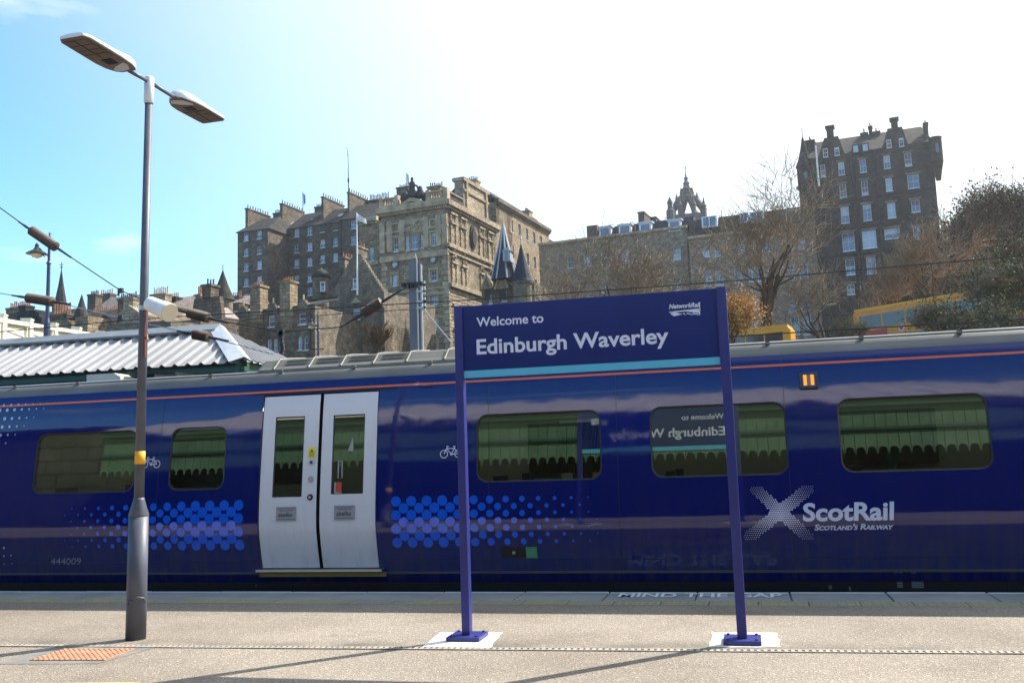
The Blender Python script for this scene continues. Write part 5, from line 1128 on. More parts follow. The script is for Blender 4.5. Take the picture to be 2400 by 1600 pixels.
# ---- turreted gothic hotel (pointed slate spires)
DT = 128
f, ro, u1, zb, zt = block('gothic_house', 1128, 1252, 668, DT, 9, M['stone_grey'], 'gothic stone house with two dark pointed slate turrets and pointed wall gables', 'building', [(1145, 690, 1153, 712), (1176, 684, 1188, 706)], depth=12)
def cone(name, px, py, pxl, pxr, pyb, D, n, material, root, a0=0, flare=.12):
    ap = pl(px, py, D); l_ = pl(pxl, pyb, D); r_ = pl(pxr, pyb, D); c = Vector(((l_.x+r_.x)/2, D, (l_.z+r_.z)/2)); rad = (r_.x-l_.x)/2; h = ap.z-c.z
    mb = MB(); mb.lathe(c, [(rad*(1+flare), -.1), (rad, h*.06), (rad*.5, h*.5), (.05, h)], n, a0=a0); o = mb.build(name, material, root, smooth=False); return c, rad, h, o
c, r_, h, o = cone('spire', 1189, 524, 1154, 1212, 655, DT-1, 8, M['slate_blue'], ro, R(22.5), .1)
mb = MB()
for k in range(8):
    g_ = R(22.5)+2*math.pi*k/8; mb.tube([c+Vector((r_*1.08*math.cos(g_), r_*1.08*math.sin(g_), -.1)), c+Vector((r_*.5*math.cos(g_), r_*.5*math.sin(g_), h*.5)), c+Vector((0, 0, h))], .14, 5)
mb.tube([c+Vector((0, 0, h)), c+Vector((0, 0, h+1.4))], .06, 5); mb.build('ribs', M['lead'], o)
mb = MB(); a, b = pl(1179, 612, DT-3.4), pl(1194, 578, DT-3.4); mb.box(a.x, b.x, DT-3.4, DT-1.5, a.z, a.z+1.4); mb.prism([(a.x-.15, DT-3.5, a.z+1.4), (b.x+.15, DT-3.5, a.z+1.4), ((a.x+b.x)/2, DT-3.5, b.z)], (0, 2.2, 0)); dm = mb.build('dormer', M['lead'], o)
mb = MB(); mb.box(a.x+.25, b.x-.25, DT-3.43, DT-3.405, a.z+.15, a.z+1.35); mb.build('pane', M['pane'], dm)
c, r_, h, o = cone('spire', 1220, 572, 1201, 1247, 660, DT-2, 14, M['slate_blue'], ro, 0, .15)
mb = MB(); mb.tube([c+Vector((0, 0, h)), c+Vector((0, 0, h+1.4))], .07, 5); mb.lathe(c+Vector((0, 0, h+.6)), [(.05, 0), (.2, .15), (.05, .3)], 6); mb.build('finial', M['lead'], o)
mb = MB(); mb.lathe((c.x, c.y, zb), [(r_*.95, 0), (r_*.95, c.z-zb-.6), (r_*1.1, c.z-zb-.3), (r_*1.1, c.z-zb-.1)], 14); mb.build('turret', M['stone_grey'], ro, smooth=False)
for (x0, x1, xm, yp, yb_) in ((1134, 1158, 1146, 645, 680), (1165, 1196, 1181, 636, 680)):
    a, z0 = f.uz(x0, yb_); b, _ = f.uz(x1, yb_); m_, zp = f.uz(xm, yp); gable(f, a, b, z0, zp, -.8, 3, M['stone_tan'], ro, um=m_)
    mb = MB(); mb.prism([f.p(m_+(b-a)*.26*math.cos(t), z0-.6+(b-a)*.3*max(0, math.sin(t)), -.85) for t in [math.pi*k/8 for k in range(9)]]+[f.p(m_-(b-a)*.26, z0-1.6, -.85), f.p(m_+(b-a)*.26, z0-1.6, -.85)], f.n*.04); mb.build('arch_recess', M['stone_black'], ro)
    mb = MB(); 
    for s_ in (a, b): mb.tube([f.p(s_, z0, -.9), f.p(m_, zp+.1, -.9)], .16, 5)
    mb.build('coping', M['trim'], ro)
mb = MB(); mb.prism([f.p(-.3, zt-.1, 0), f.p(u1*.45, zt-.1, 0), f.p(u1*.2, zt+5, 4)], f.n*6); mb.build('roof', M['slate_blue'], ro)

# ---- gabled house with bell-capped turret
DG = 112
f, ro, u1, zb, zt = block('gabled_house', 771, 900, 690, DG, 9, M['stone_grey'], 'big crow stepped stone gable with a bell capped round turret and white flagpole', 'building', [(827, 721.6, 843.5, 749), (788, 779, 803, 811)], depth=14, bars=(0, 1))
ua, za = f.uz(774, 680); um, zp = f.uz(836, 597); ub, _ = f.uz(892, 681); crow_gable(f, ua, u1-.2, zt, zp, 0, .7, 14, M['stone_grey'], ro, ut=um)
mb = MB(); mb.prism([f.p(ua+.4, zt, .7), f.p(u1-.8, zt, .7), f.p(um, zp-1.2, .7)], f.n*2.5); mb.build('roof', M['slate'], ro)
w_ = f.rect((828, 653, 840, 678)); w_ = (w_[0], w_[1], w_[2], w_[3]); fo = Fac(0, 1, 9, o=f.p(0, 0, -.3)); window(fo, w_, ro, rec=.25, bars=(0, 1))
mb = MB(); a, z0 = f.uz(824, 712); b, _ = f.uz(847, 712); gable(f, a, b, z0, f.uz(835, 697)[1], -.3, -.003, M['trim'], ro, name='window_pediment')
mb = MB(); uu, zz = f.uz(820, 704); mb2 = MB(); f.box(mb2, f.uz(780, 700)[0], f.uz(824, 700)[0], f.uz(800, 736)[1], f.uz(800, 733)[1], -.15, -.003); mb2.build('string_course', M['trim_dark'], ro)
chim(f, (829, 576, 838, 600), ro, d0=.1, d1=2.5, n=3, pot='pot', material=M['stone_grey'], h=.6); chim(f, (796, 602, 808, 640), ro, d0=1.5, d1=4, n=4, pot='pot', material=M['stone_grey'], h=.6)
c = pl(752, 700, DG+1); l_, r2_ = pl(733, 655, DG+1), pl(771, 652, DG+1); rad = (r2_.x-l_.x)/2; cx_ = (l_.x+r2_.x)/2; ct = Vector((cx_, DG+1, l_.z)); hh = pl(755, 627, DG+1).z-ct.z
mb = MB(); mb.lathe((cx_, DG+1, zb), [(rad*.93, 0), (rad*.93, ct.z-zb-.5), (rad*1.02, ct.z-zb-.2), (rad*1.02, ct.z-zb)], 16); mb.build('turret', M['stone_grey'], ro)
mb = MB(); mb.lathe(ct+Vector((0, 0, .01)), [(rad*1.08, 0), (rad*1.0, .35*hh), (rad*.78, .6*hh), (rad*.42, .78*hh), (rad*.16, .9*hh), (.06, hh*1.05), (.03, hh*1.5)], 16); mb.build('bell_roof', M['slate'], ro, smooth=True)
ft_ = Fac(0, 1, 0, o=(cx_, DG+1-rad-.02, 0)); w_ = ft_.rect((752, 661, 763, 683)); 
mb = MB(); ft_.box(mb, w_[0]-.15, w_[1]+.15, w_[2]-.15, w_[3]+.15, -.1, .3); mb.build('window_surround', M['trim_dark'], ro); window(Fac(0, 1, 0, o=(cx_, DG+1-rad-.35, 0)), w_, ro, rec=.2, bars=(0, 1), sill=False)
# corner lit by the sun
g = f.side(u1); wall(g, 0, 9, zb, f.uz(890, 760)[1], [(2, 3.2, zt-11, zt-8.5)], M['stone_cream'], ro, thick=2)
fp = pl(837, 637, DG-1.5); ft2 = pl(836, 498, DG-1.5); pole_ = empty('flagpole', fp, 'white flagpole with a pale flag standing before the crow stepped gable', 'flagpole')
mb = MB(); mb.tube([(fp.x, fp.y, fp.z-3), (ft2.x, ft2.y, ft2.z)], [.13, .07], 8); mb.build('pole', M['white'], pole_)
def flag(px0, py0, px1, py1, D, hgt, material, parent, name='flag'):
    a, b = pl(px0, py0, D), pl(px1, py1, D); mb = MB(); n_ = 8; vs = []
    for k in range(n_+1):
        t = k/n_; p = a*(1-t)+b*t; y = D+.25*math.sin(t*7); vs += [(p.x, y, p.z), (p.x+.05, y+.05, p.z-hgt*(1-.3*t))]
    mb.add(vs, [(2*k, 2*k+1, 2*k+3, 2*k+2) for k in range(n_)]); return mb.build(name, material, parent, smooth=True)
flag(837, 500, 857, 513, DG-1.5, .9, mat('flag_pale', (.75, .74, .76), .8), pole_)

# ---- row with dormers and tall chimneys in front of the tenement
DR = 104
rowsR = [(560, 745, 575, 771), (629, 739, 643.5, 766), (700, 733, 717, 760), (626, 794, 637, 822), (641, 793, 651, 822), (698, 788, 708, 820), (712, 787, 722, 820)]
f, ro, u1, zb, zt = block('dormered_house', 517, 738, 728, DR, 9, M['stone_grey'], 'low grey stone house with three stepped dormer gables and two tall wall chimneys', 'building', rowsR, depth=11, top_px=628, bars=(0, 1))
zz = f.uz(640, 700)[1]; mb = MB(); mb.hexa([f.p(0, zt, 0), f.p(u1, zt, 0), f.p(u1, zz, 5), f.p(0, zz, 5), f.p(0, zt+.2, 0), f.p(u1, zt+.2, 0), f.p(u1, zz+.2, 5), f.p(0, zz+.2, 5)]); mb.build('roof', M['slate'], ro)
mb = MB(); f.box(mb, 0, u1, zz+.1, zz+.4, 4.9, 5.2); mb.build('ridge', M['slate'], ro)
for (xm, yp, x0, x1, yb_) in ((568, 717, 553, 583, 744), (638, 711, 622, 653, 738), (709, 703, 693, 727, 732)):
    a, z0 = f.uz(x0, yb_); b, _ = f.uz(x1, yb_); m_, zp = f.uz(xm, yp); zb2 = max(z0, zt-.6); crow_gable(f, a, b, z0, zp, -.1, .5, 6, M['stone_grey'], ro, ut=m_, name='dormer_gable', tw=.5)
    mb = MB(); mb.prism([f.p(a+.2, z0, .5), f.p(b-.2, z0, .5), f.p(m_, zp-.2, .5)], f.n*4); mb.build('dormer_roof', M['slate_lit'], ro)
    mb = MB(); mb.tube([f.p(m_, zp, .2), f.p(m_, zp+.7, .2)], .12, 5); mb.build('finial', M['trim'], ro)
for (x0, y0, x1) in ((593, 676, 616), (662, 665, 686)):
    a, z1 = f.uz(x0, y0); b, _ = f.uz(x1, y0); zs = f.uz(x1, 742)[1]; mb = MB(); f.box(mb, a, b, zs, z1, -.55, 1.0); f.box(mb, a-.12, b+.12, z1, z1+.25, -.67, 1.12); mb.prism([f.p(a-.0, zs-1.6, -.1), f.p(b+.0, zs-1.6, -.1), f.p(b, zs, -.55), f.p(a, zs, -.55)][::1], f.n*.5)
    c_ = mb.build('chimney', M['stone_tan'], ro); p = MB(); pots(f, p, a, b, z1+.25, -.3, .6, 5, .55, .13); p.build('chimney_pots', M['pot'], c_, kind='stuff')
mb = MB(); mb.tube([f.p(f.uz(734, 760)[0]-.3, f.uz(734, 730)[1], -.15), f.p(f.uz(734, 760)[0]-.3, f.uz(734, 818)[1], -.15), f.p(f.uz(760, 818)[0], f.uz(760, 818)[1], -.15)], .08, 6); mb.build('downpipe', M['iron'], ro)

# ---- small houses of the left skyline: (name, px0, px1, top, D, material, label, roof spec)
def house(px0, px1, top, D, m_, label, win=(), ridge=None, roofm='slate', chims=(), rot=9, depth=9, name='stone_house'):
    f, ro, u1, zb, zt = block(name, px0, px1, top, D, rot, M[m_], label, 'house', win, depth=depth, bars=(0, 1))
    if ridge is not None:
        zr_ = f.uz((px0+px1)/2, ridge, depth/2)[1]
        if zr_ > zt+.2: roof_gable(f, 0, u1, 0, depth, zt, zr_, M[roofm], ro, over=.15)
    for (x0, y0, x1, dd, n, pm, h_, mm) in chims: chim(f, (x0, y0, x1, y0+30), ro, d0=dd, d1=dd+1.3, n=n, zb=zt-1, pot=pm, h=h_, material=M[mm], cap=.08, pr=.13)
    return f, ro, u1, zb, zt
house(-60, 62, 738, 108, 'stone_dark', 'dark soot stained house at the far left edge above the cream parapet', chims=((14, 722, 62, 1, 11, 'pot', .8, 'stone_tan'),))
f, ro, u1, zb, zt = house(40, 86, 728, 104, 'stone_black', 'brown black house with a stepped right shoulder beside the ornate street lamp', chims=((44, 716, 60, .5, 0, 'pot', .5, 'stone_black'),))
mb = MB(); 
for k in range(5): f.box(mb, u1+k*.45, u1+(k+1)*.45, zb, zt-(k+.5)*.75, 0, 5)
mb.build('stepped_shoulder', M['stone_black'], ro)
house(70, 118, 739, 110, 'stone_grey', 'plain stone house end with one small pale window left of the spire', win=((89, 744, 97, 754),), ridge=733)
house(112, 160, 748, 100, 'stone_tan', 'brown chimney stack house end with thick red pots below the dark spire', chims=((115, 738, 157, .2, 7, 'pot', 1.35, 'stone_dark'),), ridge=742)
house(150, 210, 752, 106, 'stone_dark', 'slate roofed house between the dark spire and the small witch hat turret', ridge=735, roofm='slate')
sp = pl(141, 715, 150); spr = empty('church_spire', (sp.x, sp.y, 8), 'thin dark church spire with ball finial rising beside the old street lamp', 'spire')
c, r_, h, o = cone('spire', 143, 630, 131, 153, 708, 150, 8, M['slate'], spr, R(22.5), .05)
mb = MB(); mb.box(c.x-r_, c.x+r_, 150-r_, 150+r_, 8, c.z-.1); mb.build('tower', M['stone_dark'], spr)
mb = MB(); mb.tube([c+Vector((0, 0, h-.5)), c+Vector((0, 0, h+1.3))], .07, 6); mb.lathe(c+Vector((0, 0, h+.1)), [(.05, 0), (.25, .2), (.05, .45)], 8); mb.box(c.x-.5, c.x+.5, 149.97, 150.03, c.z+h+.75, c.z+h+.85); mb.build('finial', M['iron'], o)
f, ro, u1, zb, zt = house(176, 206, 742, 98, 'stone_tan', 'little turret house under a pointed slate witch hat roof')
c, r_, h, o = cone('witch_hat_roof', 194, 690, 176, 205, 744, 100, 12, M['slate'], ro, 0, .1)
house(206, 282, 742, 112, 'stone_tan', 'pale stone range topped by a long row of red chimney pots', ridge=742, chims=((208, 741, 280, .3, 16, 'pot', 1.15, 'stone_cream'), ))
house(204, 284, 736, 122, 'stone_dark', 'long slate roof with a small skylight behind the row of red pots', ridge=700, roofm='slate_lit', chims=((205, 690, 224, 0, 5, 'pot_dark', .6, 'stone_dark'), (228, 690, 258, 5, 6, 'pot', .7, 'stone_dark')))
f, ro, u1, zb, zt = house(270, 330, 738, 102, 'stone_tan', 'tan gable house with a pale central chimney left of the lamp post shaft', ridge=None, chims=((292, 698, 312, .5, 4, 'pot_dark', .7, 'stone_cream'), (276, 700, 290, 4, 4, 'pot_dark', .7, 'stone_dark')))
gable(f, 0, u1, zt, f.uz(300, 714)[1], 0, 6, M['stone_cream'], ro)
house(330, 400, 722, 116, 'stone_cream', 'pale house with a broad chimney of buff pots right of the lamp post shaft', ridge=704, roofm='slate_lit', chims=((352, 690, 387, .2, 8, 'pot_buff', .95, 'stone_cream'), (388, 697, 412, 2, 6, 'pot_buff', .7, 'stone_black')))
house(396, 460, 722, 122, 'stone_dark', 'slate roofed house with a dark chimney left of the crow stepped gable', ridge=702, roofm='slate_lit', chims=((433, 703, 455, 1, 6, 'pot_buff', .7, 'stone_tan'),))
house(250, 400, 757, 80, 'stone_grey', 'low dark range with flat railed roof just above the white canopy', chims=())
house(380, 470, 752, 92, 'stone_dark', 'lower dark stone range under the loudspeaker with flat parapet')
f, ro, u1, zb, zt = house(447, 520, 745, 96, 'stone_dark', 'crow stepped stone gable with a tall central chimney and paired windows', win=((470, 748, 479, 766), (482, 747, 490, 765)))
m_ = f.uz(485, 700)[0]; crow_gable(f, 0, u1, zt, f.uz(485, 697)[1], 0, .6, 12, M['stone_dark'], ro, ut=m_, tw=3.6)
chim(f, (474, 667, 494, 700), ro, d0=0, d1=1.4, n=3, zb=f.uz(485, 702)[1], pot='pot_dark', h=.7); chim(f, (458, 690, 470, 730), ro, d0=3, d1=4.2, n=4, zb=zt, pot='pot', h=1.0, material=M['stone_cream'])
mb = MB(); mb.prism([f.p(.3, zt, .7), f.p(u1-.3, zt, .7), f.p(m_, f.uz(485, 712)[1], .7)], f.n*3); mb.build('roof', M['slate_lit'], ro)
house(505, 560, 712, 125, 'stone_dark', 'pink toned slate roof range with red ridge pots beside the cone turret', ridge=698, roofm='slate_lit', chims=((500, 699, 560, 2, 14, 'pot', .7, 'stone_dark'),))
c0 = pl(520, 740, 108); tr_ = empty('cone_turret', (c0.x, 108, 10), 'round stone turret under a tall pointed grey slate cone', 'turret'); c, r_, h, o = cone('cone_roof', 518, 634, 499, 545, 702, 108, 20, M['slate'], tr_, 0, .1)
mb = MB(); mb.lathe((c.x, c.y, 10), [(r_*.92, 0), (r_*.92, c.z-10)], 18); mb.build('wall', M['stone_grey'], tr_)
mb = MB(); mb.tube([c+Vector((0, 0, h-.2)), c+Vector((0, 0, h+.8))], .05, 5); mb.build('finial', M['iron'], o)

# ---- cream panelled bridge parapet at far left
D0, D1 = 40, 62; A, B = pl(-60, 730, 37), pl(243, 781, 58); par = empty('bridge_parapet', ((A.x+B.x)/2, (A.y+B.y)/2, 3), 'cream cast parapet of recessed panels and square posts at far left', 'parapet')
dv2 = Vector((B.x-A.x, B.y-A.y, 0)); Lp = dv2.length; dv2.normalize(); fp_ = Fac(0, 1, 0, o=A); fp_.e = dv2; fp_.n = Vector((-dv2.y, dv2.x, 0))
def topz(u): t = u/Lp; return A.z*(1-t)+B.z*t
posts_px = (-53, 3, 66, 125.5, 182, 238); pu = [fp_.uz(x, 755)[0] for x in posts_px]
M['parapet'] = vary(mat('parapet_cream', (.66, .62, .50), .6), .08, 2)
for k, u in enumerate(pu):
    mb = MB(); fp_.box(mb, u-.26, u+.26, 2, topz(u)+.02, -.2, .3); fp_.box(mb, u-.29, u+.29, topz(u)+.02, topz(u)+.10, -.23, .33); mb.build('parapet_post', M['parapet'], par)
for a_, b_ in zip(pu, pu[1:]):
    a_ += .265; b_ -= .265; mb = MB(); w_ = b_-a_; h1, h2 = topz(a_)-.12, topz(b_)-.12; zb_ = min(h1, h2)-1.75
    def P_(u0, u1, fa, fb, d0, d1, dz0, dz1):
        def top_(u): return h1+(h2-h1)*(u-a_)/w_
        mb.hexa([fp_.p(u0, fa(u0), d0), fp_.p(u1, fa(u1), d0), fp_.p(u1, fa(u1), d1), fp_.p(u0, fa(u0), d1), fp_.p(u0, fb(u0), d0), fp_.p(u1, fb(u1), d0), fp_.p(u1, fb(u1), d1), fp_.p(u0, fb(u0), d1)])
    tt = lambda u: h1+(h2-h1)*(u-a_)/w_
    P_(a_, b_, lambda u: tt(u)-.22, lambda u: tt(u), -.16, .3, 0, 0); P_(a_, b_, lambda u: zb_-3, lambda u: zb_+.15, -.1, .3, 0, 0)
    P_(a_, a_+.18, lambda u: zb_+.15, lambda u: tt(u)-.22, -.1, .3, 0, 0); P_(b_-.18, b_, lambda u: zb_+.15, lambda u: tt(u)-.22, -.1, .3, 0, 0)
    P_(a_+.18, b_-.18, lambda u: zb_+.15, lambda u: tt(u)-.22, .03, .3, 0, 0)
    fp_.box(mb, a_+.3, b_-.3, zb_+.35, zb_+.41, -.02, .03); fp_.box(mb, a_+.3, b_-.3, zb_+1.2, zb_+1.26, -.02, .03)
    mb.build('parapet_panel', M['parapet'], par)

# ---- long bank building with mansard roof (right centre)
DL = 186
rowsG = [(1457, 586, 1474, 616), (1578, 583, 1595.5, 609), (1504, 588, 1520, 614), (1409, 592, 1424, 620), (1457, 653, 1476, 677), (1504, 652, 1524, 677), (1411, 660, 1427, 686), (1578, 650, 1596, 680), (1330, 600, 1345, 628), (1368, 596, 1384, 624), (1330, 668, 1346, 692), (1578, 705, 1596, 735), (1630, 640, 1642, 668)]
f, ro, u1, zb, zt = block('grey_stone_terrace', 1262, 1612, 556, DL, 9, M['stone_bank'], 'long grey brown stone terrace with a blue slate mansard and small white dormers', 'building', rowsG, depth=16, top_px=1437)
def mansard(f, u0, u1, z, h, dx_, material, root, depth):
    mb = MB(); mb.hexa([f.p(u0, z, .2), f.p(u1, z, .2), f.p(u1, z, depth), f.p(u0, z, depth), f.p(u0, z+h, dx_), f.p(u1, z+h, dx_), f.p(u1, z+h, depth-dx_), f.p(u0, z+h, depth-dx_)]); return mb.build('mansard_roof', material, root)
uL = f.uz(1385, 550)[0]; zm = f.uz(1437, 526)[1]; band(f, 0, u1, zt, .5, .6, M['trim'], ro, 'cornice'); mansard(f, uL, u1+1, zt+.5, zm-zt-.5, 1.8, M['slate_blue'], ro, 16)
mansard(f, 0, uL-.1, zt+.5-1.6, 2.2, 2, M['slate'], ro, 14)
mb = MB(); f.box(mb, uL-1.0, uL+1.2, zt, zm+.5, .5, 8); mb.build('party_wall', M['stone_dark'], ro)
for (x0, y0, x1, y1) in ((1407, 534, 1429, 552), (1453, 529, 1476, 548), (1501, 524, 1524, 545), (1569.5, 518, 1593, 540)):
    a = f.rect((x0, y0, x1, y1)); mb = MB(); f.box(mb, a[0]-.25, a[1]+.25, a[2]-.2, a[3]+.1, -.1, 2.2); f.box(mb, a[0]-.5, a[1]+.5, a[3]+.1, a[3]+.35, -.35, 2.4); d_ = mb.build('dormer', M['sash'], ro)
    pb = MB(); f.box(pb, a[0]+.12, a[1]-.12, a[2], a[3]-.15, -.13, -.102); pb.build('pane', M['pane'], d_)
chim(f, (1495, 497, 1509, 520), ro, d0=7, d1=13, n=0, zb=zm-.5); chim(f, (1524, 509, 1537, 520), ro, d0=8, d1=13, n=0, zb=zm-.5)
mb = MB()
for px in (1413, 1434, 1457, 1480, 1559): u, z = f.uz(px, 512, 6); mb.tube([f.p(u, zm-.2, 6), f.p(u, zm+1.5, 6)], .05, 4); f.box(mb, u-.3, u+.3, zm+1.4, zm+1.5, 5.97, 6.03)
mb.build('aerials', M['iron'], ro)
rowsP = [(1647, 586, 1664, 602), (1676, 584, 1688, 600), (1729, 564, 1745, 595), (1785, 563, 1803.6, 590), (1840, 561, 1856, 588), (1871, 559, 1887, 584), (1649, 635, 1667, 670), (1676, 634, 1694.5, 668), (1722, 630, 1739, 664), (1755, 628, 1770, 660), (1776, 627, 1791, 659), (1800, 625, 1815, 657), (1845, 621, 1862, 657), (1874, 619, 1893, 656), (1927, 616, 1948, 654),
         (1727, 701, 1745, 737), (1756, 699, 1778, 737), (1849, 693, 1867, 730), (1878, 690, 1898, 729), (1934, 688, 1954, 724), (1729, 752, 1749, 784), (1758, 750, 1780, 784), (1854, 742, 1873, 784), (1882, 740, 1902, 784), (1938, 739, 1958, 777)]
f, ro, u1, zb, zt = block('sandstone_terrace', 1613, 1988, 549, DL-8, 9, M['stone_pink'], 'long pinkish sandstone terrace with four rows of sash windows behind the tall bare tree', 'building', rowsP, depth=16, top_px=1720, bars=(1, 2))
zm = f.uz(1720, 499)[1]; band(f, 0, u1, zt, .5, .6, M['trim'], ro, 'cornice'); mansard(f, 0, f.uz(1885, 520)[0], zt+.5, zm-zt-.5, 1.8, M['slate'], ro, 16); band(f, 0, u1, f.uz(1720, 676)[1], .4, .25, M['stone_pink'], ro)
for (x0, y0, x1, y1) in ((1647, 508, 1678, 530), (1735, 500, 1752, 519), (1760, 497, 1787, 519), (1843, 492, 1873, 515)):
    a = f.rect((x0, y0, x1, y1)); mb = MB(); f.box(mb, a[0]-.2, a[1]+.2, a[2]-.2, a[3]+.1, -.1, 2.2); d_ = mb.build('dormer', M['sash'], ro)
    pb = MB(); f.box(pb, a[0]+.1, (a[0]+a[1])/2-.1, a[2], a[3]-.1, -.13, -.102); f.box(pb, (a[0]+a[1])/2+.1, a[1]-.1, a[2], a[3]-.1, -.13, -.102); pb.build('pane', M['pane'], d_)
mb = MB(); mb.tube([f.p(-.2, zb, -.2), f.p(-.2, zt, -.2)], .14, 6); mb.build('downpipe', M['iron'], ro)
f, ro, u1, zb, zt = block('sandstone_pavilion', 1872, 1970, 438, DL-11, 9, M['stone_pink'], 'taller sandstone end pavilion with one high window left of the dark tower house', 'building', [(1918, 470, 1936, 512), (1922, 552, 1940, 585)], depth=14, top_px=1930)
band(f, -.4, u1+.4, zt, .6, .6, M['trim'], ro, 'cornice')

# ---- dark baronial tower house
DTW = 172
rowsT = [(1929, 348, 1940, 368), (1956, 345, 1967, 364), (1923, 385, 1934, 415), (1965, 380, 1979, 410), (2015, 374, 2030, 404), (2071, 364, 2086, 395), (2120, 358, 2136, 389), (2078, 327, 2089, 346), (2107, 323, 2118, 343), (1968, 432, 1983.5, 463), (2019, 423, 2034, 457), (2076, 417, 2091, 448), (2127, 409, 2154, 441), (1971, 484, 1990, 523), (2023, 479, 2042, 517), (2080, 475, 2099, 511), (2136, 468, 2156, 497), (1974, 545, 2003, 588), (2021, 540, 2054, 581.5), (2073, 535, 2109, 559), (2140, 532, 2165, 560), (1982, 608, 2003.5, 644), (2031, 603, 2052.6, 641), (1985, 666, 2003, 690)]
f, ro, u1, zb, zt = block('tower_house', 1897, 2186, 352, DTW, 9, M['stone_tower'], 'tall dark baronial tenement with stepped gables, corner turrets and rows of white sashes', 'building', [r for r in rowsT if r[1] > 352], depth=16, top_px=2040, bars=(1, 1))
zr_ = f.uz(2040, 318, 4)[1]; roof_gable(f, 0, u1, 0, 14, zt, zr_+1.2, M['slate'], ro, hipl=0, hipr=1.5, over=.2)
for (xm, x0, x1, ybase, yst, ytop, cx0, cx1) in ((1948, 1914, 1984, 372, 322, 296, 1936, 1952), (2097, 2063, 2132, 349, 300, 277, 2087, 2103)):
    a, z0 = f.uz(x0, ybase); b, _ = f.uz(x1, ybase); m_, zp = f.uz(xm, yst); zz0 = zt-1
    crow_gable(f, a, b, zz0, zp, -.15, .6, 11, M['stone_tower'], ro, ut=m_, tw=2.2, name='stepped_gable'); mb = MB(); mb.prism([f.p(a, zz0, .6), f.p(b, zz0, .6), f.p(m_, zp-.3, .6)], f.n*7); mb.build('gable_roof', M['slate'], ro)
    chim(f, (cx0, ytop, cx1, yst), ro, d0=-.1, d1=1.4, n=0, zb=zp-1, material=M['stone_tower'], cap=.22)
fo = Fac(0, 1, 9, o=f.p(0, 0, -.32))
for r in rowsT:
    if r[1] < 352: window(fo, fo.rect(r), ro, bars=(1, 1), rec=.18)
a = f.rect((2000, 340, 2034, 358)); mb = MB(); f.box(mb, a[0]-.2, a[1]+.2, a[2]-.2, a[3]+.1, -.35, 2.2); d_ = mb.build('dormer', M['stone_tower'], ro); pb = MB(); wq = (a[1]-a[0])*.34; f.box(pb, a[0], a[0]+wq, a[2]+.1, a[3]-.1, -.38, -.352); pb.build('pane', M['pane_pale'], d_); pb = MB(); f.box(pb, a[1]-wq, a[1], a[2]+.1, a[3]-.1, -.38, -.352); pb.build('pane', M['pane_pale'], d_)
chim(f, (2017, 312, 2033, 340), ro, d0=6, d1=8, n=4, zb=zt, material=M['stone_tower']); chim(f, (2035, 296, 2043, 340), ro, d0=6.2, d1=7.6, n=1, zb=zt, material=M['stone_tower']); chim(f, (2045, 309, 2062, 340), ro, d0=6, d1=8, n=4, zb=zt, material=M['stone_tower']); chim(f, (2164, 288, 2174, 345), ro, d0=1, d1=3.5, n=1, zb=zt, material=M['stone_tower']); chim(f, (1887, 330, 1908, 370), ro, d0=3, d1=5, n=4, zb=zt-1, material=M['stone_tower'])
mb = MB(); rnd = random.Random(2)
for px in (1996, 2053, 2005): u = f.uz(px, 400)[0]; mb.tube([f.p(u, zb, -.15), f.p(u, zt, -.15)], .11, 6)
mb.build('downpipe', M['iron'], ro)
for py in (528, 592, 462): band(f, 0, u1, f.uz(2040, py)[1], .35, .2, M['stone_tower'], ro)
mb = MB()
for r in rowsT[3:]:
    if r[1] > 352: a = f.rect(r); f.box(mb, a[0]-.3, a[1]+.3, a[3]+.02, a[3]+.4, -.08, -.003)
mb.build('lintels', M['trim_dark'], ro, kind='stuff')
for (x0, x1, yt_, yb_, conic) in ((1868, 1906, 392, 440, True), (2166, 2196, 345, 398, False)):
    a, b = pl(x0, yt_, DTW+.5), pl(x1, yt_, DTW+.5); rad = (b.x-a.x)/2; cx_ = (a.x+b.x)/2; zt_2 = a.z; zb_2 = pl(x0, yb_, DTW+.5).z; cz = DTW+(1.6 if conic else -.6)-( .0 if conic else 3.0)
    mb = MB(); mb.lathe((cx_, cz, zb_2), [(.4, -3.2), (rad*.6, -1.8), (rad*.92, -.3), (rad, 0), (rad, zt_2-zb_2), (rad*1.06, zt_2-zb_2+.2)], 16); t_ = mb.build('corner_turret', M['stone_tower'], ro)
    mb = MB(); mb.box(cx_-.25, cx_+.25, cz-rad-.03, cz-rad+.2, zb_2+1.4, zt_2-1.1); mb.build('turret_window', M['pane'], t_)
    if conic: mb = MB(); hz = pl(1877, 326, cz).z-zt_2; mb.lathe((cx_, cz, zt_2+.2), [(rad*1.15, 0), (rad*.75, hz*.25), (rad*.4, hz*.6), (.15, hz)], 14); mb.tube([(cx_, cz, zt_2+hz), (cx_, cz, zt_2+hz+2)], .07, 5); mb.build('cone_roof', M['slate'], t_)
p0, p1 = pl(1919, 436, DTW-6), pl(1912, 341, DTW-6); po = empty('flagpole', (p0.x, DTW-6, p0.z-1), 'thin white bare flagpole on the parapet in front of the dark tower house', 'flagpole'); mb = MB(); mb.tube([p0, (p0.x, DTW-6, p1.z)], [.18, .1], 8); mb.build('pole', M['white'], po)
mb = MB(); mb.lathe((p0.x, DTW-6, p0.z-1.2), [(.35, 0), (.3, 1.0)], 8); mb.build('socket', M['stone_tower'], po)
mb = MB(); mb.lathe((p0.x, DTW-6, p0.z-6), [(.05, 0), (.05, 4.8)], 6); mb.build('bracket', M['iron'], po)

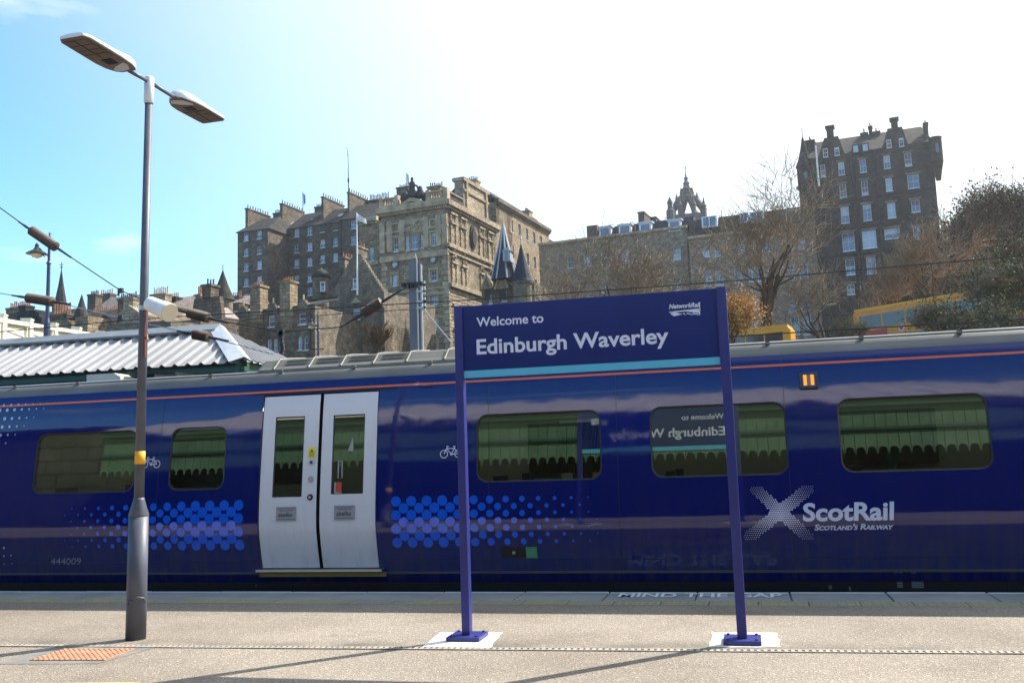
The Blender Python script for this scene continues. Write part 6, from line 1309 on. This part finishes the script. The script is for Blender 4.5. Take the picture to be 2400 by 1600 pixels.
# ---- crown spire church
DK = 300; q = pl(1611, 505, DK); ch = empty('crown_church', (q.x, DK, 20), 'far gothic church tower topped by an open stone crown and pinnacle', 'church')
M['crown'] = vary(mat('crown_stone', (.10, .09, .085), .9), .3, .5)
a, b = pl(1570, 505, DK), pl(1655, 500, DK); cx_ = (a.x+b.x)/2; hw = (b.x-a.x)/2; zc = pl(1611, 500, DK).z
mb = MB(); mb.box(cx_-hw, cx_+hw, DK-hw, DK+hw, 20, zc-1.5); mb.build('tower', M['crown'], ch)
mb = MB()
for k in range(8):
    g_ = R(22.5)+math.pi*k/4; rr = hw*.98; q0 = Vector((cx_+rr*math.cos(g_), DK+rr*math.sin(g_), zc-1.6)); mb.lathe(q0, [(.75, 0), (.7, 2.6), (.95, 2.9), (.45, 3.8), (.06, 6.0)], 6)
    arc = [Vector((cx_+rr*math.cos(g_)*(1-t), DK+rr*math.sin(g_)*(1-t), zc-.6+6.2*math.sin(t*math.pi/2)**.75)) for t in [i/8 for i in range(9)]]; mb.tube(arc, [.8+.05*i for i in range(9)], 5)
    for (fr_, z_, s_) in ((.62, 3.2, .9), (.34, 4.9, 1.0)): q_ = Vector((cx_+rr*fr_*math.cos(g_), DK+rr*fr_*math.sin(g_), zc+z_)); mb.lathe(q_, [(.45, -1), (.42, 1.2*s_), (.6, 1.4*s_), (.05, 3.6*s_)], 5)
mb.build('crown_arches', M['crown'], ch, kind='stuff')
mb = MB(); h_ = pl(1611, 400, DK).z-zc; mb.lathe((cx_, DK, zc), [(1.0, 4.6), (2.0, 5.4), (1.7, 7.6), (1.9, 7.9), (1.1, 8.4), (.9, 9.6), (1.2, 9.9), (.6, 10.4), (.5, 11.2), (.85, 11.5), (.3, 12), (.06, h_)], 8); mb.tube([(cx_, DK, zc+h_-.3), (cx_, DK, zc+h_+1.6)], .10, 5); mb.box(cx_-.45, cx_+.45, DK-.1, DK+.1, zc+h_+.8, zc+h_+.95); mb.build('central_pinnacle', M['crown'], ch)
a, b = pl(1566, 478, DK), pl(1584, 505, DK); mb = MB(); mb.lathe(((a.x+b.x)/2, DK-hw-3, b.z-4), [(1.3, 0), (1.3, 3.5), (.8, 4.1), (.75, 5.6), (1.0, 5.9), (.05, 8)], 8); mb.build('stair_turret', M['crown'], ch)

# ---- rooftop flags
for (x, yb_, yt_, D, fl, lab, col) in ((710, 482, 450, 190, (711, 453, 715, 478), 'small blue and white flag flying behind the tenement roof, left of the tall aerial mast', (.03, .12, .5)), (953, 440, 405, 176, (954, 406, 957, 434), 'dark furled flag on a short pole behind the statue', (.02, .07, .09))):
    p0, p1 = pl(x, yb_+25, D), pl(x, yt_, D); e_ = empty('flag_on_pole', p0, lab, 'flag'); mb = MB(); mb.tube([p0, (p0.x, D, p1.z)], .08, 6); mb.build('pole', M['iron'], e_); fm = mat('flag_cloth', col, .8); fl_o = flag(fl[0], fl[1], fl[2], fl[1]+4, D, (pl(0, fl[1], D).z-pl(0, fl[3], D).z), fm, e_)
p0, p1 = pl(817, 470, 172), pl(817, 360, 172); e_ = empty('aerial_mast', p0, 'very tall thin aerial mast on the tenement roof', 'aerial'); mb = MB(); mb.tube([(p0.x, 172, p0.z-3), (p0.x, 172, p1.z-5), (p0.x, 172, p1.z)], [.12, .09, .05], 6); mb.build('pole', M['iron'], e_); mb = MB(); mb.tube([(p0.x, 172, p1.z-1), (p0.x-.2, 171.9, p1.z+1.3)], .05, 5); mb.box(p0.x-.15, p0.x+.15, 171.9, 172.1, p1.z-6, p1.z-5.2); mb.build('antenna', M['iron'], e_)

# ---- ornate street lamps
def old_lamp(px, py0, py1, D, lantern, label, sgn=-1):
    b, t = pl(px, py1, D), pl(px, py0, D); e_ = empty('street_lamp', (b.x, D, 2), label, 'street lamp', None); h = t.z-2; k = (t.z-b.z)
    mb = MB(); mb.lathe((b.x, D, 2), [(.16, 0), (.14, .6*h), (.09, .62*h), (.075, h-1.5), (.12, h-1.45), (.06, h-1.35), (.06, h-.4), (.1, h-.35), (.03, h-.25), (.02, h)], 10)
    for z_ in (h-.22, h-.10): mb.box(b.x-.10, b.x+.10, D-.015, D+.015, 2+z_, 2+z_+.02)
    mb.build('post', M['iron_blue'], e_)
    l_ = pl(lantern[0], lantern[1], D); zl = l_.z; mb = MB(); mb.tube([(b.x, D, t.z-1.15), (b.x+sgn*.25, D, t.z-.95), (b.x+sgn*.5, D, t.z-.72), (l_.x, D, t.z-.62), (l_.x, D, zl+.35)], .028, 6)
    mb.tube([(b.x+sgn*.22, D, t.z-.9), (b.x+sgn*.35, D, t.z-1.05), (b.x+sgn*.2, D, t.z-1.15)], .02, 5); mb.build('arm', M['iron_blue'], e_)
    mb = MB(); mb.lathe((l_.x, D, zl), [(.47, 0), (.40, .06), (.16, .2), (.09, .3), (.09, .42), (.03, .5)], 14); s_ = mb.build('shade', M['iron'], e_); mb = MB(); mb.lathe((l_.x, D, zl-.2), [(.05, 0), (.2, .06), (.27, .2)], 14); mb.build('glass_bowl', mat('bowl', (.7, .62, .45), .2), s_, smooth=True)
old_lamp(110, 545, 770, 36, (86, 595), 'old ornate blue street lamp with a hanging shade at the far left')
old_lamp(746, 727, 830, 60, (730, 764), 'small old street lamp before the stone house under the bell capped turret')

# ================================================================ STREET WITH BUSES
mb = MB(); fR = Fac(1997, 74, 22, 727); fR2 = fR
M['road'] = vary(mat('road', (.06, .06, .06), .9), .3, 1)
mb.hexa([fR.p(-40, 3.5, -3), fR.p(34, 12.0, -3), fR.p(34, 12.0, 6), fR.p(-40, 3.5, 6), fR.p(-40, 4.6, -3), fR.p(34, 9.9, -3), fR.p(34, 9.9, 6), fR.p(-40, 4.6, 6)][:4]+[fR.p(-40, 4.6, -3), fR.p(34, 9.9, -3), fR.p(34, 9.9, 6), fR.p(-40, 4.6, 6)]) if False else None
mb.add([fR.p(-40, 5.0, -3), fR.p(34, 9.6, -3), fR.p(34, 9.6, 6), fR.p(-40, 5.0, 6), fR.p(-40, 1, -3), fR.p(34, 1, -3), fR.p(34, 1, 6), fR.p(-40, 1, 6)], [(0, 1, 2, 3), (0, 4, 5, 1), (3, 2, 6, 7), (0, 3, 7, 4), (1, 5, 6, 2)])
mb.build('road', M['road'], kind='structure')
M['bus_o'] = vary(mat('bus_orange', (.75, .27, .02), .35), .1, 1); M['bus_y'] = mat('bus_yellow', (.85, .36, .015), .35); M['bus_red'] = mat('bus_red', (.50, .05, .03), .4); M['tyre'] = mat('tyre', (.02, .02, .02), .8); M['busglass'] = mat('bus_glass', (.05, .06, .07), .08, spec=.7)
def bus(f, u0, ztop, slope, L_, label, main, stripe, d0=0):
    H = 4.3; W_ = 2.5; zt_b = ztop; root = empty('double_decker_bus', f.p(u0+L_/2, ztop-H+slope*L_/2, d0+W_/2), label, 'bus')
    def q(u, z, d): return f.p(u0+u, ztop-H+z+slope*u, d0+d)
    def bx(mb, a, b, c, d, e0, e1, mi=0): mb.hexa([q(a, c, e0), q(b, c, e0), q(b, c, e1), q(a, c, e1), q(a, d, e0), q(b, d, e0), q(b, d, e1), q(a, d, e1)], mi)
    mb = MB(); mb.prism([q(0, .35, 0), q(L_, .35, 0), q(L_, H-.35, 0), q(L_-.3, H, 0), q(.2, H, 0), q(.0, H-.3, 0)], f.n*W_); b_ = mb.build('body', main, root); bevel(b_, .12, 3)
    mb = MB(); bx(mb, .15, L_-.2, H-.16, H+.03, -.03, W_+.03); mb.build('roof_edge', stripe, root)
    for k in range(6):
        a = .5+k*(L_-1)/6; mb = MB(); bx(mb, a, a+(L_-1)/6-.12, 2.75, 3.75, -.02, -.003); o = mb.build('upper_window', M['busglass'], root)
        if k: mb = MB(); bx(mb, a, a+(L_-1)/6-.12, 1.15, 2.05, -.02, -.003); mb.build('lower_window', M['busglass'], root)
    mb = MB(); bx(mb, -.02, -.003, 2.7, 3.8, .2, W_-.2); bx(mb, -.02, -.003, .9, 2.1, .2, W_-.2); mb.build('end_window', M['busglass'], root)
    mb = MB(); bx(mb, .02, 2.4, 2.0, 2.62, -.025, -.004); mb.build('red_panel', M['bus_red'], root)
    for (c_) in (3.4, 4.8, 7.0):
        mb = MB(); mb.prism([q(c_+.2*math.cos(t), 2.45+.2*math.sin(t), -.025) for t in [2*math.pi*k/14 for k in range(14)]], f.n*.02); mb.build('roundel', M['sash'], root)
        mb = MB(); mb.prism([q(c_+.13*math.cos(t), 2.45+.13*math.sin(t), -.032) for t in [2*math.pi*k/14 for k in range(14)]], f.n*.006); mb.build('roundel_disc', M['bus_red'], root)
    for c_ in (2.4, L_-2.8):
        for d_ in (.02, W_-.32):
            mb = MB(); mb.prism([q(c_+.5*math.cos(t), .5+.5*math.sin(t), d_-.03) for t in [2*math.pi*k/16 for k in range(16)]], f.n*.3); w_ = mb.build('wheel', M['tyre'], root); mb = MB(); mb.prism([q(c_+.25*math.cos(t), .5+.25*math.sin(t), d_-.05) for t in [2*math.pi*k/12 for k in range(12)]], f.n*.019); mb.build('hub', M['metal'], w_)
zt_ = fR.uz(2000, 728)[1]; bus(fR, 0, zt_, .055, 10.8, 'orange double decker bus with a red lower panel climbing the street at right', M['bus_o'], M['bus_y'])
zt_ = fR.uz(2330, 690)[1]; bus(fR, fR.uz(2330, 690)[0], fR.uz(2330, 683)[1], .05, 10.5, 'second orange bus mostly hidden by bushes at the right edge', M['bus_o'], M['bus_red'])
fY = Fac(1690, 80, 12, 775); ue = fY.uz(1852, 770)[0]; bus(fY, ue-10.2, fY.uz(1850, 768)[1], .03, 10.2, 'yellow double decker bus behind the tall bare tree trunk', M['bus_y'], M['bus_y'])

# ================================================================ TREES
def tubes3(P0, P1, r0, r1, V, Fc):
    t = P1-P0
    if t.length < 1e-6: return
    t.normalize(); a = Vector((0, 0, 1)) if abs(t.z) < .9 else Vector((1, 0, 0)); q = t.cross(a).normalized(); w_ = t.cross(q); b = len(V)
    for P, r in ((P0, r0), (P1, r1)):
        for g_ in (0, 2.094, 4.189): V.append(tuple(P+(q*math.cos(g_)+w_*math.sin(g_))*r))
    Fc += [(b+j, b+(j+1) % 3, b+3+(j+1) % 3, b+3+j) for j in range(3)]
def tree_mesh(seed, H, spread, levels=6, trunk_h=.28, rt=.35, lean=(0, 0), wig=.22, kids=(3, 4), tw=.022, droop=0.0, fork=2, kl=(.62, .86)):
    rnd = random.Random(seed); big = MB(); V = []; Fc = []; tips = []
    def grow(p, d, L_, r, lv):
        n_ = 3 if lv > 2 else 4; pts = [p]; rs = [r]; q = p.copy(); dd = d.copy()
        for k in range(n_):
            dd = (dd+Vector((rnd.uniform(-1, 1), rnd.uniform(-1, 1), rnd.uniform(-.6, .9)))*wig*(.5+.16*lv)).normalized()
            q = q+dd*L_/n_; pts.append(q.copy()); rs.append(r*(1-.42*(k+1)/n_))
        if lv <= 2: big.tube(pts, rs, 7 if lv < 2 else 5, caps=False)
        else:
            for k in range(n_): tubes3(pts[k], pts[k+1], max(rs[k], tw), max(rs[k+1], tw*.8), V, Fc)
        if lv >= levels: tips.append(q); return
        m_ = rnd.randint(*kids)+(1 if lv >= 3 else 0)
        for i in range(m_):
            at = 1.0 if i == 0 else rnd.uniform(.35, 1.0); k = min(n_-1, int(at*n_)); base = pts[k]*(1-(at*n_-k))+pts[k+1]*(at*n_-k) if at < 1 else pts[-1]
            ax = Vector((rnd.uniform(-1, 1), rnd.uniform(-1, 1), rnd.uniform(-.35, .35))).normalized(); sp = (.35 if i == 0 else .95)*spread
            nd = (dd+ax*sp*rnd.uniform(.6, 1.15)+Vector((0, 0, .16-droop*lv))).normalized()
            grow(base, nd, L_*rnd.uniform(*kl), max(rs[min(k+1, n_)]*rnd.uniform(.52, .75), .012), lv+1)
    d0 = Vector((lean[0], lean[1], 1)).normalized(); th = H*trunk_h
    pts = [Vector((0, 0, -2)), Vector((0, 0, 0)), d0*th*.5, d0*th]; big.tube(pts, [rt*1.3, rt*1.1, rt, rt*.85], 9, caps=False)
    for i in range(fork+1): grow(d0*th*(1 if i < fork else .8), (d0+Vector((rnd.uniform(-1, 1), rnd.uniform(-.8, .8), .1))*.55*spread).normalized(), H*.27, rt*.68, 1)
    return big, V, Fc, tips
def make_tree(name, loc, seed, H, spread, label, cat='tree', group=None, twig='twig', bark='bark', levels=6, leaf=None, leafn=0, leafs=.25, **kw):
    big, V, Fc, tips = tree_mesh(seed, H, spread, levels, **kw); root = empty(name, loc, label, cat, group)
    for nm, mb in (('trunk', big), ):
        o = bpy.data.objects.new(nm, mb.mesh(nm, M[bark], True)); COL.objects.link(o); o.parent = root
    mb = MB(); mb.v = V; mb.f = Fc; mb.m = [0]*len(Fc); o = bpy.data.objects.new('crown', mb.mesh('crown', M[twig])); COL.objects.link(o); o.parent = root; o['kind'] = 'stuff'
    if leaf and leafn:
        rnd = random.Random(seed+50); mb = MB(); LV = []; LF = []
        for k in range(leafn):
            t = rnd.choice(tips)+Vector((rnd.gauss(0, .5), rnd.gauss(0, .5), rnd.gauss(0, .5))); a = Vector((rnd.gauss(0, 1), rnd.gauss(0, 1), rnd.gauss(0, 1))).normalized()*leafs*rnd.uniform(.5, 1.2); b = a.cross(Vector((rnd.gauss(0, 1), rnd.gauss(0, 1), rnd.gauss(0, 1)))).normalized()*leafs*.6
            q = len(LV); LV += [tuple(t), tuple(t+a*.5+b*.5), tuple(t+a), tuple(t+a*.5-b*.5)]; LF.append((q, q+1, q+2, q+3))
        mb.v = LV; mb.f = LF; mb.m = [0]*len(LF); o = bpy.data.objects.new('leaves', mb.mesh('leaves', M[leaf])); COL.objects.link(o); o.parent = root; o['kind'] = 'stuff'
    return root
def at_px(px, D): p = pl(px, 800, D); return Vector((p.x, D, ground_z(p.x, D)))
def copy_tree(src, loc, rz, s, label, group=None):
    r = src.copy(); COL.objects.link(r); r.location = loc; r.rotation_euler = (0, 0, rz); r.scale = (s, s, s*random.uniform(.92, 1.08)); r['label'] = label
    if group: r['group'] = group
    for ch_ in src.children: c_ = ch_.copy(); COL.objects.link(c_); c_.parent = r
    return r
make_tree('bare_tree', at_px(1803, 84), 11, 13.5, 1.35, 'tall bare tree with thick forked trunk in front of the sandstone terrace', levels=6, trunk_h=.34, rt=.50, tw=.025, fork=3, kids=(2, 3), wig=.30, kl=(.72, .94))
t1 = make_tree('bare_tree', at_px(1440, 92), 23, 12.5, 1.5, 'spreading bare brown tree above the left half of the welcome board', levels=6, trunk_h=.3, rt=.40, tw=.028, kids=(2, 3), wig=.30, kl=(.72, .94), fork=3)
copy_tree(t1, at_px(1545, 100), 2.2, 1.0, 'bare brown tree above the right half of the welcome board')
copy_tree(t1, at_px(1335, 100), 4.0, .8, 'lower bare tree beside the pointed turrets, left of the spreading one')
copy_tree(t1, at_px(1930, 104), 3.2, .8, 'bare tree between the sandstone terrace and the dark tower house')
make_tree('bare_shrub', at_px(890, 66), 41, 4.2, .9, 'small reddish bare shrub behind the train roof beside the lit house corner', 'shrub', levels=5, trunk_h=.1, rt=.1, tw=.02, twig='twig_red')
make_tree('autumn_shrub', at_px(1716, 70), 43, 4.6, .8, 'orange leaved shrub against the right edge of the welcome board', 'shrub', levels=5, trunk_h=.1, rt=.12, tw=.015, leaf='leaf_orange', leafn=9000, leafs=.2)
r1 = make_tree('hillside_tree', at_px(2365, 104), 61, 11.5, 1.15, 'big dark leafy brown tree filling the right edge', levels=6, trunk_h=.18, rt=.4, tw=.03, twig='twig_red', leaf='leaf_brown', leafn=20000, leafs=.26, wig=.3, kl=(.66, .9))
r2 = make_tree('hillside_tree', at_px(2140, 112), 67, 10, 1.3, 'rust brown bare tree in front of the right half of the dark tower house', levels=6, trunk_h=.2, rt=.3, tw=.021, twig='twig_red', kids=(3, 3), wig=.3, kl=(.70, .92), fork=3)
spots = [(r1, 2440, 108, 1.25, 'tallest brown tree at the upper right corner of the hillside'), (r2, 2255, 118, 1.25, 'bare twiggy tree against the sky right of the dark tower house'), (r1, 2300, 94, .7, 'leafy brown tree low on the slope above the second bus'),
         (r2, 2210, 104, .8, 'bare reddish tree on the slope right of the dark tower foot'), (r2, 2105, 100, .7, 'bare reddish tree at the dark tower foot'), (r1, 2150, 92, .55, 'brown bush above the middle of the orange bus'), (r1, 2410, 94, .85, 'dark bush mass at the right edge above the buses'), (r2, 2320, 104, 1.2, 'bare twiggy tree between the leafy ones at right'), (r1, 2225, 90, .55, 'round brown bush above the rear of the orange bus'),
         (r2, 2385, 114, 1.5, 'tall bare tree rising behind the leafy ones at the right edge'), (r2, 2205, 124, 1.05, 'bare tree just right of the tower corner turret'), (t1, 2115, 76, .45, 'pale bare tree over the orange bus roof'), (t1, 2200, 74, .62, 'pale twiggy tree over the rear of the orange bus'), (t1, 2290, 84, .52, 'pale twiggy tree between the two orange buses')]
for s_, px, D, sc_, lab in spots: copy_tree(s_, at_px(px, D), random.uniform(0, 6), sc_, lab)
b1 = make_tree('roadside_shrub', at_px(2200, 62), 71, 3.0, 1.2, 'twiggy shrub before the side of the orange bus', 'shrub', levels=6, trunk_h=.08, rt=.08, tw=.014, leaf='leaf_green', leafn=1500, leafs=.15, group='roadside shrubs in front of the buses')
for k, (px, D, sc_, wd) in enumerate(((2245, 61, .95, 'second'), (2270, 60, 1.05, 'third'), (2330, 61, 1.1, 'fourth'), (2390, 59, 1.2, 'rightmost'))): copy_tree(b1, at_px(px, D), k*1.7, sc_, wd+' twiggy shrub from the left along the roadside before the buses', 'roadside shrubs in front of the buses')
for k, (px, D, sc_) in enumerate(((2020, 64, .5), (1975, 66, .55), (1560, 70, .7), (1620, 72, .8), (1660, 68, .8), (2350, 66, 1.5), (2440, 66, 1.6))): copy_tree(b1, at_px(px, D), k*1.3, sc_, ('low twiggy shrub under the bus corner', 'low twiggy shrub left of the orange bus', 'roadside shrub hidden low behind the welcome board', 'roadside shrub behind the board near its right post', 'twiggy shrub just left of the orange leaved shrub', 'large shrub hiding the second orange bus', 'large shrub at the frame edge by the second bus')[k])
# ivy and undergrowth on the slope
rnd = random.Random(88); LV = []; LF = []
for k in range(30000):
    px = rnd.uniform(1960, 2600); D = rnd.uniform(84, 118); x = pl(px, 800, D).x; z = ground_z(x, D)+abs(rnd.gauss(0, .8)); t = Vector((x, D, z)); a = Vector((rnd.gauss(0, 1), rnd.gauss(0, 1), rnd.gauss(0, 1))).normalized()*.4; b = a.cross(Vector((rnd.gauss(0, 1), rnd.gauss(0, 1), .3))).normalized()*.25
    q = len(LV); LV += [tuple(t), tuple(t+a*.5+b*.5), tuple(t+a), tuple(t+a*.5-b*.5)]; LF.append((q, q+1, q+2, q+3))
mb = MB(); mb.v = LV; mb.f = LF; mb.m = [0]*len(LF); mb.build('undergrowth', M['leaf_green'], kind='stuff', label='ivy and scrub covering the slope above the buses')

# ================================================================ HAZE
hz = bpy.data.materials.new('haze'); hz.use_nodes = True; t = hz.node_tree; t.nodes.clear(); o_ = t.nodes.new('ShaderNodeOutputMaterial'); v_ = t.nodes.new('ShaderNodeVolumePrincipled')
v_.inputs['Density'].default_value = .0003; v_.inputs['Color'].default_value = (.93, .95, 1, 1); v_.inputs['Anisotropy'].default_value = .75; t.links.new(v_.outputs[0], o_.inputs['Volume'])
mb = MB(); mb.box(-1600, 1600, -1600, 1900, -4, 110); mb.build('haze', hz, kind='stuff')
